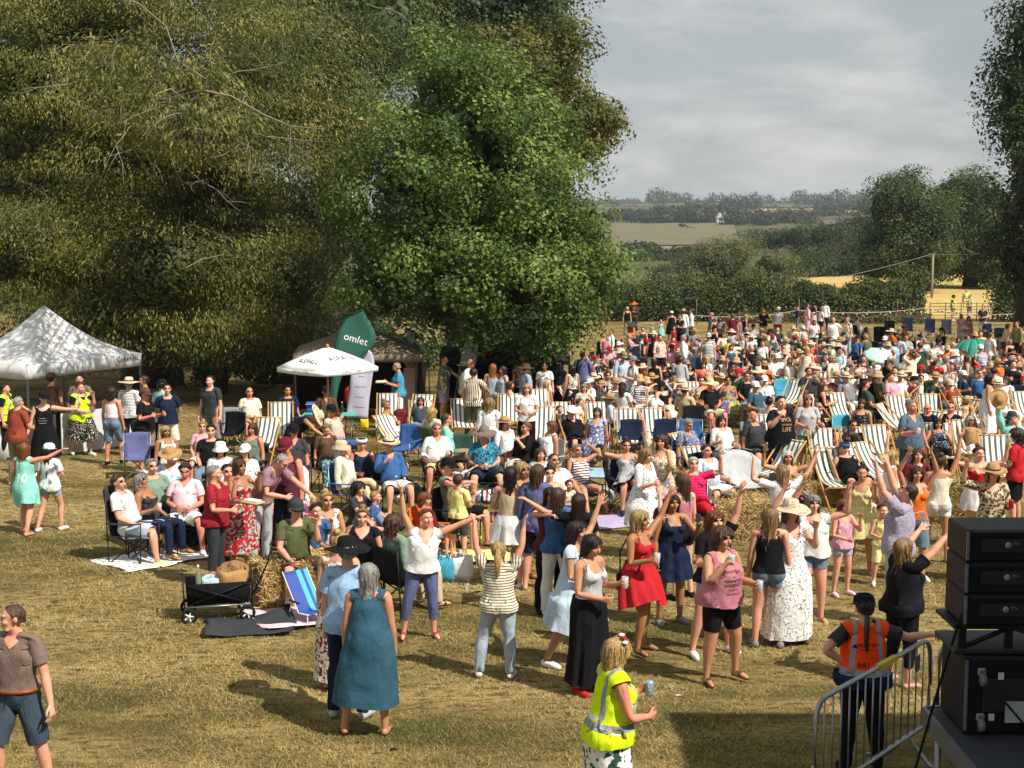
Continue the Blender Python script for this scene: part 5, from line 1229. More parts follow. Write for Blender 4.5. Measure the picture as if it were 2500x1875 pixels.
# ================================================================== tents, stalls, stage, things on the grass
DAPW = plain('white_canvas', '#d2d2d0', .7, var=.05, scale=2); TANC = plain('brown_canvas', '#857461', .8, var=.1, scale=2); BLKC = plain('black_canvas', '#1b1a1b', .8, var=.15, scale=2)
A = gp(65, 895, 1.98); B = gp(350, 870, 1.98); dvec = (B-A)
gz = gazebo('white_gazebo', 'white pop-up gazebo over the drinks counter, dappled with tree shade', A, (dvec.x, dvec.y), 3.7, 2.7, 1.98, 3.25, DAPW, plain('grey_post', '#5d6064', .5, .4), val=.30, sag=.20)
ex = Vector((dvec.x, dvec.y, 0)).normalized(); nrm = ex.cross(Vector((0, 0, 1))).normalized()
Mt = Matrix.Translation(ex*3.22+nrm*.03+Vector((0, 0, 1.98-.10))) @ Matrix((ex, Vector((0, 0, 1)), nrm)).transposed().to_4x4()
lettering('Columbia', .20, Mt, INK, gz, onto=[c for c in gz.children if c.name.startswith('valance')], push=.006)
def slab(name, label, a, b, hgt, dep, mat, topm, cat='counter', posters=()):
    d = Vector((b.x-a.x, b.y-a.y, 0)); L = d.length; d.normalize(); r = empty(name, a, math.atan2(d.y, d.x))
    MB().box((L/2, .012, hgt/2), (L, .024, hgt-.03)).build('front_panel', mat, r); MB().box((L/2, dep/2, hgt+.015), (L+.05, dep+.05, .03), None, .008).build('counter_top', topm, r)
    for x in (.03, L-.03):
        for y in (.06, dep-.03): MB().box((x, y, hgt/2-.01), (.04, .04, hgt-.03)).build('leg', topm, r)
    for x, w_, z in posters:
        q = empty('poster', (x, -.006, z)); q.parent = r; MB().box((0, 0, 0), (w_, .008, .42)).build('poster_sheet', plain('poster_cream', '#d9cfb6'), q); MB().box((0, -.007, 0), (w_*.8, .004, .30)).build('poster_print', plain('poster_print', '#4a443c', var=.8, scale=24), q); MB().box((0, -.007, .17), (w_*.6, .004, .06)).build('poster_heading', INK, q)
    tag(r, label, cat); return r
COUNTW = plain('white_counter', '#d4d5d6', .45, var=.03)
slab('drinks_counter', 'white fronted counter with posters under the gazebo edge', gp(152, 1112), gp(338, 1088), .98, .6, COUNTW, BLACKP, posters=((.28, .26, .58), (1.55, .30, .60)))
slab('drinks_counter', 'brown sided counter end beside the gazebo post', gp(72, 1116), gp(140, 1114), .98, .6, plain('brown_panel', '#4b4238', .7), BLACKP)
a = gp(14, 1120); r = empty('menu_board', a, R(20))
for s in (-1, 1): MB().sheet([[(-.28, s*.22, .02), (.28, s*.22, .02)], [(-.28, s*.02, .95), (.28, s*.02, .95)]], .012).build('board_panel', WHITEP, r)
tag(r, 'white folding menu board by the brown counter', 'sign')
# brown tent, black tent
A = gp(745, 872, 1.85); tt = gazebo('brown_gazebo', 'brown peaked gazebo with dark side walls behind the white parasol', gp(715, 868, 1.85), (1, .10), 3.45, 3.0, 1.85, 2.60, TANC, DARKM, val=.2, sag=.04, walls=(1, 2, 3), wallmat=plain('dark_tent_wall', '#3b322b', .85))
gazebo('black_gazebo', 'black gazebo in the shade under the oak', gp(1030, 886, 1.9)+Vector((.2, 4.6, -.12)), (1, .02), 3.6, 3.0, 1.75, 2.45, BLKC, DARKM, val=.25, sag=.05, walls=(2, 3), wallmat=BLKC)
# parasol
def parasol(name, label, c, rad, rim, peak, mat, n=8, pole=WOODM, val=.14, tilt=0):
    r = empty(name, c); 
    for k in range(n):
        a0, a1 = 2*math.pi*(k+.5)/n, 2*math.pi*(k+1.5)/n; p0, p1 = Vector((math.cos(a0)*rad, math.sin(a0)*rad, rim)), Vector((math.cos(a1)*rad, math.sin(a1)*rad, rim)); g = []
        for i in range(7):
            t = i/6; g.append([(p0*(1-u)+p1*u)*(1-t)+Vector((0, 0, peak))*t+Vector((0, 0, .03*math.sin(math.pi*t)-.02*math.sin(math.pi*u)*(1-t))) for u in np.linspace(0, 1, 5)])
        MB().sheet(g, .004).build('canopy_panel', mat, r, rest=True)
        nn = ((p0+p1)/2).normalized()*.004; nn.z = 0; g = [[(p0*(1-u)+p1*u)+nn-Vector((0, 0, .02*math.sin(math.pi*u)+val*t)) for u in np.linspace(0, 1, 5)] for t in (0, 1)]
        if val: MB().sheet(g, .003).build('valance', mat, r, rest=True)
    MB().tube([(0, 0, 0), (0, 0, peak)], .022, 8).build('pole', pole, r); MB().lathe([(0, peak-.02), (.04, peak), (.03, peak+.05), (0, peak+.07)], 8).build('finial', pole, r)
    tag(r, label, 'parasol'); r.rotation_euler[0] = R(tilt); return r
UMW = plain('white_parasol_cloth', '#f0efec', .75, var=.03)
uc = gp(800, 893, 2.1); um = parasol('white_parasol', 'big white printed parasol between the striped deckchairs', uc, 1.10, 2.08, 2.52, UMW, n=4, val=.10); um.rotation_euler[2] = R(45+4)
pans = [c for c in um.children if c.name.startswith('canopy_panel')]; vals = [c for c in um.children if c.name.startswith('valance')]
def on_par(txt, size, ang, rr, z, slope, onto, mat):
    a = R(ang); o = Vector((math.cos(a), math.sin(a), 0)); xr = Vector((-o.y, o.x, 0)); up = Vector((-o.x*math.cos(slope), -o.y*math.cos(slope), math.sin(slope))); zz = xr.cross(up)
    return lettering(txt, size, Matrix.Translation(o*rr+Vector((0, 0, z))) @ Matrix((xr, up, zz)).transposed().to_4x4(), mat, um, onto=onto, push=.006)
on_par('ASPALL', .22, -90, .45, 2.32, R(31), pans, INK); on_par('ASPALL', .20, 180, .55, 2.25, R(31), pans, INK).scale = (1, 1, 1)
for an in (-90, 180): on_par('SUFFOLK CYDER', .07, an, .775, 2.03, R(88), vals, INK)
# flags
fg = plain('teal_flag', '#2f5f52', .7, var=.04)
fo, cl = feather('feather_flag', 'dark green teardrop flag above the brown gazebo', gp(796, 1066), 3.28, .90, fg, 'drop', 8, 9)
lettering('omlet', .26, Matrix.Translation((.38, -.12, 2.52)) @ Matrix.Rotation(R(90), 4, 'X') @ Matrix.Rotation(R(-8), 4, 'Z'), WHINK, fo, onto=[cl], push=.008)
f2, c2 = feather('feather_flag', 'pale lilac banner flag with print hanging beside the parasol pole', gp(842, 1064), 2.35, .55, plain('lilac_flag', '#b9b4c4', .7, var=.06), 'feather', 14, 5)
for k in range(4): lettering(['~~~~', '~~~', '~~~~', '~~'][k], .13, Matrix.Translation((.30, -.06, .75+.26*k)) @ Matrix.Rotation(R(90), 4, 'X'), plain('purple_ink', '#6a4a72'), f2, onto=[c2], push=.008)
f3, c3 = feather('feather_flag', 'grey tall flag with face painting lettering by the black gazebo', gp(1098, 1030), 2.55, .42, plain('grey_flag', '#8d9092', .7, var=.06), 'feather', -6, 9)
for k, ch in enumerate('FACE'): lettering(ch, .26, Matrix.Translation((.13, -.06, 1.62-.30*k)) @ Matrix.Rotation(R(90), 4, 'X'), INK, f3, onto=[c3], push=.008)
for k, ch in enumerate('PAINTING'): lettering(ch, .17, Matrix.Translation((.34, -.06, 2.20-.19*k)) @ Matrix.Rotation(R(90), 4, 'X'), INK, f3, onto=[c3], push=.008)
# cardboard cut-outs of two singers by the brown gazebo, flat board figures
def cutout(label, c, prof, cols, f=0):
    r = empty('cardboard_figure', c, R(f)); 
    for nm, pts, col in prof:
        mb = MB(); n = len(pts); V = [(x, -.004, z) for x, z in pts]+[(x, .004, z) for x, z in pts]; F = [tuple(range(n)), tuple(range(2*n-1, n-1, -1))]+[(i, i+n, (i+1) % n+n, (i+1) % n) for i in range(n)]; o = mb.add(V, F).build(nm, cloth_mat(col) if col in CLOTH else plain('card_'+col.strip('#'), col), r)
    tag(r, label, 'cut-out'); return r
def ov(cx, cz, rx_, rz_, n=16): return [(cx+rx_*math.cos(2*math.pi*k/n), cz+rz_*math.sin(2*math.pi*k/n)) for k in range(n)]
cutout('flat board figure in a white vest holding a microphone stand', gp(1026, 1010), [('printed_torso', [(-.18, .95), (.16, .95), (.2, 1.35), (.12, 1.48), (-.12, 1.48), (-.2, 1.35)], 'white'), ('printed_legs', [(-.16, .02), (.14, .02), (.16, .95), (-.18, .95)], 'stone'), ('printed_head', ov(.02, 1.60, .085, .11), '#c98f70'), ('printed_hair', [(-.07, 1.60), (-.08, 1.70), (.02, 1.75), (.1, 1.69), (.08, 1.66), (-.03, 1.66)], 'black'), ('printed_arm', [(.1, 1.36), (.30, 1.42), (.24, 1.58), (.18, 1.56), (.2, 1.48), (.08, 1.44)], '#c98f70'), ('microphone_stand', [(.27, .02), (.30, .02), (.26, 1.62), (.23, 1.62)], 'silver')], None, 6)
cutout('flat board figure in a long pale dress with fair hair', gp(1000, 1020), [('printed_dress', [(-.2, .02), (.2, .02), (.15, .9), (.16, 1.4), (-.16, 1.4), (-.15, .9)], 'pale pink'), ('printed_hair', ov(0, 1.56, .13, .17), 'beige'), ('printed_face', ov(0, 1.55, .075, .10), '#d8a489')], None, -4)
# far gate, pole, cable, bunting
GATE = plain('rusty_gate', '#6f6a5f', .7, .3, scale=9, var=.3); ga, gb = at(2270, 770, 97.5), at(2422, 770, 97.5); ga.z = float(ground_z(ga.x, ga.y)); r = empty('field_gate', ga); W_ = gb.x-ga.x
for k in range(6): MB().tube([(0, 0, .25+.20*k), (W_, 0, .25+.20*k)], .022, 5).build('rail', GATE, r)
for k in range(5): MB().tube([(W_*k/4, 0, 0), (W_*k/4, 0, 1.35)], .035, 6).build('post', GATE, r)
tag(r, 'long metal field gate in front of the golden stubble', 'gate')
p0 = at(2275, 712, 128); p1 = at(2275, 620, 128); r = empty('telegraph_pole', p0); MB().tube([(0, 0, -1.2), (0, 0, p1.z-p0.z)], [.13, .10], 8).build('shaft', plain('grey_pole', '#8a8277', .9), r); MB().box((0, 0, p1.z-p0.z-.15), (1.0, .1, .1)).build('cross_arm', BARK, r); tag(r, 'pale telegraph pole in front of the chestnuts', 'pole')
def cable(label, a, b, sag, rad, mat, name='overhead_cable'):
    pts = [a*(1-t)+b*t-Vector((0, 0, sag*4*t*(1-t))) for t in np.linspace(0, 1, 24)]; o = MB().tube(pts, rad, 5).build(name, mat); tag(o, label, 'cable'); return o
WIRE = plain('grey_wire', '#a3a59f', .6)
cable('thin overhead cable sloping down from pole towards the oak', p1, at(1440, 728, 112), 1.2, .014, WIRE); cable('thin overhead cable running from pole into the tall shaded tree', p1, at(2440, 616, 110), .1, .014, WIRE)
bp = [at(1430, 795, 93.5), at(1700, 770, 93.2), at(1950, 757, 93), at(2260, 752, 93), at(2500, 764, 92)]; r = empty('bunting', (bp[0].x, bp[0].y, bp[0].z)); pts = []
for a, b in zip(bp, bp[1:]): pts += [a*(1-t)+b*t-Vector((0, 0, .25*4*t*(1-t)))-bp[0] for t in np.linspace(0, 1, 10)[:-1]]
MB().tube(pts, .016, 4).build('cord', plain('bunting_cord', '#cfd0c8', .7), r)
for q, c in enumerate(('red', 'bright yellow', 'blue', 'white', 'green')):
    mb = MB()
    for k, (a, b) in enumerate(zip(pts, pts[1:])):
        for s in range(3):
            if (k*3+s) % 5 == q: m = a+(b-a)*(s+.5)/3; mb.add([m+Vector((-.07, .0, 0)), m+Vector((.07, .0, 0)), m+Vector((0, .02, -.16)), m+Vector((0, .03, -.15))], [(0, 2, 1), (0, 1, 3), (0, 3, 2), (1, 2, 3)])
    mb.build('pennants', cloth_mat(c), r)['kind'] = 'stuff'
tag(r, 'string of small coloured bunting along the hedge', 'bunting')
for k, (px, py, h_) in enumerate(((1480, 800, 1.4), (1700, 790, 1.4), (1950, 785, 1.4), (2190, 785, 1.4))):
    c = at(px, py, 93.2); c.z = float(ground_z(c.x, c.y)); o = MB().tube([(0, 0, -.1), (0, 0, 1.7)], .03, 5).build('bunting_post', plain('stake_wood', '#7b6a50', .9)); o.location = c; tag(o, ['thin stake holding bunting nearest the oak', 'thin bunting stake behind the straw bale', 'thin bunting stake behind the striped skirt', 'thin bunting stake beside the empty high-backed chairs'][k], 'stake', 'bunting stakes')
# far houses and mast
HW, HR = plain('far_white_wall', '#cfcdc8', .9, var=.04), plain('far_slate_roof', '#5a5552', .9, var=.1)
def far_house(label, px, py, D, w_, h_, rh, wallm=HW, gables=1, f=0):
    c = at(px, py, D); r = empty('house', c, R(f)); sw = w_/gables
    MB().box((0, 0, h_/2-1), (w_, 9, h_+2)).build('wall', wallm, r)
    for k in range(gables):
        x0 = -w_/2+sw*k; ro = MB().add([(x0-.3, -4.9, h_), (x0+sw+.3, -4.9, h_), (x0+sw/2, -4.9, h_+rh), (x0-.3, 4.9, h_), (x0+sw+.3, 4.9, h_), (x0+sw/2, 4.9, h_+rh)], [(0, 1, 2), (5, 4, 3), (0, 2, 5, 3), (2, 1, 4, 5), (0, 3, 4, 1)]).build('roof', wallm if gables > 1 else HR, r)
        MB().box((x0+sw/2, -4.6, h_*.6), (1.4, .3, 1.8)).build('window', plain('far_window', '#3a3f44', .3), r)
    MB().box((w_*.3, 1, h_+rh*.8), (1.2, 1.2, 3)).build('chimney', plain('far_brick', '#7a5a4a', .9), r); tag(r, label, 'house', 'houses across the valley'); return r
far_house('white house with three gables among far trees', 1770, 540, 1050, 13, 2.5, 4, gables=3); far_house('long low pale barn on the skyline near the oak', 1530, 508, 2100, 60, 6, 6, plain('far_barn', '#9a938c', .9)); far_house('dark roofed barn on the skyline edge', 1478, 508, 2100, 50, 5, 8, plain('far_brown_barn', '#6d625c', .9))
for k, (px, py, D) in enumerate(((2040, 555, 900), (2068, 548, 950), (2095, 552, 900), (2120, 545, 980), (2025, 562, 850), (2140, 553, 920))): far_house(['pale cottage at the village edge beside dark trees', 'far cottage with slate roof, second in village row', 'far cottage in the middle of the village row', 'far cottage set highest in the village row', 'low far cottage nearest the pasture', 'far cottage nearest the chestnut crown'][k], px, py-3, D, 9, 2.5, 3, f=k*25)
m0 = at(1965, 496, 2300); m1 = at(1965, 461, 2300); r = empty('radio_mast', m0)
for sx in (-1, 1):
    for sy in (-1, 1): MB().tube([(sx*3, sy*3, -4), (sx*1.2, sy*1.2, m1.z-m0.z)], .5, 4).build('mast_leg', plain('mast_steel', '#5f6266', .6), r)
for k in range(6): MB().box((0, 0, (m1.z-m0.z)*(k+.5)/6), (5.2-.5*k, 5.2-.5*k, .5)).build('brace', plain('mast_steel', '#5f6266', .6), r)
tag(r, 'thin lattice mast standing on the skyline', 'mast')
# ---------------------------------------------------------------- stage corner with the loudspeakers
ST = plain('stage_deck', '#3b3d40', .7, var=.15, scale=5); r = empty('stage_platform', (0, 0, 0)); DX, DY, DZ = 3.20, 10.62, 1.08
MB().box((DX+4.0, DY-5, DZ-.03), (8.0, 10, .06)).build('deck_board', ST, r); MB().box((DX-.015, DY-5, DZ-.06), (.03, 10, .14)).build('edge_trim', plain('alu_trim', '#77797c', .5, .6), r); MB().box((DX+4.0, DY+.015, DZ-.06), (8.0, .03, .14)).build('edge_trim', plain('alu_trim', '#77797c', .5, .6), r)
for x, y in ((.08, -.1), (.08, -2), (2, -.1), (4, -.1), (.08, -4)): MB().tube([(DX+x, DY+y, float(ground_z(DX+x, DY+y))), (DX+x, DY+y, DZ-.07)], .03, 8).build('leg', GALV, r)
tag(r, 'dark grey stage platform edge under the loudspeakers', 'stage')
r = empty('stage_roof', (0, 0, 0)); RZ = 5.6
MB().box((DX+6.2, 4.4, RZ), (8.0, 12.2, .12)).build('roof_sheet', plain('roof_black', '#1c1c1e', .7), r); MB().sheet([[(4.55, -2, DZ), (4.55, 9.3, DZ)], [(4.55, -2, RZ-.1), (4.55, 9.3, RZ-.1)]], .02).build('added_shade_sheet', plain('roof_black', '#1c1c1e', .7), r)  # the side sheet is added out of view to keep sun off the loudspeakers
for x, y in ((5.4, 10.3), (12.9, 10.3), (5.4, -1.6), (12.9, -1.6)): MB().tube([(x, y, .3), (x, y, RZ-.08)], .06, 8).build('tower_leg', GALV, r)
tag(r, 'black stage roof on posts shading the loudspeakers', 'stage roof')
SPK = plain('speaker_black', '#141416', .55, var=.2, scale=9); SPG = plain('speaker_grey_trim', '#2b2c2f', .5)
def cab(name, label, c, size, rows=1):
    x, y, z = size; r = empty(name, c); MB().box((x/2, y/2, z/2), (x, y, z), None, .012).build('cabinet', SPK, r)
    MB().box((x/2+.02, -.006, z*.5), (x*.78, .012, z*.42), None, .004).build('amplifier_panel', SPG, r); MB().box((.012, -.004, z/2), (.02, .012, z*.9)).build('side_rigging', GALV, r); MB().box((x/2, -.008, z-.016), (x*.9, .02, .02)).build('rear_lip', SPG, r)
    return r
LX, LY = 3.28, 10.05
for k in range(3):
    z0 = 1.90+.238*k; r = cab('line_array_speaker', '', Vector((LX, LY, z0)), (.86, .45, .232)); tag(r, ['lowest of the three black stacked line speakers', 'middle of the three black stacked line speakers', 'topmost black line speaker, flat lid facing the sky'][k], 'loudspeaker', 'stacked line speakers')
    d = MB().lathe([(0, 0), (.022, 0), (.022, .004), (0, .004)], 16, rot=Matrix.Rotation(R(90), 3, 'X')).build('round_badge', plain('badge_grey', '#a8aaad', .4), r); d.location = (.30, -.014, .125)
    lettering('RCF', .016, Matrix.Translation((.30, -.020, .125)) @ Matrix.Rotation(R(90), 4, 'X'), INK, r); lettering('TT+', .03, Matrix.Translation((.36, -.016, .132)) @ Matrix.Rotation(R(90), 4, 'X'), plain('badge_grey', '#a8aaad', .4), r)
    for q in range(3): MB().box((.46+.07*q, -.013, .125), (.05, .004, .03)).build('socket_plate', plain('plate_dark', '#3c3e41', .5), r)
r = empty('speaker_dolly', (LX-.05, LY, 1.685)); MB().box((.48, .24, .02), (.98, .5, .04), None, .01).build('base_plate', SPG, r)
for x in (.06, .40, .86): MB().box((x, .05, .115), (.05, .05, .17)).build('upright', SPK, r)
MB().box((.48, .24, .198), (.98, .46, .025)).build('top_bar', SPK, r); MB().tube([(.08, .04, .05), (.4, .04, .19)], .02, 5).build('brace', SPK, r); MB().tube([(.84, .04, .05), (.42, .04, .19)], .02, 5).build('brace', SPK, r)
tag(r, 'black wheeled frame between the line speakers and the big sub speaker', 'speaker frame')
r = cab('subwoofer_cabinet', '', Vector((LX+.02, LY-.02, DZ+.012)), (1.05, .56, .585)); tag(r, 'big black sub speaker with castors standing on the stage', 'loudspeaker')
for z in (.12, .46):
    q = empty('castor', (.11, -.02, z)); q.parent = r; MB().lathe([(0, -.018), (.045, -.018), (.045, .018), (0, .018)], 16, rot=Matrix.Rotation(R(90), 3, 'Y')).build('wheel', plain('castor_grey', '#6f7173', .5), q).location = (0, -.05, -.03); MB().box((0, -.02, .02), (.06, .03, .06), None, .01).build('bracket', GALV, q)
MB().box((.50, -.012, .17), (.40, .008, .16)).build('white_label', plain('label_white', '#b9bbbd', .6), r)
for x, z in ((.26, .44), (.20, .13)): MB().box((x, -.012, z), (.04, .008, .05)).build('warning_label', WHITEP, r)
pts = [(.24, -.02, .33), (.28, -.06, .26), (.40, -.09, .12), (.46, -.1, .02)]; MB().tube(pts, .009, 6).build('power_cable', BLACKP, r)
cable('black cable running down the speaker stack to the ground', Vector((LX-.02, LY-.02, 2.0)), Vector((LX-.16, LY+.55, .55)), -.03, .011, BLACKP, 'speaker_cable')
pts = [Vector((LX+.45+.12*math.cos(a)+.02*math.sin(3*a), LY-.42+.10*math.sin(a), DZ+.012+.004*k)) for k, a in enumerate(np.linspace(0, 9, 24))]; o = MB().tube(pts, .008, 5).build('coiled_cable', BLACKP); tag(o, 'loose black cable coiled on the stage deck', 'cable')
# barriers
def barrier(label, a, b, name='crowd_barrier'):
    a, b = Vector(a), Vector(b); d = Vector((b.x-a.x, b.y-a.y, 0)); L = d.length; r = empty(name, a, math.atan2(d.y, d.x)); z0, z1, c = .27, 1.06, .16; pts = []
    for (cx, cz, s) in ((c, z0+c, 180), (c, z1-c, 90), (L-c, z1-c, 0), (L-c, z0+c, -90)):
        for q in range(6): t = R(s+90-18*q) if False else R(s+90*(1-q/5.)); pts.append((cx+c*math.cos(t), 0, cz+c*math.sin(t)))
    order = []
    for (cx, cz, s0) in ((c, z0+c, 270), (c, z1-c, 180), (L-c, z1-c, 90), (L-c, z0+c, 0)):
        for q in range(6): t = R(s0-90*q/5.); order.append((cx+c*math.cos(t), 0, cz+c*math.sin(t)))
    MB().tube(order, .021, 8, closed=True).build('frame', GALV, r)
    n = 15
    for k in range(1, n): x = L*k/n; MB().tube([(x, 0, z0+.005), (x, 0, z1-.005)], .0075, 6).build('bar', GALV, r)
    for x in (.42, L-.42): MB().tube([(x, -.38, .012), (x, -.2, .05), (x, 0, z0), (x, .2, .05), (x, .38, .012)], .017, 6).build('foot', GALV, r)
    MB().tube([(-.03, 0, .35), (-.03, 0, .55)], .015, 6).build('hook', GALV, r); MB().tube([(L+.03, 0, .62), (L+.03, 0, .85)], .013, 6).build('hook', GALV, r)
    MB().box((L*.58, -.004, z1+.001), (.34, .046, .045)).build('sticker', plain('yellow_sticker', '#c9c23a', .5), r); MB().box((L-.30, -.012, .90), (.09, .008, .14)).build('tag_plate', plain('tag_grey', '#55585b', .6), r)
    tag(r, label, 'barrier', 'crowd barriers by the stage'); return r
ba, bb = gp(1993, 1712, 1.06), gp(2272, 1568, 1.06); barrier('galvanised crowd barrier the orange steward leans on', ba, bb)
barrier('galvanised crowd barrier running behind the loudspeakers', Vector((bb.x+.10, bb.y+.05, float(ground_z(bb.x, bb.y)))), Vector((bb.x+2.35, bb.y+.35, 0)))
# ---------------------------------------------------------------- things lying and standing on the grass
def ink_blanket():
    t = NT('cactus_print'); a = t.n('ShaderNodeAttribute', attribute_name='rest'); mp = t.n('ShaderNodeMapping'); mp.inputs['Scale'].default_value = (1, 1, 0); t.l(a.outputs['Vector'], mp.inputs[0])
    vo = t.n('ShaderNodeTexVoronoi'); vo.inputs['Scale'].default_value = 9; vo.inputs['Randomness'].default_value = .35; t.l(mp.outputs[0], vo.inputs['Vector']); d = t.math('ADD', vo.outputs['Distance'], t.math('MULTIPLY', t.noise(40, 2, mp.outputs[0]), .3))
    t.l(t.ramp(d, [(.36, (.03, .03, .035)), (.40, (.78, .78, .76))]), t.b.inputs['Base Color']); t.b.inputs['Roughness'].default_value = .9; return t.m
def rainbow(name, cols, sc, rot=0):
    t = NT(name); a = t.n('ShaderNodeAttribute', attribute_name='rest'); mp = t.n('ShaderNodeMapping'); mp.inputs['Rotation'].default_value = (0, 0, R(rot)); t.l(a.outputs['Vector'], mp.inputs[0]); sp = t.n('ShaderNodeSeparateXYZ'); t.l(mp.outputs[0], sp.inputs[0]); f = t.math('FRACT', t.math('MULTIPLY', t.math('ADD', sp.outputs['X'], 5.), sc))
    n = len(cols); t.l(t.ramp(f, [(k/n, srgb(CLOTH[c])) for k, c in enumerate(cols)], 'CONSTANT'), t.b.inputs['Base Color']); t.b.inputs['Roughness'].default_value = .9; return t.m
blanket('white blanket printed with small black motifs in front of the cooler box', gp(371, 1367), 47, 1.45, 1.12, ink_blanket(), 1, .02)
blanket('crumpled charcoal blanket beside the black wagon', gp(612, 1532), 12, 1.05, .85, cloth_mat('charcoal'), 2, .09)
blanket('pale pink blanket partly under the crumpled charcoal one', gp(735, 1505), 30, 1.25, 1.1, cloth_mat('pale pink'), 3, .035)
blanket('red white and blue striped blanket near the baby', gp(1180, 1212), 20, 1.3, 1.2, rainbow('rwb', ['white', 'red', 'white', 'navy', 'sky blue', 'white', 'navy'], 3.2), 4, .03)
blanket('dark woven multicoloured blanket behind raised arms', gp(1186, 1262), -10, 1.0, .9, rainbow('woven', ['navy', 'maroon', 'purple', 'navy', 'orange', 'navy'], 6), 5, .05)
blanket('lilac purple blanket on the dancing area', gp(1495, 1275), 20, 1.3, 1.15, cloth_mat('lilac'), 6, .02)
blanket('pale blue blanket below the person in striped red vest', gp(1468, 1155), 0, 1.3, 1.3, cloth_mat('sky blue'), 7, .03)
blanket('yellow blanket under the shopping bags', gp(1150, 1362), 10, 1.2, .9, cloth_mat('yellow'), 8, .04)
blanket('pink patterned blanket beside the red trolley', gp(690, 1245), 15, 1.0, 1.3, cloth_mat('hot pink', 'floral', 'white'), 9, .03)
blanket('beige blanket among the seated people at the back', gp(1640, 905), 0, 2.0, 2.4, cloth_mat('beige'), 10, .03)
blanket('grey blanket under the person near the straw bale', gp(1745, 905), 0, 1.6, 2.0, cloth_mat('light grey'), 11, .03)
tb = bag('bright turquoise shopping bag behind dancing person in white top', gp(1084, 1420), (.26, .18, .34), 'turquoise', rz=12)
bag('bulging white carrier bag next to the turquoise one', gp(1126, 1415), (.32, .24, .34), 'white', rz=-10)
bag('green patterned tote bag on a black folding chair', gp(1150, 1048)+Vector((0, 0, .44)), (.32, .14, .28), 'sage'); bag('yellow bag hanging low by the deckchairs', gp(890, 1048), (.20, .16, .28), 'bright yellow'); bag('yellow bag beside the leftmost striped deckchair', gp(622, 1075), (.28, .16, .3), 'bright yellow')
bag('clear plastic drinks bag at the foot of low chair', gp(1478, 1228), (.28, .2, .3), 'light grey'); bag('dark woven basket bag behind the cooler box', gp(414, 1295), (.34, .24, .24), 'burgundy', cat='basket')
backpack('red rucksack standing on the camping table', gp(858, 1045)+Vector((0, 0, .62)), 'red'); backpack('dark red rucksack hung beside a leaning deckchair', gp(978, 1062)+Vector((0, 0, .2)), 'maroon'); backpack('black rucksack on the grass by bare feet', gp(1010, 1228), 'black', 20, .8)
# camping table with things
def table(label, c, w_, d_, h_, col, name='camping_table', f=0):
    r = empty(name, c, R(f)); MB().box((0, 0, h_), (w_, d_, .03), None, .008).build('table_top', plain(name+col.strip('#'), col, .6), r)
    for sx in (-1, 1): MB().tube([(sx*w_*.42, -d_*.42, .01), (sx*w_*.42, d_*.42, h_-.02)], .012, 6).build('leg', STEEL, r); MB().tube([(sx*w_*.42, d_*.42, .01), (sx*w_*.42, -d_*.42, h_-.02)], .012, 6).build('leg', STEEL, r)
    tag(r, label, 'table', 'camping tables'); return r
table('teal topped camping table behind the seated family', gp(805, 1072), 1.3, .55, .62, '#4fb3a4'); table('white plastic picnic table by the oak branches', gp(1496, 872), .95, .6, .62, '#e8e8e4')
def coolbox(label, c, size, col, lidc, f=0, wheels=False, base=0):
    x, y, z = size; r = empty('cool_box', c+Vector((0, 0, base)), R(f)); MB().box((0, 0, z*.42+.03), (x, y, z*.84), None, .03).build('box_body', plain('cool'+col.strip('#'), col, .5, var=.06), r); MB().box((0, 0, z*.92+.03), (x*1.04, y*1.04, z*.16), None, .02).build('lid', plain('cool'+lidc.strip('#'), lidc, .5), r)
    MB().box((0, 0, z*.845+.03), (x*1.05, y*1.05, .012)).build('seal_line', WHITEP, r); MB().tube([(-x*.45, -y*.54, z*.7), (-x*.4, -y*.6, z*.85), (x*.4, -y*.6, z*.85), (x*.45, -y*.54, z*.7)], .012, 5).build('handle', BLACKP, r)
    if wheels:
        for s in (-1, 1): MB().lathe([(0, -.02), (.075, -.02), (.085, 0), (.075, .02), (0, .02)], 18, (s*x*.40, -y*.44, .085), Matrix.Rotation(R(90), 3, 'X')).build('wheel', BLACKP, r)
    tag(r, label, 'cool box', 'cool boxes'); return r
coolbox('large navy wheeled cool box beside the pink shirted person', gp(470, 1325), (.56, .36, .42), '#1c2a3e', '#22344a', -8, True); coolbox('blue soft cool box on the camping table', gp(766, 1068), (.34, .24, .24), '#3a5a94', '#40639f', 5, False, .62)
def bottle(label, c, col, h_=.28, name='bottle'):
    r = empty(name, c); MB().lathe([(0, 0), (.034, .003), (.036, .02), (.036, h_*.55), (.014, h_*.78), (.014, h_*.95), (0, h_*.95)], 12).build('glass', plain('bottle'+col.strip('#'), col, .15), r); MB().lathe([(.016, h_*.93), (.016, h_), (0, h_)], 10, caps=False).build('cap', plain('capwhite', '#d8d6cc'), r); tag(r, label, 'bottle', 'bottles and cans on the grass'); return r
bottle('green wine bottle lying beside the yellow trainers', gp(362, 1326), '#1f4a2c').rotation_euler = (R(90), 0, R(70)); bpy.data.objects['bottle'].location.z += .035
bottle('tall yellow drinks can on the navy cool box', gp(452, 1312)+Vector((0, 0, .45)), '#c9b34a', .20); bottle('dark bottle on the camping table', gp(836, 1066)+Vector((0, 0, .62)), '#2b3a20', .26); bottle('small green bottle cap up on the blanket', gp(1120, 1337), '#2f6a3a', .14)
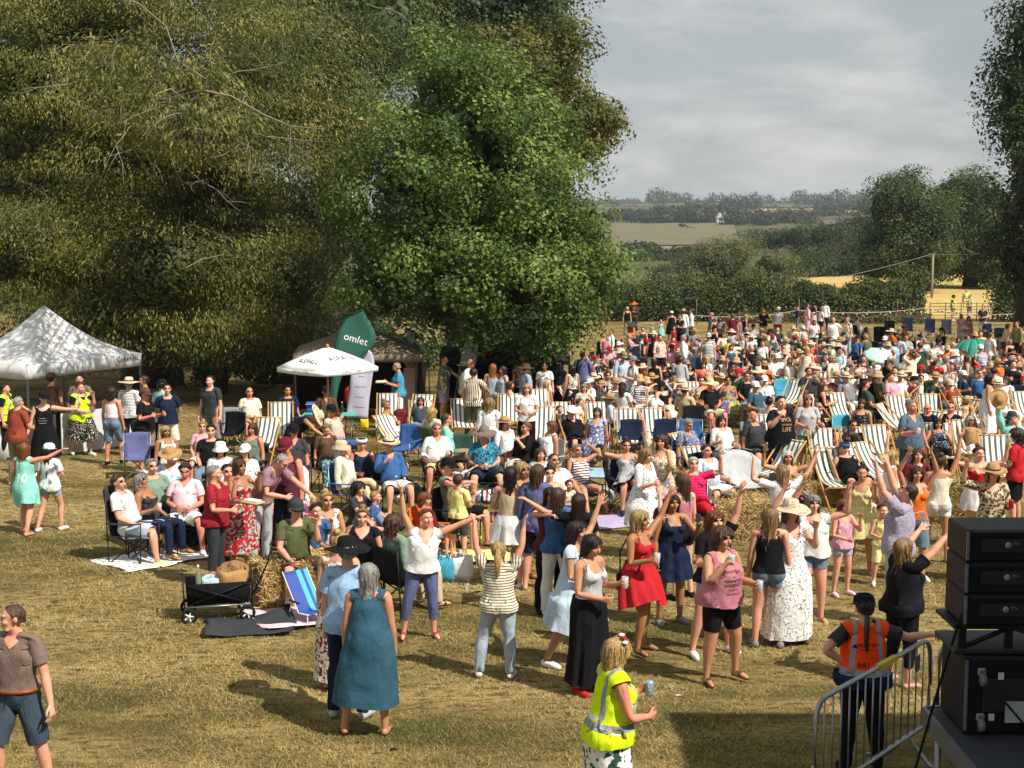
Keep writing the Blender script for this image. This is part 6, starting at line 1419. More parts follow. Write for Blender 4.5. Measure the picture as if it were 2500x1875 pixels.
for k, (px, py, lb) in enumerate(((548, 1345, 'white food box lid near the red shoes'), (962, 1216, 'white crumpled food wrapper by white trainers'), (1560, 1190, 'white wrapper on the striped rug'), (440, 1345, 'red and white food punnet beside the printed blanket'))):
    c = gp(px, py); o = MB().box((0, 0, .03), (.22, .16, .05), Matrix.Rotation(.1*k, 3, 'Y'), .02).build('food_box', WHITEP if k < 3 else cloth_mat('red', 'floral', 'white')); o.location = c; o.rotation_euler = (0, 0, k*.7); tag(o, lb, 'food box', 'food packaging')
o = MB().lathe([(0, -.035), (.02, -.03), (.035, 0), (.02, .03), (0, .035)], 12).build('tennis_ball', plain('ball_yellow', '#d6e23a', .8)); o.location = gp(1172, 1318)+Vector((0, 0, .034)); tag(o, 'small yellow ball lying on the grass', 'ball')
# folding wagon
c = gp(532, 1507); r = empty('folding_wagon', c, R(14)); WB = cloth_mat('black'); L, W2, z0, z1 = .84, .44, .26, .60
for nm, g in (('side_panel', [[(-L/2, -W2/2, z0), (L/2, -W2/2, z0)], [(-L/2-.02, -W2/2-.02, z1-.04), (L/2+.02, -W2/2-.02, z1-.04)]]), ('side_panel', [[(L/2, W2/2, z0), (-L/2, W2/2, z0)], [(L/2+.02, W2/2+.02, z1-.04), (-L/2-.02, W2/2+.02, z1-.04)]]), ('end_panel', [[(-L/2, W2/2, z0), (-L/2, -W2/2, z0)], [(-L/2-.02, W2/2+.02, z1-.04), (-L/2-.02, -W2/2-.02, z1-.04)]]), ('end_panel', [[(L/2, -W2/2, z0), (L/2, W2/2, z0)], [(L/2+.02, -W2/2-.02, z1-.04), (L/2+.02, W2/2+.02, z1-.04)]])): MB().sheet(g, .006).build(nm, WB, r, rest=True)
MB().box((0, 0, z0), (L, W2, .02)).build('floor_panel', WB, r)
for s in (-1, 1):
    MB().tube([(-L/2-.04, s*(W2/2+.03), .22), (-L/2-.06, s*(W2/2+.03), z1+.06)], .011, 6).build('upright', DARKM, r); MB().tube([(L/2+.04, s*(W2/2+.03), .22), (L/2+.06, s*(W2/2+.03), z1+.08)], .011, 6).build('upright', DARKM, r)
    MB().tube([(-L/2, s*(W2/2+.04), z1-.05), (L/2, s*(W2/2+.04), .26)], .010, 6).build('cross_tube', DARKM, r); MB().tube([(L/2, s*(W2/2+.04), z1-.05), (-L/2, s*(W2/2+.04), .26)], .010, 6).build('cross_tube', DARKM, r); MB().tube([(-L/2-.04, s*(W2/2+.03), .235), (L/2+.04, s*(W2/2+.03), .235)], .011, 6).build('lower_tube', GALV, r)
for s in (-1, 1): MB().tube([(s*(L/2+.06), -W2/2-.03, z1+.07), (s*(L/2+.06), W2/2+.03, z1+.07)], .011, 6).build('end_bar', DARKM, r); MB().tube([(s*(L/2+.05), -W2/2-.03, z1-.06), (s*(L/2+.05), W2/2+.03, z1-.06)], .010, 6).build('end_bar', DARKM, r)
for sx in (-1, 1):
    for sy in (-1, 1):
        q = empty('wheel', (sx*(L/2-.02), sy*(W2/2+.05), .115)); q.parent = r; rot = Matrix.Rotation(R(90), 3, 'X'); MB().lathe([(.075, -.025), (.105, -.03), (.115, 0), (.105, .03), (.075, .025), (.075, -.025)], 22, rot=rot).build('tyre', plain('wagon_tyre', '#151515', .8), q); MB().lathe([(.0, -.02), (.022, -.02), (.022, .02), (0, .02)], 10, rot=rot).build('hub', WHITEP, q)
        for k in range(5): a = 2*math.pi*k/5; MB().box((.047*math.cos(a), 0, .047*math.sin(a)), (.065, .02, .016), Matrix.Rotation(-a, 3, 'Y')).build('spoke', WHITEP, q)
MB().tube([(L/2+.08, 0, .3), (L/2+.30, .05, .75), (L/2+.36, .08, 1.02)], .012, 6).build('pull_handle', DARKM, r); MB().tube([(L/2+.33, -.02, 1.02), (L/2+.38, .18, 1.03)], .014, 6).build('handle_grip', BLACKP, r)
r.scale = (.88, .88, .88); tag(r, 'black folding wagon with white spoked wheels', 'wagon')
Mw = Matrix.Translation(c) @ rotz(R(14)) @ Matrix.Scale(.88, 4); bottle('silver topped bottle standing in the wagon', Mw @ Vector((-.26, -.05, .45)), '#7d8a6a', .30)
V, F, W = hat_mesh('wide', 0); o = obj_np('sun_hat', V-HC, F, cloth_mat('tan', 'marl', 'brown')); o.location = Mw @ Vector((.25, .08, .66)); o.rotation_euler = (R(18), R(12), 0); o.scale = (.8, .8, .8); tag(o, 'brown sun hat resting on the wagon', 'hat')
bag('tan shoulder bag heaped in the wagon', Mw @ Vector((.22, 0, .42)), (.36, .28, .24), 'tan', rz=20); bag('pale blue bag packed inside the wagon', Mw @ Vector((-.08, -.02, .40)), (.22, .2, .18), 'pale blue', False)
# low blue beach chair
def beach(label, c, f):
    r = empty('beach_chair', c, R(f)); g = []
    for i in range(12):
        t = i/11; y, z = (.42-.55*t/.62, .86-.66*t/.62) if t < .62 else (-.13-.38*(t-.62)/.38, .20+.04*(t-.62)/.38); g.append([(x, y+.02*math.cos(x*6), z) for x in np.linspace(-.25, .25, 9)])
    t = NT('two_blue_stripe'); a = t.n('ShaderNodeAttribute', attribute_name='rest'); sp = t.n('ShaderNodeSeparateXYZ'); t.l(a.outputs['Vector'], sp.inputs[0]); t.l(t.ramp(t.math('ADD', t.math('MULTIPLY', sp.outputs['X'], 1.0), .5), [(0, (.03, .07, .33)), (.52, (.06, .45, .66)), (.62, (.03, .07, .33)), (.68, (.06, .45, .66))], 'CONSTANT'), t.b.inputs['Base Color']); t.b.inputs['Roughness'].default_value = .7
    MB().sheet(g, .006).build('fabric', t.m, r, rest=True)
    for s in (-1, 1): MB().tube([(s*.265, -.50, .24), (s*.265, -.13, .20), (s*.265, .43, .88)], .012, 6).build('side_tube', WHITEP, r); MB().tube([(s*.275, -.46, .23), (s*.275, -.46, .01), (s*.275, .2, .01), (s*.275, .10, .38)], .011, 6).build('leg', WHITEP, r); MB().box((s*.29, -.02, .40), (.04, .36, .02)).build('armrest', DARKM, r)
    r.scale = (.66, .66, .66); tag(r, label, 'chair', 'folding chairs on the lawn')
b_ = gp(750, 1512); beach('low beach chair in two blues in front of the bale', b_, 40)
def moon(label, c, f, col):
    r = empty('padded_chair', c, R(f)); g = []
    for i in range(9):
        t = i/8; row = []
        for a in np.linspace(-1.15, 1.15, 13): rr_ = .10+.42*t; row.append((rr_*math.sin(a)*1.05, .16-.12+rr_*math.cos(a)*.75-.12, .34+.62*t**1.6*max(.28, math.cos(a*.85)))) 
        g.append(row)
    MB().sheet(g, .035).build('padded_shell', cloth_mat(col), r, rest=True); g = [[(x, y, .36+.05*abs(x)) for x in np.linspace(-.26, .26, 5)] for y in np.linspace(-.30, .12, 5)]; MB().sheet(g, .03).build('seat_pad', cloth_mat(col), r, rest=True)
    for s in (-1, 1): MB().tube([(s*.3, -.3, .01), (-s*.2, .25, .5)], .012, 6).build('leg', DARKM, r); MB().tube([(s*.3, .28, .01), (s*.25, -.32, .42)], .012, 6).build('leg', DARKM, r)
    tag(r, label, 'chair', 'folding chairs on the lawn')
moon('light grey padded bucket chair, empty, beside the straw bales', gp(1815, 1230), 25, 'light grey')
# trolley, pram, shelters
c = gp(664, 1345); r = empty('shopping_trolley', c, R(10)); MB().box((0, 0, .32), (.32, .26, .46), None, .04).build('bag_body', cloth_mat('burgundy'), r); MB().tube([(-.17, .15, .03), (-.17, .16, .85), (-.12, .16, .92), (.12, .16, .92), (.17, .16, .85), (.17, .15, .03)], .012, 6).build('frame', DARKM, r)
for s in (-1, 1): MB().lathe([(0, -.02), (.08, -.02), (.085, 0), (.08, .02), (0, .02)], 16, (s*.18, .14, .085), Matrix.Rotation(R(90), 3, 'Y')).build('wheel', BLACKP, r)
tag(r, 'dark red wheeled trolley bag behind the bale sitters', 'trolley')
def pram(label, c, f, col, s=1.0):
    r = empty('pushchair', c, R(f)); MB().sheet([[(-.2*s, -.28*s, .42*s), (.2*s, -.28*s, .42*s)], [(-.2*s, .05*s, .36*s), (.2*s, .05*s, .36*s)], [(-.2*s, .28*s, .82*s), (.2*s, .28*s, .82*s)]], .03).build('seat', cloth_mat(col), r, rest=True)
    g = [[(x*s, (.30-.42*math.sin(a)*(1-.3*abs(x)))*s, (.72+.30*math.cos(a))*s) for x in np.linspace(-.23, .23, 7)] for a in np.linspace(-.3, 1.35, 8)]; MB().sheet(g, .012).build('hood', cloth_mat('charcoal'), r, rest=True)
    for q in (-1, 1):
        MB().tube([(q*.24*s, -.42*s, .10*s), (q*.24*s, .12*s, .55*s), (q*.24*s, .5*s, 1.0*s)], .013, 6).build('frame_tube', STEEL, r); MB().tube([(q*.24*s, .36*s, .10*s), (q*.24*s, .0, .5*s)], .013, 6).build('frame_tube', STEEL, r)
        for y in (-.42, .36): MB().lathe([(0, -.02), (.09*s, -.02), (.10*s, 0), (.09*s, .02), (0, .02)], 16, (q*.27*s, y*s, .10*s), Matrix.Rotation(R(90), 3, 'Y')).build('wheel', BLACKP, r)
    MB().tube([(-.24*s, .5*s, 1.0*s), (.24*s, .5*s, 1.0*s)], .015, 6).build('push_bar', BLACKP, r); tag(r, label, 'pushchair', 'pushchairs in the crowd')
pram('orange pushchair in front of the orange hatted person', gp(1545, 836), 25, 'orange'); pram('black hooded pushchair among seated people near the back', gp(1882, 856), -40, 'black'); pram('purple hooded pushchair beside the black t-shirt wearer', gp(520, 1100), 10, 'burgundy')
def shelter(label, c, w_, h_, mat, n=6, name='beach_shelter', f=0):
    r = empty(name, c, R(f))
    for k in range(n):
        a0, a1 = math.pi*(1+k/n)+.0, math.pi*(1+(k+1)/n); g = []
        for i in range(7):
            t = i/6; rr_ = w_*math.cos(t*math.pi/2)**.8; z = h_*math.sin(t*math.pi/2); g.append([(rr_*math.cos(a0*(1-u)+a1*u), -rr_*math.sin(a0*(1-u)+a1*u)*.8-.3, z) for u in (0, .33, .66, 1)])
        MB().sheet(g, .004).build('fabric_panel', mat, r, rest=True); MB().tube([row[0] for row in g], .010, 5).build('rib', BLACKP, r)
    tag(r, label, 'shelter'); return r
shelter('teal green pop-up shelter among the seated crowd', gp(2382, 905), 1.05, 1.25, plain('teal_shelter', '#2c8f78', .6), f=180)
parasol('mint_parasol', 'small pale mint parasol tilted over seated people', gp(2139, 930), .62, 1.05, 1.30, plain('mint_cloth', '#bfe3d6', .7), 8, STEEL, 0, 22)
r = empty('stone_plinth', gp(1952, 945), R(8)); SM = plain('weathered_stone', '#8f8674', .95, scale=14, var=.25, bump=.5); MB().box((0, 0, .42), (.72, .5, .84), None, .02).build('pedestal', SM, r); MB().box((0, 0, .88), (.86, .62, .10), None, .02).build('cap_slab', SM, r); MB().box((0, 0, .06), (.84, .6, .12), None, .02).build('foot_slab', SM, r); tag(r, 'weathered stone plinth between deckchairs and picnickers', 'plinth')
for k, (px, py, f, lb) in enumerate(((1812, 1312, 12, 'straw bale in the middle of the dancing area'), (1868, 1290, 20, 'straw bale behind the straw hatted dancer'), (2342, 1252, -8, 'straw bale beside the cream top dancer'), (1778, 900, 0, 'straw bale by the yellow child at the back'), (1540, 846, 5, 'straw bale near the orange pushchair'), (2012, 1232, 10, 'straw bale behind the pink topped child'), (1600, 872, 0, 'straw bale beneath the group in purple and orange'))): straw_bale(gp(px, py), f, lb).scale = (1.15, 1.25, 1.35) if k < 3 else (1, 1, 1)
# empty chairs
for k, (px, py, f) in enumerate(((1459, 935, 0), (1517, 935, -3), (1454, 982, 4), (1529, 997, 0), (1591, 996, 2), (1686, 932, 0), (1998, 908, -4), (1795, 931, 3), (2039, 959, 8), (2186, 965, 6), (2265, 962, -6), (2353, 969, 0), (2135, 1038, 5), (2342, 1026, 0), (2489, 956, 0), (2424, 1062, -8), (2010, 1092, 10), (2003, 1046, 0), (1325, 992, -4), (1362, 982, 3), (1243, 962, 0), (1313, 950, 5), (1129, 974, 5), (656, 1019, -6), (685, 982, 8), (948, 961, 4), (1036, 964, -6), (1860, 1012, 5), (1430, 945, 3), (2440, 960, 5))): chair_px('deck' if k % 3 else 'deckup', px, py, f)
for px, py, f in ((1649, 1056, 52), (1695, 1090, 20), (1938, 1074, -48), (2146, 985, 55), (931, 1013, 50), (2095, 1080, 30), (1950, 927, -35)): chair_px('deck', px, py, f)
for kind, px, py, f in (('camp:navy', 1542, 1024, 0), ('camp:navy', 1624, 1023, 5), ('camp:blue', 1686, 1023, -5), ('camp:black', 1693, 990, 10), ('camp:turquoise', 2053, 1013, 30), ('camp:indigo', 334, 1056, 15), ('camp:green', 1124, 1060, 0), ('camp:black', 1138, 951, 5), ('low:maroon', 1248, 1103, 60), ('camp:blue', 1002, 1036, -25), ('high:black', 2146, 797, 10), ('high:black', 2172, 783, -5), ('high:navy', 2217, 775, 4), ('high:navy', 2271, 778, -4), ('high:charcoal', 2311, 781, 0), ('high:charcoal', 2475, 895, -10), ('camp:grey', 560, 995, 20), ('camp:black', 575, 1005, -20), ('camp:turquoise', 1910, 925, 20), ('camp:navy', 1560, 845, 0), ('camp:red', 1737, 862, 0), ('camp:navy', 1795, 883, 0), ('high:black', 2128, 925, 20), ('camp:navy', 2480, 940, -8), ('camp:black', 1480, 1120, 80), ('camp:navy', 2410, 790, 0), ('camp:black', 2440, 800, 5)): chair_px(kind, px, py, f)

for k, (px, py, lb) in enumerate(((306, 1399, 'tiny white paper scrap on the grass below the printed blanket'), (960, 1832, 'small dark feather lying on the near grass'), (1142, 1436, 'empty clear cup lying in front of the white carrier bag'), (640, 1680, 'small pale leaf scrap on the shaded grass'), (1655, 1700, 'bottle top on the grass near the stage shadow'))):
    c = gp(px, py); o = MB().sheet([[(-.03, -.02, .004), (.03, -.015, .012)], [(-.025, .02, .010), (.03, .02, .004)]], .003).build('litter_scrap', WHITEP if k in (0, 3, 4) else BLACKP) if k != 2 else MB().lathe([(.026, 0), (.036, .115), (.034, .115), (.025, .006), (0, .006)], 12, rot=Matrix.Rotation(R(88), 3, 'X'), c=(0, 0, .036)).build('litter_cup', CUPM); o.location = c+Vector((0, 0, .012)); tag(o, lb, 'litter', 'litter on the grass')
# ================================================================== the crowd (head-top pixel, facing: 0 = towards the stage camera, 90 = to the picture's right, 180 = away)
def sp(s): return tuple(x.replace('_', ' ') for x in s.split()) if s else None
def q(px, py, f, g, top='tee white', bot='shorts navy', hair='short brown', dress=None, hat=None, shoes=None, over=None, **k):
    if dress: 
        d = list(sp(dress))
        if len(d) == 2: d += ['plain', 'white', 'cami']
        if len(d) > 5: d[5] = float(d[5])
        dress = tuple(d)
    if isinstance(k.get('arms'), str) and ' ' in k['arms']: k['arms'] = tuple(k['arms'].split())
    if isinstance(k.get('legs'), str) and ' ' in k['legs']: k['legs'] = tuple(k['legs'].split())
    if isinstance(hair, str): hair = sp(hair) if hair else None
    if hair: hair = (hair[0], ' '.join(hair[1:]))
    return person(px, py, f=f, g=g, top=sp(top), bot=sp(bot), hair=hair, dress=dress, hat=sp(hat), shoes=sp(shoes), over=sp(over), **k)
# ---- nearest the stage
m = q(30, 1476, -8, 'm', 'tucked taupe', 'shorts dark_denim', 'buzz brown', hyaw=-58, hpitch=6, sh=False, arms='low down', legs='wide step', shoes='shoe white', h=1.67, fat=.1, label='person in taupe knitted polo and denim shorts walking past the lawn edge')
M = Matrix.Translation((0, 0, 0)); bz = .985*m['sc']
bl = MB().tube([(.178*m['sc']*math.cos(a), .137*m['sc']*math.sin(a)+.008, bz+m['lift']+.004) for a in np.linspace(0, 2*math.pi, 25)[:-1]], .020, 6, closed=True).build('belt', plain('tan_leather', '#8a4a22', .5), m['root'])
lady = q(1508, 1559, 105, 'w', dress='midi white bold green tank .02', hair='bob blonde', over='vest hi-vis_yellow hivis hi-vis_yellow', arms='drink front', hyaw=8, hpitch=8, sh=False, skin='pink', h=1.62, lean=6, props=(('can', 'p', 'sky blue'),), label='person in yellow hi-vis vest over bold leafy white dress holding a can')
fl = empty('hair_flowers'); fl.parent = lady['root']; HP = lady['T'][1][BI['head']]*lady['sc']+np.array([0, 0, lady['lift']])
for k, c in enumerate(('white', 'red', 'white', 'red', 'white')):
    a = -0.9+.45*k; pos = Vector((.085*math.sin(a)+.02, .02, .0)); b = MB().lathe([(0, -.012), (.022, -.004), (.026, .006), (.012, .014), (0, .012)], 8).build('flower', cloth_mat(c), fl); b.location = Vector(HP)+Vector((.10*math.sin(a), -.045, .10+.10*math.cos(a)))
stew = q(2112, 1449, 178, 'w', 'tee charcoal', 'trousers black', 'short dark_brown', over='vest hi-vis_orange hivis navy', hat='cap black', arms=('hip', ((.95, -.30, -.35), (.85, -.5, -.05), 40)), hyaw=14, hpitch=10, sh=False, h=1.57, fat=.45, shoes='shoe black', label='steward in orange hi-vis vest and black cap with hand on hip')
def on_back(rec, txt, size, x, z, mat, part, name='lettering', back=True):
    s = 1 if back else -1; k = rec['sc']; M = Matrix.Translation((x*k, s*.3, z*k+rec['lift'])) @ (Matrix.Rotation(R(180), 4, 'Z') if back else Matrix.Identity(4)) @ Matrix.Rotation(R(90), 4, 'X')
    return lettering(txt, size, M, mat, rec['parts'][part], name, onto=[rec['parts'][part]], push=.004)
on_back(stew, '881', .075, .035, 1.10, INK, 'vest'); on_back(stew, 'NEWMAN', .044, -.005, 1.285, INK, 'vest'); on_back(stew, 'EVENT SERVICES', .022, -.005, 1.245, INK, 'vest'); on_back(stew, '\u25B2', .05, .115, 1.27, cloth_mat('navy'), 'vest')
pl = MB().tube([(.0, .115, -.02), (.01, .15, -.12), (.012, .16, -.25), (.005, .165, -.36)], [.026, .024, .018, .006], 8).build('plait', hair_mat('dark brown'), stew['root']); pl.location = Vector(stew['T'][1][BI['head']]*stew['sc'])+Vector((0, 0, stew['lift']+.05))
# ---- the group with the black hat, and the dancers
q(828, 1299, 170, 'w', dress='maxi cream floral maroon tank .05', hair='bun blonde', h=1.66, label='person in flowery red and cream long dress half hidden behind a black hat')
q(848, 1312, 168, 'm', 'polo sky_blue', 'trousers navy', 'short grey', hat='wide black', arms='down front', hyaw=30, sh=False, h=1.76, fat=.5, shoes='shoe light_grey', label='person in sky blue shirt and wide black hat seen from behind')
q(900, 1377, 179, 'w', dress='midi teal plain white tank .05', hair='bob grey', h=1.64, fat=.5, arms='down down', legs='wide stand', skin='tan', sh=False, shoes='sandal brown', label='person in teal sleeveless midi dress with back turned')
q(1040, 1243, 12, 'w', 'vtop white', 'capri indigo', 'short auburn', arms=(((.75, -.2, .35), (.9, -.35, .42), 10), 'up'), legs='stand wide', hyaw=18, sh=False, h=1.55, fat=.35, shoes='sandal red', side=6, label='person dancing in white top and blue cropped trousers, arms flung up')
q(1218, 1325, 176, 'w', 'tee cream thinstripe brown', 'trousers light_denim', 'pony blonde', arms='up up', h=1.47, fat=.45, sh=False, shoes='shoe white', legs='wide stand', label='person in striped t-shirt and pale jeans with both arms up, back turned')
q(1407, 1274, 65, 'w', dress='short pale_blue plain white vtop .09', hair='mid dark_brown', arms=('upout', 'drink'), legs='step trail', skin='tan', h=1.66, shoes='shoe white', props=(('can', 'm', 'silver'),), lean=4, label='person in pale blue smock dress waving one hand and holding a can')
q(1445, 1306, 48, 'w', 'cami silver', 'maxiskirt black', 'bob black', arms=('drink', 'front'), skin='tan', h=1.66, shoes='shoe red', hpitch=18, props=(('cup', 'p'), ), label='person in silver top and long black skirt looking down at a cup')
w1 = q(1562, 1247, 50, 'w', dress='mini red plain white cami .15', hair='mid blonde', arms=('upout', 'drink'), legs='stand step', skin='bronze', h=1.64, shoes='sandal brown', props=(('cup', 'm', 'pink'),), hyaw=12, label='person in bright red tiered mini dress holding a pink drink')
shoulder_bag(w1, 'black', 'm')
w2 = q(1762, 1290, 28, 'w', 'tank dusty_pink', 'cycling black', 'curly brown', arms=('hold', 'sip'), skin='tan', h=1.66, fat=.75, shoes='sandal brown', props=(('cup', 'p', 'cola'), ('cup', 'm', 'cola')), hyaw=14, legs='wide stand', label='person in pink printed vest top and black tight shorts with two drinks')
for k, (tx, sz) in enumerate((('SMOOTH', .040), ('AS', .026), ('TENNESSEE', .044), ('WHISKEY', .052), ('Sweet as', .032), ('Strawberry', .032))): on_back(w2, tx, sz, 0, 1.275-.048*k, INK, 'tank', back=False)
q(1744, 1248, 25, 'w', 'tee black', 'hotpants light_denim', 'mid auburn', arms=('up', 'drink'), skin='fair', h=1.67, fat=.3, shoes='shoe white', props=(('cup', 'm', 'empty'),), legs='wide wide', label='person in black t-shirt and sunglasses pointing one finger up')
q(1668, 1158, -140, 'w', 'crop dusty_pink', 'hotpants black', 'long brown', arms=('face', 'down'), skin='pale', h=1.66, fat=.05, shoes='shoe black', hyaw=-10, label='person in pink crop top and black denim shorts facing away')
q(1640, 1206, 20, 'w', dress='mini navy plain white cami', hair='mid dark_brown', skin='bronze', arms='phone down', h=1.62, props=(('phone', 'p'),), label='person in navy mini dress half hidden holding up a phone')
q(1626, 1196, 10, 'girl', 'tee maroon', 'shorts charcoal', 'long brown', hat='cowboy pink', h=1.22, label='child in maroon top and bright pink cowboy hat')
q(1577, 1092, 55, 'w', dress='short white ditsy grey blouse .12', hair='long dirty_blonde', h=1.66, arms='front drink', hpitch=16, label='person in white flowery long sleeved dress with loose fair waves')
q(1617, 1061, -30, 'w', 'blouse cream wave tan', 'maxiskirt grey floral cream', 'long brown', arms=('face', 'up'), h=1.68, label='person in cream printed blouse lifting one arm high')
q(1529, 1074, 10, 'w', dress='short light_grey ditsy grey cami', hair='bun dark_brown', seat='camp', chair='camp:navy', legs='cross sit', arms=('face', 'upbent'), skin='tan', label='person in light grey print dress sitting with one hand up')
# ---- hugging pair and those around
q(1362, 1192, 172, 'w', 'tee blue', 'trousers white', 'long brown', arms=('hug', 'hug'), h=1.62, shoes='shoe white', label='person in blue t-shirt and white jeans hugging a friend')
q(1343, 1190, 20, 'w', 'tee burgundy', 'trousers black', 'long dark_brown', arms=('hug', 'hug'), h=1.60, shoes='shoe black', sh=False, label='person in burgundy t-shirt being hugged')
q(1311, 1134, 165, 'w', 'shirt indigo', 'shorts navy', 'mid brown', h=1.72, arms='down front', shoes='sandal white', legs='stand step', label='person in loose indigo shirt with back turned')
q(1245, 1140, 172, 'w', 'tube beige', 'miniskirt white', 'mid black', h=1.66, skin='fair', arms='front front', label='person in strapless beige top and white skirt with back turned')
q(1275, 1129, 40, 'w', 'cami white', 'shorts beige', 'bob blonde', h=1.66, skin='bronze')
q(1342, 1140, 5, 'w', 'cami cream', 'shorts white', 'bun black', seat='camp', chair='camp:black', skin='fair')
q(1352, 1107, 30, 'm', 'tee white', 'shorts charcoal', 'buzz dark_brown', seat='camp', chair='camp:charcoal', arms='reach lap', skin='tan')
q(1319, 1094, 15, 'w', 'tee sage floral cream', 'trousers white', 'bob brown', seat='camp', chair='camp:green', sh=False)
q(1389, 1172, 20, 'baby', 'tee cream', 'shorts white', 'short brown', seat='floor', seat_h=.55, h=.78, label='small child in cream held on a lap near the blue t-shirt')
q(1413, 1206, 172, 'w', 'tee black', 'trousers black', 'verylong dark_brown', h=1.60, arms='out front')
q(1410, 1086, 25, 'w', 'tank white hstripe maroon', 'hotpants denim', 'short grey', seat='low', chair='low:purple', legs='sitout sitout', arms=('head', 'lap'), skin='tan', label='person in red and white striped vest lounging with hand on head')
# ---- father with baby, boys, bale sitters
q(1093, 1117, 60, 'm', 'tee grey_green', 'shorts black', 'short dark_brown', hat='cap black', seat='camp', chair='camp:black', arms=('drink', 'hug'), fat=.35, label='person in grey green t-shirt and black cap holding a baby')
q(1124, 1129, 40, 'baby', 'tee pale_blue', 'shorts white', 'buzz blonde', seat='floor', seat_h=.80, h=.68, arms='out out', label='baby in pale blue held up by a seated person')
q(1120, 1158, 150, 'boy', 'tee yellow', 'shorts charcoal', 'short brown', h=1.25, arms='front front', label='child in pale yellow t-shirt leaning with back turned')
q(1036, 1205, 70, 'girl', 'tee coral', 'shorts pink', 'curly auburn', h=1.2, seat='low', chair='low:orange', label='child in coral top in a low orange chair')
q(917, 1200, 75, 'boy', 'tee blue', 'shorts denim', 'short blonde', h=1.2, seat='floor', legs='knees floorx', label='fair child in blue t-shirt sitting sideways on the grass')
q(874, 1178, 60, 'boy', 'tee charcoal', 'trousers denim', 'curly black', h=1.55, seat='floor', legs='knees knees', arms='reach reach', label='teenager in charcoal t-shirt and jeans reaching out both hands')
q(962, 1258, 130, 'w', 'blouse sage', 'trousers beige', 'curly brown', seat='camp', chair='camp:black', label='person in sage jacket seen from behind in black folding chair')
q(884, 1243, 3, 'w', 'vtop black', 'shorts light_denim', 'bun dirty_blonde', seat='camp', chair='camp:black', arms=('rest', 'face'), skin='fair', fat=.2, shoes='sandal white', label='person in black sleeveless top touching face, in black folding chair')
q(721, 1216, 22, 'm', 'tee olive', 'shorts brown', 'short brown', hat='cap charcoal', seat='bale', chair='bale', arms=('face', 'lap'), legs='sitwide sit', fat=.25, shoes='shoe black', sock=True, label='person in olive t-shirt and dark cap sitting on a straw bale')
q(771, 1230, 25, 'boy', 'tee blue', 'shorts red', 'short dark_brown', h=1.38, seat='bale', arms='face lap', shoes='shoe black', sock=True, label='child in blue t-shirt sitting on bale end shading face')
q(797, 1203, 25, 'w', 'tank white', 'shorts beige', 'bun blonde', seat='bale', chair='bale', skin='tan', arms='lap lap', label='person in white vest top sitting on a straw bale')
# ---- standing by the cool box
q(524, 1137, 82, 'w', 'tee red marl maroon', 'capri charcoal', 'short grey', arms=('face', 'hold'), h=1.66, fat=.4, shoes='shoe red', sh=False, label='person in red marled t-shirt and cropped trousers eating')
q(584, 1121, 55, 'w', dress='midi red floral mint tube .06', hair='bob brown', skin='bronze', h=1.62, fat=.35, arms='face hold', shoes='sandal red', props=(('tray', 'm'),), label='person in red flowery strapless dress holding a food tray')
q(555, 1134, 30, 'm', 'tee maroon', 'shorts navy', 'short dark_brown', seat='camp', chair='camp:black')
q(690, 1107, 62, 'm', 'tee mauve', 'trousers light_grey', 'buzz grey', lean=42, arms=('reach', 'front'), h=1.80, shoes='shoe grey', hpitch=45, label='person in mauve t-shirt and grey trousers bending forward')
q(700, 1068, -22, 'm', 'tank burgundy', 'shorts navy', 'buzz grey', hat='cap maroon', arms=('down', 'drink'), skin='pink', h=1.80, fat=.4, hpitch=15, props=(('cup', 'm', 'empty'),), label='person in burgundy vest and maroon cap holding a cup')
q(288, 1159, 78, 'm', 'tee white', 'shorts pale_blue', 'short brown', seat='low', chair='high:charcoal', seat_h=.40, legs='sit sit', arms=('face', 'lap'), fat=.35, shoes='shoe yellow', hyaw=-12, label='person in white shirt and yellow trainers in a grey lounger')
q(341, 1158, 74, 'w', 'tube charcoal', 'trousers navy', 'bob grey', seat='camp', chair='camp:charcoal', skin='bronze', arms=('lap', 'drink'), props=(('cup', 'm'),), hpitch=-10, shoes='sandal brown', label='person in dark strapless top and navy trousers laughing with a drink')
q(453, 1132, 4, 'm', 'polo pale_pink', 'shorts white', 'short dark_brown', seat='camp', chair='camp:black', arms='front front', legs='sitwide sit', hpitch=18, skin='pink', fat=.35, label='person in pale pink shirt looking down at hands')
q(371, 1121, 35, 'm', 'tee sage', 'shorts navy', 'short grey', seat='camp', chair='camp:navy', fat=.35)
q(416, 1092, 5, 'm', 'polo pale_blue', 'shorts khaki', 'short grey', hat='straw tan', seat='camp', chair='camp:black', hpitch=14, arms='lap lap', sh=False, fat=.4, label='person in pale blue shirt and tan hat looking down')
# ---- children walking off
j = q(58, 1080, 168, 'girl', dress='mini mint plain white tank .05', hair='verylong auburn', h=1.52, legs='step trail', arms='low out', shoes='sandal brown', skin='fair', label='child in long mint sports vest with number ten walking away')
on_back(j, '10', .20, -.02, 1.08, WHINK, 'dress')
q(119, 1081, 165, 'girl', 'tee white', 'hotpants light_denim', 'verylong dark_brown', hat='cap white', h=1.44, legs='trail step', arms='low front', shoes='shoe white', label='child in white t-shirt and white cap walking away')
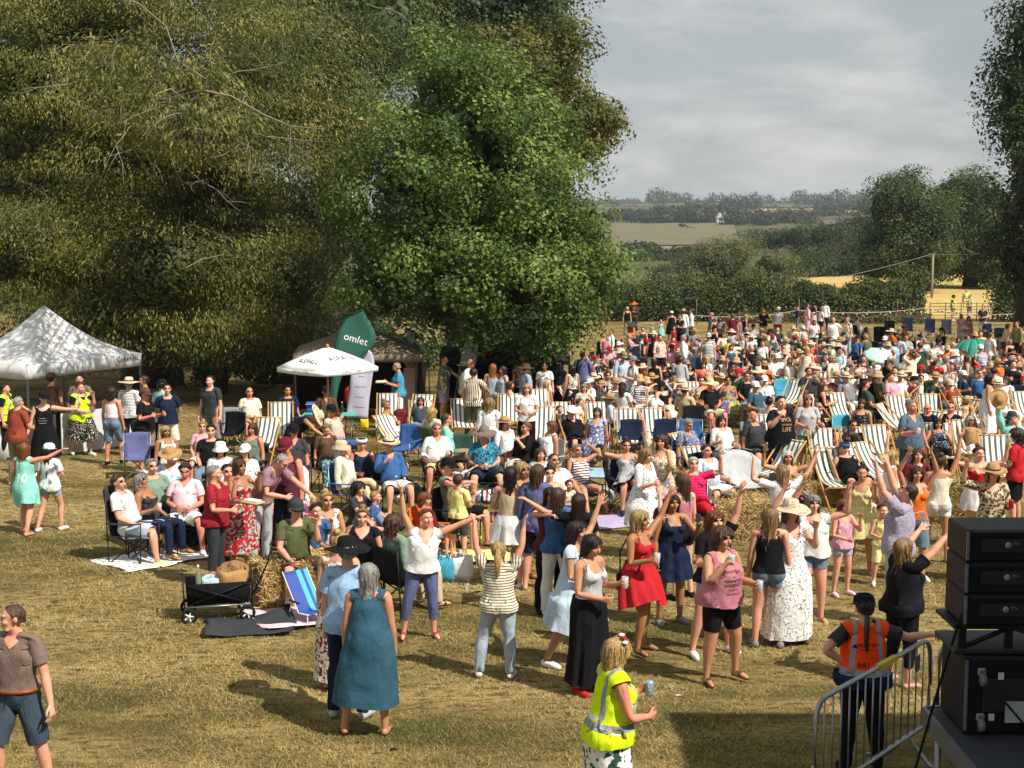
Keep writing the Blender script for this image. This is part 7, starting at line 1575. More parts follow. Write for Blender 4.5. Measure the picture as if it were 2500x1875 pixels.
# ---- drinks stall
q(12, 937, 85, 'w', 'tee black', 'trousers black', 'bun dark_brown', over='vest hi-vis_yellow hivis hi-vis_yellow', arms='reach down', h=1.68, sh=False, label='person in yellow hi-vis vest serving at the frame edge')
q(44, 968, 150, 'm', 'tee rust', 'trousers khaki', 'buzz grey', h=1.76, lean=8, arms='down front', fat=.3, label='person in rust red t-shirt and baggy khaki trousers with back turned')
k_ = q(106, 955, 4, 'm', 'tank black', 'skirt black', 'short dark_brown', hat='cap black', arms=('side', 'low'), h=1.72, skin='pale', hyaw=30, sh=False, label='person in black apron and cap stretching one arm out')
on_back(k_, '~~~~\n~~~~~\n~~~~', .06, 0, 1.15, WHINK, 'tank', back=False)
q(196, 935, 42, 'w', 'tee black', 'skirt black ditsy cream', 'bun brown', over='vest hi-vis_yellow hivis hi-vis_yellow', arms=('face', 'front'), legs='step trail', h=1.68, shoes='shoe white', sh=False, fat=.3, label='person in yellow hi-vis vest and black print skirt at the counter')
q(126, 909, 165, 'm', 'tee brown', 'trousers black', 'short dark_brown', hat='cap brown', h=1.78, label='person in dark brown t-shirt working inside the gazebo')
q(194, 914, 5, 'm', 'shirt taupe', 'trousers charcoal', 'short black', h=1.80, fat=.5, sh=False, label='person in taupe jumper standing behind the counter')
q(272, 946, 165, 'w', 'crop white', 'shorts denim', 'curly dark_brown', h=1.68, legs='stand step', shoes='shoe black', sock=True, skin='pink', label='person in white crop top and denim shorts queueing, back turned')
q(314, 921, 172, 'm', 'tee white thinstripe navy', 'shorts charcoal', 'short grey', hat='wide cream black', h=1.76, label='person in white striped t-shirt and cream sun hat with back turned')
q(351, 917, -70, 'm', 'tank black', 'shorts black', 'short dark_brown', h=1.78, sh=False, skin='tan', label='person in black vest top laughing in the queue')
q(353, 947, 68, 'm', 'tee black', 'shorts khaki', 'short brown', hat='cap brown', arms='drink drink', h=1.74, fat=.4, skin='pink', label='person in black t-shirt and brown cap holding food')
q(395, 925, 150, 'm', 'shirt mint', 'trousers black', 'short black', hat='cap black', h=1.78, label='person in mint shirt and black cap with back turned')
q(408, 937, 15, 'm', 'tee navy', 'shorts cream', 'short black', arms='back back', h=1.76, fat=.3, label='bearded person in navy t-shirt with hands behind back')
q(513, 917, -18, 'm', 'tee charcoal', 'trousers grey', 'short black', h=1.82, arms='down down', sh=False, skin='pale', label='tall person in charcoal t-shirt with hands in pockets')
q(515, 1038, 5, 'm', 'tee black', 'trousers denim', 'short dark_brown', seat='camp', chair='camp:charcoal', arms='lap lap', fat=.3)
q(495, 1030, 5, 'w', 'tee pink', 'shorts white', 'bun blonde', seat='camp', arms=('up', 'lap'), h=1.6)
q(404, 1040, 35, 'w', 'cami white', 'shorts white', 'bob blonde', seat='camp', chair='camp:black', legs='cross sit', skin='bronze', label='person in white strappy top with crossed bare legs')
q(609, 946, 20, 'm', 'tee cream', 'shorts tan', None, seat='camp', chair='camp:light grey', skin='pink', fat=.5, label='bald person in cream t-shirt in grey folding chair')
q(538, 1080, 12, 'w', 'tee white', 'trousers denim', 'bob dark_brown', hat='bucket white', seat='camp', chair='camp:black', label='person in white t-shirt and white bucket hat sitting')
q(599, 1084, -8, 'w', 'blouse white', 'trousers white', 'bob grey', hat='cap white', seat='camp', chair='camp:charcoal', fat=.4, label='person in white top and white cap sitting')
q(617, 1034, -20, 'w', 'tank grey_green', 'trousers charcoal', 'bob brown', seat='camp', chair='camp:charcoal', fat=.35, skin='pink')
# ---- middle left seated rows
q(702, 943, 20, 'm', 'tee navy', 'shorts navy', 'short black', seat='camp', chair='camp:light grey', fat=.5, skin='tan')
q(796, 942, 15, 'm', 'shirt brown', 'trousers black', 'short black', hat='cap black', seat='camp', chair='camp:light grey', skin='tan')
q(717, 1035, 8, 'm', 'polo charcoal', 'trousers white', 'short grey', hat='cap black', seat='camp', chair='camp:charcoal', fat=.4, skin='pink')
q(776, 1000, 82, 'w', dress='midi black plain white tank .04', hair='short brown', hat='wide cream', lean=62, arms='reach reach', hpitch=70, h=1.64, skin='tan', label='person in black dress and cream sun hat bending right over')
q(809, 987, 60, 'm', 'tee stone', 'shorts blue', 'short brown', hat='cap black', seat='camp', chair='camp:black', hyaw=-25, skin='pink')
q(829, 1007, 110, 'girl', dress='short pink plain white cami', hair='pony brown', h=1.05, label='small child in pink dress standing on a lap')
q(796, 1035, 25, 'w', 'tee brown', 'trousers teal floral mint', 'short dirty_blonde', seat='camp', chair='camp:black', hpitch=30, sh=False, fat=.3)
q(832, 1076, 76, 'w', 'shirt cream', 'trousers beige', 'bob white', hat='bucket cream', seat='camp', chair='camp:blue', legs='cross sit', shoes='shoe white', label='person in cream shirt and cream bucket hat with crossed legs')
q(883, 1066, 12, 'w', 'tank navy', 'shorts navy', 'short dark_brown', hat='band white', seat='camp', chair='camp:black', fat=.3, skin='pink', arms='lap front')
q(949, 1065, 25, 'm', 'shirt blue', 'shorts white', 'short grey', hat='straw cream black', seat='camp', chair='camp:black', arms=('lap', 'sip'), shoes='shoe white', sock=True, label='person in blue long sleeved shirt and cream hat drinking')
q(1067, 1034, 8, 'm', 'shirt white', 'shorts beige', 'short grey', seat='camp', chair='camp:black', legs='cross sit', arms=('drink', 'rest'), props=(('cup', 'p', 'empty'),), fat=.35, skin='pink', label='person in open white shirt with crossed legs holding a cup')
q(1182, 1042, 2, 'm', 'polo turquoise wave black', 'shorts navy', 'short grey', hat='wide taupe', seat='camp', chair='camp:green', arms='front front', legs='sitwide sit', fat=.6, props=(('cup', 'p', 'empty'),), label='person in turquoise patterned shirt and taupe hat sitting')
q(1231, 1017, 38, 'w', 'blouse white', 'skirt white floral navy', 'mid dark_brown', hat='straw tan brown', seat='camp', chair='camp:grey', label='person in white blouse and straw boater turned sideways')
q(1285, 1031, -58, 'w', 'blouse black', 'trousers stone', 'short auburn', seat='camp', chair='camp:black', arms='sip lap', fat=.3, label='person in black cardigan raising a drink')
q(1347, 1028, -60, 'w', 'tank white', 'trousers grey', 'mid auburn', seat='camp', chair='camp:light grey', skin='tan', fat=.25)
q(1395, 993, 18, 'm', 'polo black', 'shorts charcoal', 'short brown', hat='cowboy white', seat='deck', chair='deck', fat=.4, label='person in black shirt and white cowboy hat in a deckchair')
q(1458, 995, -8, 'w', dress='midi indigo floral pale_blue vtop .04', hair='bob brown', seat='camp', chair='camp:maroon', legs='cross sit', skin='tan', sh=False, label='person in blue flowery dress with crossed legs')
q(1286, 937, 2, 'w', 'tee white', 'trousers black', 'bob blonde', arms='front front', h=1.68, label='person in white t-shirt and black trousers standing with clasped hands')
q(1156, 899, 162, 'm', 'polo cream vstripe brown', 'trousers olive', 'short dark_brown', h=1.80, fat=.35, skin='tan', arms=('down', 'reach'), label='person in cream striped shirt and olive trousers with back turned')
q(1203, 888, 178, 'w', 'tube light_denim', 'shorts light_denim', 'verylong ginger', h=1.70, skin='tan', fat=.25, label='person in backless top with long ginger hair down the back')
q(1084, 867, 78, 'm', 'polo grey_green', 'shorts lilac', 'short dark_brown', h=1.84, arms='reach down', skin='fair', label='tall person in grey green polo shirt reaching forward')
q(1134, 883, 90, 'w', 'blouse cream', 'trousers beige', 'long brown', hat='straw cream black', h=1.66)
q(1149, 876, 60, 'm', 'shirt white', 'shorts navy', None, h=1.80, skin='pink')
q(1194, 973, 176, 'w', 'blouse white', 'trousers light_denim', 'curly dirty_blonde', h=1.62, label='person in loose white blouse with back turned')
q(968, 885, -78, 'm', 'tee turquoise', 'shorts white', 'buzz grey', arms=('drink', 'drink'), h=1.76, fat=.4, skin='pink', hpitch=22, sh=False, props=(('tray', 'p'),), label='person in turquoise t-shirt and white shorts eating from a tray')
q(1027, 970, 5, 'w', 'shirt dark_denim', 'trousers denim', 'mid brown', seat='deck', chair='deck', skin='tan')
q(1053, 995, 150, 'w', 'blouse cream', 'skirt cream', 'curly blonde', seat='camp', chair='camp:olive', sh=False)
q(1090, 1010, 100, 'm', 'tee mint', 'shorts khaki', 'short brown', seat='camp', chair='camp:black', lean=20)
q(942, 978, 72, 'w', 'tube white', 'skirt white', 'bun dirty_blonde', seat='camp', chair='camp:yellow', skin='bronze', sh=False)
# ---- middle and right, seated in deckchairs or standing among them
q(1693, 1117, 4, 'w', 'tee hot_pink hstripe red', 'capri red', 'short white', seat='camp', chair='camp:purple', arms=('upbent', 'face'), fat=.6, label='person in hot pink striped t-shirt and red trousers sitting')
q(1725, 1086, 30, 'w', 'blouse pale_blue ditsy white', 'shorts white', 'short brown', seat='camp', chair='high:black', arms='rest lap', fat=.25, label='person in pale blue blouse in a high-backed black chair')
q(1761, 1016, 20, 'w', 'blouse white', 'shorts white', 'mid dark_brown', seat='camp', chair='camp:black', legs='cross sitout', arms=('rest', 'drink'), label='person in full white blouse holding a phone')
q(1839, 1004, 18, 'm', 'tee charcoal', 'shorts charcoal', None, seat='camp', chair='high:grey', hpitch=-22, sh=False, skin='pink', fat=.4, label='bald person in charcoal t-shirt with head tipped back')
sl_ = q(1907, 967, 15, 'm', 'tee black', 'trousers navy', 'short dark_brown', arms=('down', 'sip'), h=1.82, fat=1.0, sh=False, skin='fair', label='large person in black slogan t-shirt drinking')
for k, (tx, sz) in enumerate((('SPICE', .085), ('UP YOUR', .05), ('LIFE', .115))): on_back(sl_, tx, sz, .02, 1.30-.085*k, plain('gold_print', '#d0a070', .6), 'tee', back=False)
q(1973, 964, 2, 'w', 'tee light_grey', 'shorts sage', 'bob dirty_blonde', h=1.68, arms='hold front', fat=.2, label='person in light grey t-shirt and sage shorts standing')
b1 = q(1999, 983, 35, 'm', 'tee black', 'shorts black', 'buzz grey', seat='deck', chair='deck', skin='pink', fat=.3, label='person in black t-shirt with yellow print in a deckchair')
on_back(b1, 'ESU', .11, 0, 1.25, plain('yellow_print', '#e6e23a', .6), 'tee', back=False)
q(2105, 975, -22, 'w', 'cami black ditsy grey', 'trousers black', 'bob brown', seat='camp', chair='camp:black', skin='tan', fat=.5, label='person in black spotted strappy top smiling')
q(2226, 977, 28, 'm', 'polo denim marl dark_denim', 'trousers dark_denim', 'short grey', h=1.82, fat=.65, sh=False, skin='pink', arms='low drink', props=(('cup', 'm', 'empty'),), label='large person in blue denim shirt standing among deckchairs')
q(2266, 985, -42, 'm', 'tee black', 'shorts black', None, seat='deck', chair='deck', skin='pink', lean=14, hpitch=20)
q(2322, 985, -22, 'm', 'polo black', 'trousers charcoal', None, seat='deck', chair='deck', skin='pink', fat=.4, lean=10)
q(2360, 966, -60, 'w', 'cami beige', 'shorts white', 'long blonde', seat='deck', chair='deck', hpitch=28, sh=False, skin='tan')
q(2416, 914, 70, 'w', dress='midi white plain white cami .08', hair='long black', h=1.68, skin='tan', fat=.3, label='person in white sun dress standing side on')
q(2372, 1016, 0, 'w', 'tank tan', 'trousers white', 'bob white', seat='deck', chair='deck', skin='tan', fat=.3, arms='lap lap', label='person in tan vest and white trousers in a deckchair')
q(2291, 1022, -8, 'w', 'tank navy ditsy pale_blue', 'trousers black', 'mid black', seat='deck', chair='deck', arms='clap clap', skin='tan', label='person in navy flowery top clapping')
q(2471, 1006, -5, 'm', 'shirt mint', 'shorts stone', 'short grey', hat='bucket charcoal', seat='deck', chair='deck', arms=('lap', 'up'), props=(('hat', 'm', 'tan', 'straw'),), sh=False, label='person in mint shirt and charcoal bucket hat holding up a straw hat')
q(2484, 1048, -125, 'boy', 'polo red', 'shorts black', 'curly dark_brown', h=1.68, arms=('front', 'upbent'), label='teenager in red football shirt with back turned')
q(2425, 1131, 0, 'w', dress='short beige leopard black blouse .06', hair='long dirty_blonde', hat='straw tan brown', h=1.64, arms=('drink', 'upbent'), props=(('can', 'p', 'red'),), label='person in leopard print dress and straw hat holding a red can')
q(2391, 1091, 8, 'w', 'tube red', 'miniskirt white', 'bun brown', h=1.58, arms=('upbent', 'upbent'), sh=False, label='person in red strapless top and white skirt covering face')
w3 = q(2295, 1110, 176, 'w', 'cami cream', 'hotpants white', 'bun brown', h=1.60, skin='tan', arms=('down', 'up'), legs='step stand', shoes='shoe grey', label='person in cream strappy top and white shorts lifting a bottle')
q(2178, 1099, 100, 'girl', 'tank white', 'miniskirt pink', 'verylong blonde', h=1.50, arms='up down', label='child in white top and pale pink skirt waving')
q(2241, 1094, 0, 'girl', 'tee maroon', 'shorts navy', 'long brown', h=1.54)
q(2238, 1137, 3, 'w', 'cami orange', 'shorts denim', 'mid brown', h=1.62, arms='upin upin', skin='tan', label='person in orange top and sunglasses with hands overhead')
q(2221, 1178, -120, 'm', 'polo lilac marl grey', 'trousers light_denim', 'buzz dark_brown', h=1.80, arms=(((.2, -.75, .9), (-.1, -.35, 1), 10), ((.2, -.75, .9), (.1, -.35, 1), 10)), hpitch=-20, lean=-8, fat=.45, label='person in grey lilac shirt and pale jeans reaching arms skyward')
q(2204, 1316, 118, 'w', 'tee black', 'capri black', 'mid dirty_blonde', h=1.57, arms=(((.15, -1, .75), (.0, -1, .8), 8), ((.25, -1, .85), (.1, -1, .95), 8)), fat=.7, shoes='sandal grey', hpitch=-6, label='person all in black stretching both tattooed arms upwards')
q(2106, 1137, -15, 'girl', dress='mini yellow ditsy cream cami .06', hair='bun dark_brown', h=1.55, arms='face face', skin='tan', shoes='sandal grey', label='child in yellow flowery mini dress with hands at mouth')
q(2156, 1230, 0, 'girl', 'tank yellow', 'shorts pale_yellow', 'short brown', h=1.10, arms=('out', 'front'), shoes='shoe white', sock=True, label='toddler in yellow top and yellow shorts')
q(2060, 1219, 25, 'girl', 'tank pink', 'hotpants light_denim', 'mid auburn', h=1.27, arms='face front', shoes='shoe pale_pink', label='child in pink frilled top and pale denim shorts')
q(1985, 1208, 4, 'w', 'vtop white', 'hotpants denim', 'bob grey', h=1.60, fat=.55, arms=('upbent', 'upin'), legs='stand step', shoes='sandal tan', label='person in white lace top and denim shorts with arms overhead')
q(1930, 1219, 22, 'w', dress='maxi white ditsy grey vtop .08', hair='long dirty_blonde', hat='wide cream', h=1.68, arms=('face', 'upin'), sh=False, shoes='boot brown', label='person in white flowery maxi dress and cream sun hat dancing')
q(1882, 1238, 172, 'w', 'cami black', 'hotpants denim', 'long dirty_blonde', h=1.64, fat=.2, label='person in black strappy top and denim shorts with back turned')
q(1911, 1134, 178, 'girl', 'tee white', 'trousers grey', 'verylong dirty_blonde', h=1.58, arms='upbent upout', label='child with long plaits raising both hands, back turned')
q(1923, 1101, 3, 'w', 'tube tan', 'trousers black', 'long white', seat='camp', chair='camp:grey', arms='upbent upbent', skin='tan', label='person in tan strapless top holding both palms up')
q(2062, 1077, 12, 'w', 'tank black', 'shorts black', 'short dark_brown', hat='band blue', seat='deck', chair='deck', fat=.6, skin='fair', arms='lap lap', label='person in black vest and blue head scarf in a deckchair')
q(2084, 1027, 5, 'm', 'tee charcoal', 'shorts black', 'short dark_brown', seat='deck', chair='deck', skin='tan')
q(2078, 1052, -60, 'w', 'tee black', 'trousers black', 'long dark_brown', seat='deck', sh=False, hpitch=15)
q(1683, 1023, 38, 'm', 'polo indigo ditsy cream', 'shorts navy', 'short grey', seat='camp', chair='camp:blue', hpitch=28, fat=.4, skin='tan', label='person in dark flowery shirt looking down in a blue chair')
q(1604, 941, 3, 'm', 'polo white', 'shorts navy', 'short dark_brown', seat='deck', chair='deck', arms='rest rest', skin='tan', fat=.35, label='person in white polo shirt and sunglasses facing the stage')
q(1712, 920, 5, 'm', 'polo beige floral brown', 'shorts tan', 'short brown', seat='camp', chair='camp:navy', fat=.5, arms='front front', skin='pink')
q(1777, 920, 4, 'w', dress='midi green tiedye pink tube .06', hair='short dark_brown', seat='camp', chair='camp:maroon', fat=.45, skin='bronze', arms='front front', label='person in tie-dye strapless dress sitting')
q(1853, 921, -165, 'm', 'tee white', 'shorts beige', 'short grey', hat='cap navy', seat='camp', chair='camp:blue')
q(1879, 970, 150, 'w', 'tee white', 'shorts denim', 'bun black', seat='camp', chair='camp:turquoise')
# ---- towards the back: standing
for a in (
 (1549, 737, -20, 'm', 'shirt brown', 'trousers charcoal', dict(hat='wide orange', arms='fold fold', label='person in brown shirt and bright orange hat by the hedge')),
 (1532, 749, 10, 'w', 'tank black', 'trousers grey', dict(hair='bob white')), (1639, 759, 175, 'w', '', '', dict(dress='short black plain white tank', hat='cap white')),
 (1668, 754, 160, 'm', 'shirt white', 'trousers denim', dict(hat='straw beige brown')), (1687, 754, -90, 'm', 'shirt white', 'trousers navy', {}), (1662, 768, -55, 'm', 'tee navy', 'shorts black', dict(arms='fold fold')),
 (1614, 780, 10, 'girl', '', '', dict(dress='short mint plain white cami', hair='short blonde', h=1.15)), (1646, 797, 0, 'girl', 'tee red', 'shorts red', dict(h=1.1)), (1738, 763, -60, 'm', 'polo turquoise', 'trousers beige', dict(hat='cap dusty_pink', lean=12)),
 (1748, 774, 10, 'w', '', '', dict(dress='short black plain white cami', hair='bob blonde')), (1761, 773, -40, 'w', 'tee grey', 'hotpants navy', dict(hair='mid dark_brown', arms='fold fold')), (1788, 766, 172, 'm', 'polo maroon', 'trousers dark_denim', dict(h=1.82)),
 (1804, 776, 30, 'girl', 'tee pink', 'shorts white', dict(h=1.3)), (1821, 767, -90, 'w', 'tank black', 'trousers black', dict(hair='long blonde')), (1865, 754, -15, 'm', 'tee black', 'trousers beige', dict(arms='drink front', skin='pink')),
 (1901, 749, 2, 'm', 'polo white ditsy coral', 'shorts red', dict(hat='cap cream', arms='drink down', h=1.8)), (1947, 748, 90, 'boy', 'shirt navy', 'trousers denim', dict(h=1.35)), (1972, 742, 90, 'w', 'tank pale_pink', 'maxiskirt pink', dict(hair='bun dark_brown', skin='tan')),
 (1985, 737, 150, 'w', 'tank navy', 'maxiskirt white vstripe coral', dict(hair='mid black', skin='tan')), (2014, 736, 150, 'm', 'shirt white', 'trousers navy', dict(h=1.82)), (2005, 753, 120, 'boy', 'tee white', 'shorts navy', dict(h=1.45)),
 (1594, 817, 170, 'w', 'tank black', 'shorts white', dict(hair='long dark_brown', arms='down hip')), (1612, 818, 22, 'w', 'blouse white floral orange', 'trousers black', dict(hair='bun black')), (1669, 817, 85, 'w', 'shirt white', 'shorts white', dict(hair='mid grey')),
 (1731, 812, 0, 'm', 'tee white hstripe green', 'shorts grey', dict(hat='cap light_grey')), (1777, 828, 178, 'boy', 'tee bright_yellow', 'shorts navy', dict(h=1.05, label='small child in bright yellow t-shirt with back turned')), (1989, 781, 2, 'w', 'tee white', 'hotpants denim', dict(hair='mid dark_brown', skin='tan', arms='front down')),
 (1969, 846, 178, 'w', '', '', dict(dress='short cream plain white tank', hair='bob blonde', label='person in cream dress standing with back turned by stone plinth')), (1421, 856, 172, 'm', 'shirt indigo', 'trousers rust', dict(hair='buzz brown', arms='drink front')), (1522, 857, 20, 'm', 'shirt pale_blue', 'trousers grey', dict(hat='cap khaki', hpitch=20)),
 (1546, 869, -72, 'm', 'tee white', 'shorts mint', dict(hat='cap grey', arms='drink drink')), (1536, 846, -95, 'm', 'tee green', 'shorts navy', dict(hair='short black')), (1459, 894, 175, 'girl', 'tee white', 'shorts white', dict(h=1.15, hair='pony dark_brown')), (1493, 877, 170, 'girl', '', '', dict(dress='short cream plain white cami', hair='long brown', h=1.3)),
 (1595, 872, 175, 'w', '', '', dict(dress='midi black plain white tank .02', hair='long dark_brown', label='person in long black dress with back turned between picnickers')), (1659, 870, 176, 'w', 'blouse light_grey', 'hotpants cream', dict(hair='bun brown', legs='step trail', label='person in slouchy grey top and cream shorts with back turned')),
 (1627, 911, 172, 'girl', 'tee white', 'trousers red', dict(h=1.1)), (1277, 865, 5, 'm', 'polo brown floral cream', 'trousers black', dict(skin='tan', h=1.82)), (1284, 888, 120, 'w', 'shirt light_denim', 'trousers navy', dict(hat='wide brown')), (1330, 885, 5, 'w', 'tee white', 'trousers denim', dict(hair='bun dark_brown')),
 (1364, 882, 170, 'w', 'tee black', 'trousers black', dict(hair='long dark_brown')), (1396, 891, -150, 'w', 'tank cream floral black', 'skirt black', dict(hair='long black', skin='tan')), (1333, 930, 175, 'girl', 'tank pale_pink', 'shorts white', dict(hair='long blonde', h=1.2)), (1228, 893, -60, 'w', 'tank light_denim', 'trousers black', dict(hair='long dark_brown', sh=False)),
 (1245, 930, 90, 'girl', 'tank white floral maroon', 'shorts black', dict(hair='long brown', h=1.3)), (1366, 990, 40, 'boy', 'tee navy', 'shorts black', dict(h=1.05)), (1415, 973, 90, 'girl', 'tee cream', 'shorts stone', dict(h=1.1)),
 (2036, 775, -20, 'm', 'tee white', 'trousers grey', dict(hair=None, arms='hip drink', fat=.6)), (2070, 774, -60, 'm', 'polo cream floral brown', 'trousers sky_blue', dict(hair='short grey', fat=.5)), (2348, 767, 0, 'w', 'tee pink', 'trousers light_grey', dict(hair='long dark_brown', arms='phone phone', label='person in pink t-shirt and light trousers holding up a phone')),
 (2366, 771, 10, 'w', 'tank dusty_pink', 'trousers denim', dict(hair='long brown', skin='tan')), (2401, 746, -30, 'm', 'tee charcoal', 'shorts light_grey', dict(hair='short black', arms='front front')), (2461, 790, 60, 'w', 'blouse beige', 'trousers charcoal', dict(lean=15, hair='bob brown')), (2484, 784, -60, 'm', 'shirt khaki', 'trousers black', dict(lean=15)),
 (2246, 835, 150, 'm', 'tee green', 'shorts blue', dict(h=1.84, fat=.4, hair='short brown', label='tall person in dark green t-shirt and blue shorts, back turned')), (2176, 869, 62, 'w', 'tank black', 'skirt cream floral red', dict(lean=25, hair='short white', skin='bronze', fat=.5, arms='reach reach', label='person in black vest and flowery skirt bending down')),
 (2226, 860, -140, 'w', 'blouse cream', 'trousers white', dict(arms='head head', hair='bun brown')), (2362, 865, 80, 'w', '', '', dict(dress='midi grey_green plain white tank .04', hair='mid brown', label='person in grey green dress standing side on')), (2418, 811, 120, 'm', 'tee white', 'shorts navy', dict(hair='short brown')),
 (2328, 719, 60, 'm', 'tee navy', 'shorts grey', dict(over='vest hi-vis_yellow hivis hi-vis_yellow', hat='cap black', label='steward in yellow hi-vis vest and black cap by the gate')), (2369, 717, -60, 'm', 'shirt pale_blue', 'shorts grey', dict(over='vest hi-vis_yellow hivis hi-vis_yellow', label='steward in yellow hi-vis vest with back turned at the gate')),
 ):
    px, py, f, g, t_, b_, k = a; q(px, py, f, g, t_ or 'tee white', b_ or 'shorts navy', k.pop('hair', 'short brown'), **k)
gr = q(2360, 703, -10, 'm', 'tee white', 'shorts white', over='vest hi-vis_yellow hivis hi-vis_yellow', seat='stool', seat_h=1.25, label='steward in yellow hi-vis vest perched on the gate')
# ---- towards the back: seated
for a in (
 (1493, 804, -70, 'm', 'shirt white', 'trousers navy', 'camp:black', {}), (1472, 813, 60, 'w', 'tank dusty_pink', 'shorts cream', 'camp:black', dict(skin='tan')), (1570, 799, 5, 'w', 'tank burgundy', 'skirt purple', 'camp:navy', {}), (1592, 797, 150, 'w', 'blouse grey', 'trousers grey', 'camp:charcoal', dict(hair='mid grey')),
 (1717, 845, 5, 'w', 'cami black', 'shorts denim', 'camp:red', dict(skin='bronze')), (1822, 812, -90, 'w', 'tank white', 'skirt cream', 'camp:charcoal', dict(hat='band black', skin='tan')), (1864, 832, -40, 'w', 'tee white', 'shorts navy', 'camp:navy', {}), (1918, 823, 10, 'm', 'polo cream floral tan', 'shorts beige', 'camp:charcoal', dict(hat='straw beige brown')),
 (1961, 795, 30, 'w', 'tee cream floral brown', 'trousers white', 'camp:black', dict(hat='cap white')), (1935, 843, -60, 'w', 'cami rust', 'shorts denim', 'camp:blue', dict(skin='bronze')), (1618, 880, 30, 'm', 'tee black', 'shorts black', 'camp:red', dict(hat='cap black')), (1717, 883, 5, 'w', 'tee coral', 'trousers black', 'camp:maroon', dict(hair='mid brown')),
 (1683, 889, 10, 'w', 'tank black', 'shorts olive', 'camp:charcoal', dict(hair='mid dark_brown')), (1791, 889, -20, 'w', 'tank black', 'skirt black', 'camp:navy', dict(skin='bronze', arms='sip lap')), (1816, 894, -30, 'm', 'tee olive', 'shorts khaki', 'camp:green', dict(hair='buzz grey', lean=14)), (1853, 869, -80, 'm', 'tee light_grey', 'shorts stone', 'camp:black', dict(hat='cap olive')),
 (1899, 863, 10, 'm', 'tee white', 'trousers denim', 'camp:navy', dict(hat='cap white')), (1930, 872, -20, 'w', 'tank white', 'skirt green floral yellow', 'camp:charcoal', dict(skin='tan', hair='mid brown')), (1951, 852, 5, 'w', 'tank navy', 'shorts navy', 'camp:blue', dict(hat='straw beige brown', skin='tan')), (1384, 933, 60, 'w', 'shirt white floral brown', 'trousers beige', 'deck', dict(hair='bob blonde')),
 (1492, 976, 170, 'girl', 'tee black', 'shorts black', None, dict(hair='long dark_brown', h=1.2)), (1531, 973, 170, 'girl', 'tee charcoal', 'shorts black', None, dict(hair='long black', h=1.2)), (2093, 773, 100, 'm', 'shirt white', 'trousers grey', 'camp:black', {}), (2195, 797, -8, 'm', 'polo charcoal', 'shorts stone', 'camp:black', dict(hat='cap white')),
 (2250, 802, -10, 'w', 'tee white', 'trousers white', 'camp:black', dict(arms='shade lap', hat='straw beige')), (2396, 809, -30, 'm', 'tee yellow', 'shorts tan', 'camp:black', {}), (2328, 835, 20, 'm', 'tee white', 'shorts charcoal', 'camp:blue', dict(hair=None, fat=.5)), (2108, 869, 20, 'm', 'tee charcoal', 'shorts charcoal', 'camp:grey', dict(fat=.3)),
 (2124, 902, -10, 'm', 'shirt black', 'trousers black', 'high:black', dict(hat='wide taupe')), (2064, 909, 25, 'm', 'shirt grey', 'trousers white', 'camp:black', dict(hat='straw cream black')), (2199, 907, 0, 'w', 'blouse white', 'trousers white', 'camp:grey', dict(hat='straw cream black')), (2248, 916, 5, 'm', 'polo white', 'shorts navy', 'deck', dict(hair='short black', skin='tan')),
 (2318, 927, 22, 'm', 'polo rust', 'shorts khaki', 'deck', dict(hat='cap beige', arms='rest drink', props=(('cup', 'm', 'cola'),), fat=.4)), (2393, 903, -10, 'm', 'tee blue', 'shorts navy', 'camp:navy', dict(hair='buzz brown')), (2401, 880, -20, 'm', 'tee brown', 'shorts black', 'camp:black', dict(hat='cap sky_blue')), (2430, 866, 60, 'w', 'cami beige', 'shorts white', 'deck', dict(skin='tan', hair='long brown')),
 (2489, 866, -30, 'm', 'tee tan', 'shorts black', 'camp:charcoal', {}), (2285, 880, 90, 'w', 'cami black', 'shorts black', 'camp:black', dict(hair='pony dark_brown')), (2311, 869, -70, 'w', 'tank cream', 'shorts beige', 'camp:charcoal', dict(skin='tan', hair='bob grey')), (2095, 818, -60, 'm', 'tee blue', 'shorts navy', 'camp:black', dict(hat='cap navy')),
 (2033, 835, 70, 'w', 'blouse cream', 'trousers beige', 'camp:grey', dict(hat='wide cream')), (2053, 824, -30, 'm', 'tee light_grey', 'shorts navy', 'camp:navy', dict(hat='straw tan brown')), (2033, 869, 40, 'w', 'blouse cream', 'trousers denim', 'camp:charcoal', dict(hair='curly blonde')), (2030, 881, -20, 'w', 'tee white floral red', 'trousers white', 'deck', dict(skin='tan')),
 (2093, 852, 10, 'boy', 'tee red', 'shorts navy', None, dict(hat='cap mint', h=1.2)), (2115, 798, 60, 'w', 'tank cream', 'trousers black', 'camp:black', dict(hair='long dark_brown', skin='tan')), (2183, 852, 10, 'w', 'shirt denim', 'trousers white', 'camp:navy', dict(hair='short white')),
 ):
    px, py, f, g, t_, b_, ch, k = a; st = 'floor' if ch is None else ('deck' if ch.startswith('deck') else 'camp'); q(px, py, f, g, t_, b_, k.pop('hair', 'short brown'), seat=st, chair=ch, **k)
fs = q(2452, 858, 178, 'm', 'tee navy', 'shorts navy', 'short brown', seat='camp', label='person in navy football shirt numbered ten with back turned')
on_back(fs, '10', .22, 0, 1.18, WHINK, 'tee')
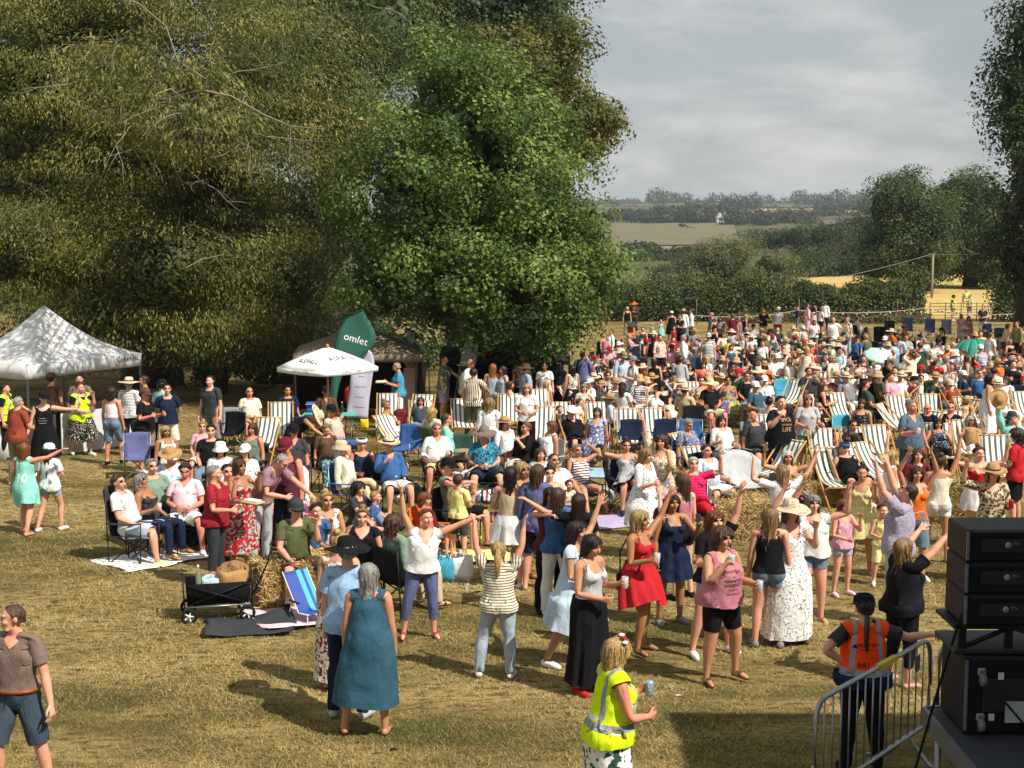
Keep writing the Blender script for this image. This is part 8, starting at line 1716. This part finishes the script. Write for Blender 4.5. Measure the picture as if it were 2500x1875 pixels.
# ---- the rest of the picnic crowd, seated close together
rf = random.Random(77); tops = ['tee white', 'tee white', 'polo navy', 'tee black', 'tank coral', 'tee grey', 'blouse cream', 'tank white', 'tee sky_blue', 'polo green', 'tee red', 'cami black', 'tee khaki', 'shirt pale_blue', 'tee pink', 'tank teal', 'polo white', 'tee charcoal', 'blouse white floral red', 'tee navy hstripe white', 'tee orange', 'tee purple', 'tee beige', 'tank maroon', 'polo stone', 'tee olive']
bots = ['shorts navy', 'shorts beige', 'trousers denim', 'shorts black', 'trousers white', 'skirt navy', 'shorts denim', 'capri charcoal', 'shorts stone', 'shorts khaki', 'trousers black', 'skirt cream', 'hotpants denim']
hats = [None]*5+['cap white', 'straw cream black', 'cap navy', 'straw tan brown', 'cap red', 'bucket beige', 'wide cream', 'cap black']
taken = [(p['px'], p['py']) for p in PEOPLE]; nadd = 0; combos = set()
for tr in range(900):
    if nadd >= 78: break
    px = rf.uniform(1425, 2495); py = 1e9
    lo = np.interp(px, [1425, 1560, 1900, 2500], [838, 800, 790, 795]); py = rf.uniform(lo, lo+125)
    if min(((px-a)/15.)**2+((py-b)/13.)**2 for a, b in taken) < 1: continue
    g = rf.choice('wwmm'); t_, b_ = rf.choice(tops), rf.choice(bots); ht = rf.choice(hats)
    if g == 'm': t_ = {'tank': 'tee', 'blouse': 'shirt', 'cami': 'tee'}.get(t_.split()[0], t_.split()[0])+' '+' '.join(t_.split()[1:]); b_ = b_.replace('skirt', 'shorts').replace('hotpants', 'shorts')
    if (t_, b_, ht) in combos: continue
    combos.add((t_, b_, ht)); taken.append((px, py)); nadd += 1
    st = rf.choice(['camp', 'camp', 'floor', 'camp', 'deck']) if py > 850 else rf.choice(['camp', 'camp', 'floor'])
    hs = rf.choice(['short brown', 'short dark_brown', 'short grey', 'buzz grey']) if g == 'm' else rf.choice(['bob blonde', 'mid brown', 'long dark_brown', 'bob grey', 'bun brown', 'long blonde', 'mid auburn', 'pony brown'])
    q(px, py, rf.choice([0, 10, -15, 25, -30, 50, -60, 90, -90, 150]), g, t_, b_, hs, hat=ht, seat=st, chair=None if st == 'floor' else ('deck' if st == 'deck' else rf.choice(['camp:navy', 'camp:black', 'camp:green', 'camp:charcoal', 'camp:blue', 'camp:maroon', 'high:grey', 'camp:red'])), legs=rf.choice(['stand', 'stand', ('knees', 'knees'), ('long', 'knees')]) if st == 'floor' else 'stand', skin=rf.choice(['fair', 'pink', 'tan', 'tan', 'pale']), arms=(rf.choice(['lap', 'rest', 'front', 'sip', 'face']), rf.choice(['lap', 'rest', 'lap', 'drink'])), fat=rf.uniform(.05, .5))

# ---- past the three hundred that show largest, the rest of the packed crowd is one mass
def merge_crowd(recs, label):
    V = []; F = []; MI = []; mats = []; RS = []; n0 = 0; dead = []
    for p in recs:
        M = Matrix.Translation(p['root'].location) @ rotz(p['root'].rotation_euler.z)
        for c in list(p['root'].children):
            me = c.data; nv = len(me.vertices); co = np.empty(nv*3, np.float32); me.vertices.foreach_get('co', co); co = co.reshape(-1, 3) @ np.array(M.to_3x3()).T+np.array(M.translation)
            ix = np.empty(len(me.polygons)*3, np.int32); me.polygons.foreach_get('vertices', ix); rs_ = np.empty(nv*3, np.float32); me.attributes['rest'].data.foreach_get('vector', rs_)
            m = me.materials[0]; 
            if m not in mats: mats.append(m)
            V.append(co); F.append(ix.reshape(-1, 3)+n0); RS.append(rs_.reshape(-1, 3)); MI.append(np.full(len(me.polygons), mats.index(m), np.int32)); n0 += nv; dead.append(c)
        dead.append(p['root'])
    bpy.data.batch_remove(dead)
    me = mesh_np('seated_crowd', np.vstack(V), np.vstack(F)); vattr(me, 'rest', np.vstack(RS)); [me.materials.append(m) for m in mats]; me.polygons.foreach_set('material_index', np.concatenate(MI)); o = link(bpy.data.objects.new('seated_crowd', me)); tag(o, label, 'crowd', kind='stuff')
ex_ = []; got = 0
for tr in range(1500):
    if got >= 125: break
    px = rf.uniform(1415, 2500); lo = np.interp(px, [1415, 1560, 1900, 2500], [836, 800, 786, 792]); py = lo+rf.random()**1.3*150
    if px < 1500: py = max(py, 850)
    if min(((px-a)/11.)**2+((py-b)/9.)**2 for a, b in taken) < 1: continue
    g = rf.choice('wwmm'); t_, b_ = rf.choice(tops), rf.choice(bots)
    if g == 'm': t_ = {'tank': 'tee', 'blouse': 'shirt', 'cami': 'tee'}.get(t_.split()[0], t_.split()[0])+' '+' '.join(t_.split()[1:]); b_ = b_.replace('skirt', 'shorts').replace('hotpants', 'shorts')
    taken.append((px, py)); got += 1; hs = rf.choice(['short brown', 'short dark_brown', 'short grey']) if g == 'm' else rf.choice(['bob blonde', 'mid brown', 'long dark_brown', 'bob grey', 'long blonde'])
    ex_.append(q(px, py, rf.choice([0, 15, -20, 40, -50, 90, 160]), g, t_, b_, hs, hat=rf.choice(hats), seat='floor' if rf.random() < .35 else 'camp', legs=rf.choice(['knees knees', 'long knees']) if False else 'stand', skin=rf.choice(['fair', 'pink', 'tan', 'pale']), sh=False, arms=(rf.choice(['lap', 'rest', 'front', 'sip']), rf.choice(['lap', 'rest', 'drink']))))
del PEOPLE[-len(ex_):]
merge_crowd(ex_, 'packed mass of seated people filling the far half of the lawn')
# ================================================================== labels for what was placed by list
NOUN = {'tee': 't-shirt', 'polo': 'polo shirt', 'tucked': 'polo shirt', 'shirt': 'shirt', 'blouse': 'blouse', 'vtop': 'sleeveless top', 'tank': 'vest top', 'crop': 'crop top', 'cami': 'strappy top', 'tube': 'bandeau', 'hotpants': 'short shorts', 'cycling': 'tight shorts', 'capri': 'cropped trousers', 'leggings': 'leggings', 'skirt': 'skirt', 'maxiskirt': 'long skirt', 'miniskirt': 'mini skirt'}
PATW = {'hstripe': 'striped ', 'thinstripe': 'striped ', 'vstripe': 'striped ', 'floral': 'flowery ', 'ditsy': 'flowery ', 'bold': 'bold print ', 'leopard': 'leopard print ', 'wave': 'patterned ', 'tiedye': 'tie-dye ', 'check': 'checked ', 'marl': 'marled '}
def gname(s):
    return (s[1]+' '+PATW.get(s[2] if len(s) > 2 else '', '')+NOUN.get(s[0], s[0])) if s else ''
def outfit(p, short=False):
    if p['dress']: t = p['dress'][1]+' '+PATW.get(p['dress'][2], '')+{'mini': 'mini dress', 'short': 'dress', 'midi': 'midi dress', 'maxi': 'long dress'}[p['dress'][0]]
    else:
        t = gname(p['over']) if p['over'] else gname(p['top'])
        if p['bot'] and not short: t += ' and '+gname(p['bot'])
    return t
def doing(p):
    a = p['arms']; ups = sum(x in ('up', 'upin', 'upout', 'upbent') for x in a if isinstance(x, str))
    if ups == 2: return 'arms raised'
    if ups == 1: return 'one arm raised'
    if 'hip' in a: return 'hand on hip'
    if 'fold' in a: return 'arms folded'
    if 'phone' in a: return 'holding up a phone'
    if 'sip' in a: return 'drinking'
    if 'clap' in a: return 'clapping'
    return ''
HATW = {'cap': 'cap', 'bucket': 'bucket hat', 'straw': 'straw hat', 'wide': 'wide hat', 'cowboy': 'cowboy hat', 'band': 'head scarf'}
def seatw(p):
    if not p['seat']: return {True: 'standing with back turned', False: 'standing'}[abs(((p['f']+180) % 360)-180) > 110]
    return {'deck': 'sitting in a deckchair', 'camp': 'sitting in a folding chair', 'low': 'in a low chair', 'bale': 'sitting on a bale', 'floor': 'sitting on the grass', 'stool': 'sitting'}[p['seat']]
def cut(s, n=16): 
    w_ = s.split(); return ' '.join(w_[:n])
used = {}
for p in PEOPLE:
    if p['label']: used[p['label']] = 1
base = []
for p in PEOPLE:
    if p['label']: continue
    pw = {'girl': 'child', 'boy': 'child', 'baby': 'baby'}.get(p['g'], 'person')
    b = '%s in %s' % (pw, outfit(p)); h_ = ' and %s %s' % (p['hat'][1], HATW[p['hat'][0]]) if p['hat'] else ''
    d = doing(p); cands = [b+h_+' '+seatw(p), b+h_+' '+seatw(p)+(', '+d if d else '')]
    near = sorted((q for q in PEOPLE if q is not p), key=lambda q: (q['loc']-p['loc']).length)[:5]
    so = '%s in %s' % (pw, outfit(p, True))
    for q in near: cands.append(so+h_+' '+seatw(p).replace(' with back turned', '')+' beside '+outfit(q, True))
    lab = None
    for c in cands:
        c = ' '.join(c.split())
        if len(c.split()) <= 16 and c not in used: lab = c; break
    if lab is None: lab = cut(' '.join(cands[0].split()))
    used[lab] = used.get(lab, 0)+1; p['label'] = lab; p['root']['label'] = lab
cnt = {}
for p in PEOPLE: cnt.setdefault(p['label'], []).append(p)
for l, ps in cnt.items():
    for p in ps:
        if 'group' not in p['root']: p['root']['group'] = 'people in the festival crowd'
seen = set()
for o, nm, rec in AUTO:
    if rec is not None:
        cands = ['%s %s person in %s' % (nm, {'person': 'under'}.get('x', 'held by' if o.get('group') == 'things in hands' else ('worn by' if o.get('group') == 'bags worn by people' else 'under')), outfit(rec)), '%s %s person in %s %s' % (nm, 'with', outfit(rec), seatw(rec))]
        if rec['hat']: cands.append('%s of person in %s and %s %s' % (nm, outfit(rec, True), rec['hat'][1], HATW[rec['hat'][0]]))
        others = sorted((q for q in PEOPLE if q is not rec), key=lambda q: (q['loc']-rec['loc']).length)[:4]
        cands += ['%s of person in %s beside %s' % (nm, outfit(rec, True), outfit(q, True)) for q in others]
    else:
        L = o.location; near = sorted(PEOPLE, key=lambda q: (q['loc']-L).length)[:7]; cands = ['empty %s beside person in %s' % (nm, outfit(q)) for q in near]+['empty %s between %s and %s' % (nm, outfit(a, True), outfit(b, True)) for a in near[:4] for b in near[:4] if a is not b]
    cands = [' '.join(c.split()) for c in cands]; lab = None
    for c in cands:
        if c not in seen and len(c.split()) <= 16: lab = c; break
    lab = lab or cut(cands[0]); seen.add(lab); o['label'] = lab
# ------------------------------------------------------------------ the air over the valley
hz = MB().box((0, 2050, 22), (6400, 4200, 110)).build('haze', None); hz['kind'] = 'stuff'; hz['label'] = 'thin pale summer haze over the valley'
m = bpy.data.materials.new('haze'); m.use_nodes = True; m.node_tree.nodes.clear(); pv = m.node_tree.nodes.new('ShaderNodeVolumePrincipled'); pv.inputs['Density'].default_value = .00013; pv.inputs['Color'].default_value = (.80, .87, .95, 1); mo = m.node_tree.nodes.new('ShaderNodeOutputMaterial'); m.node_tree.links.new(pv.outputs[0], mo.inputs['Volume'])
hz.data.materials.append(m); scene.cycles.volume_bounces = 0
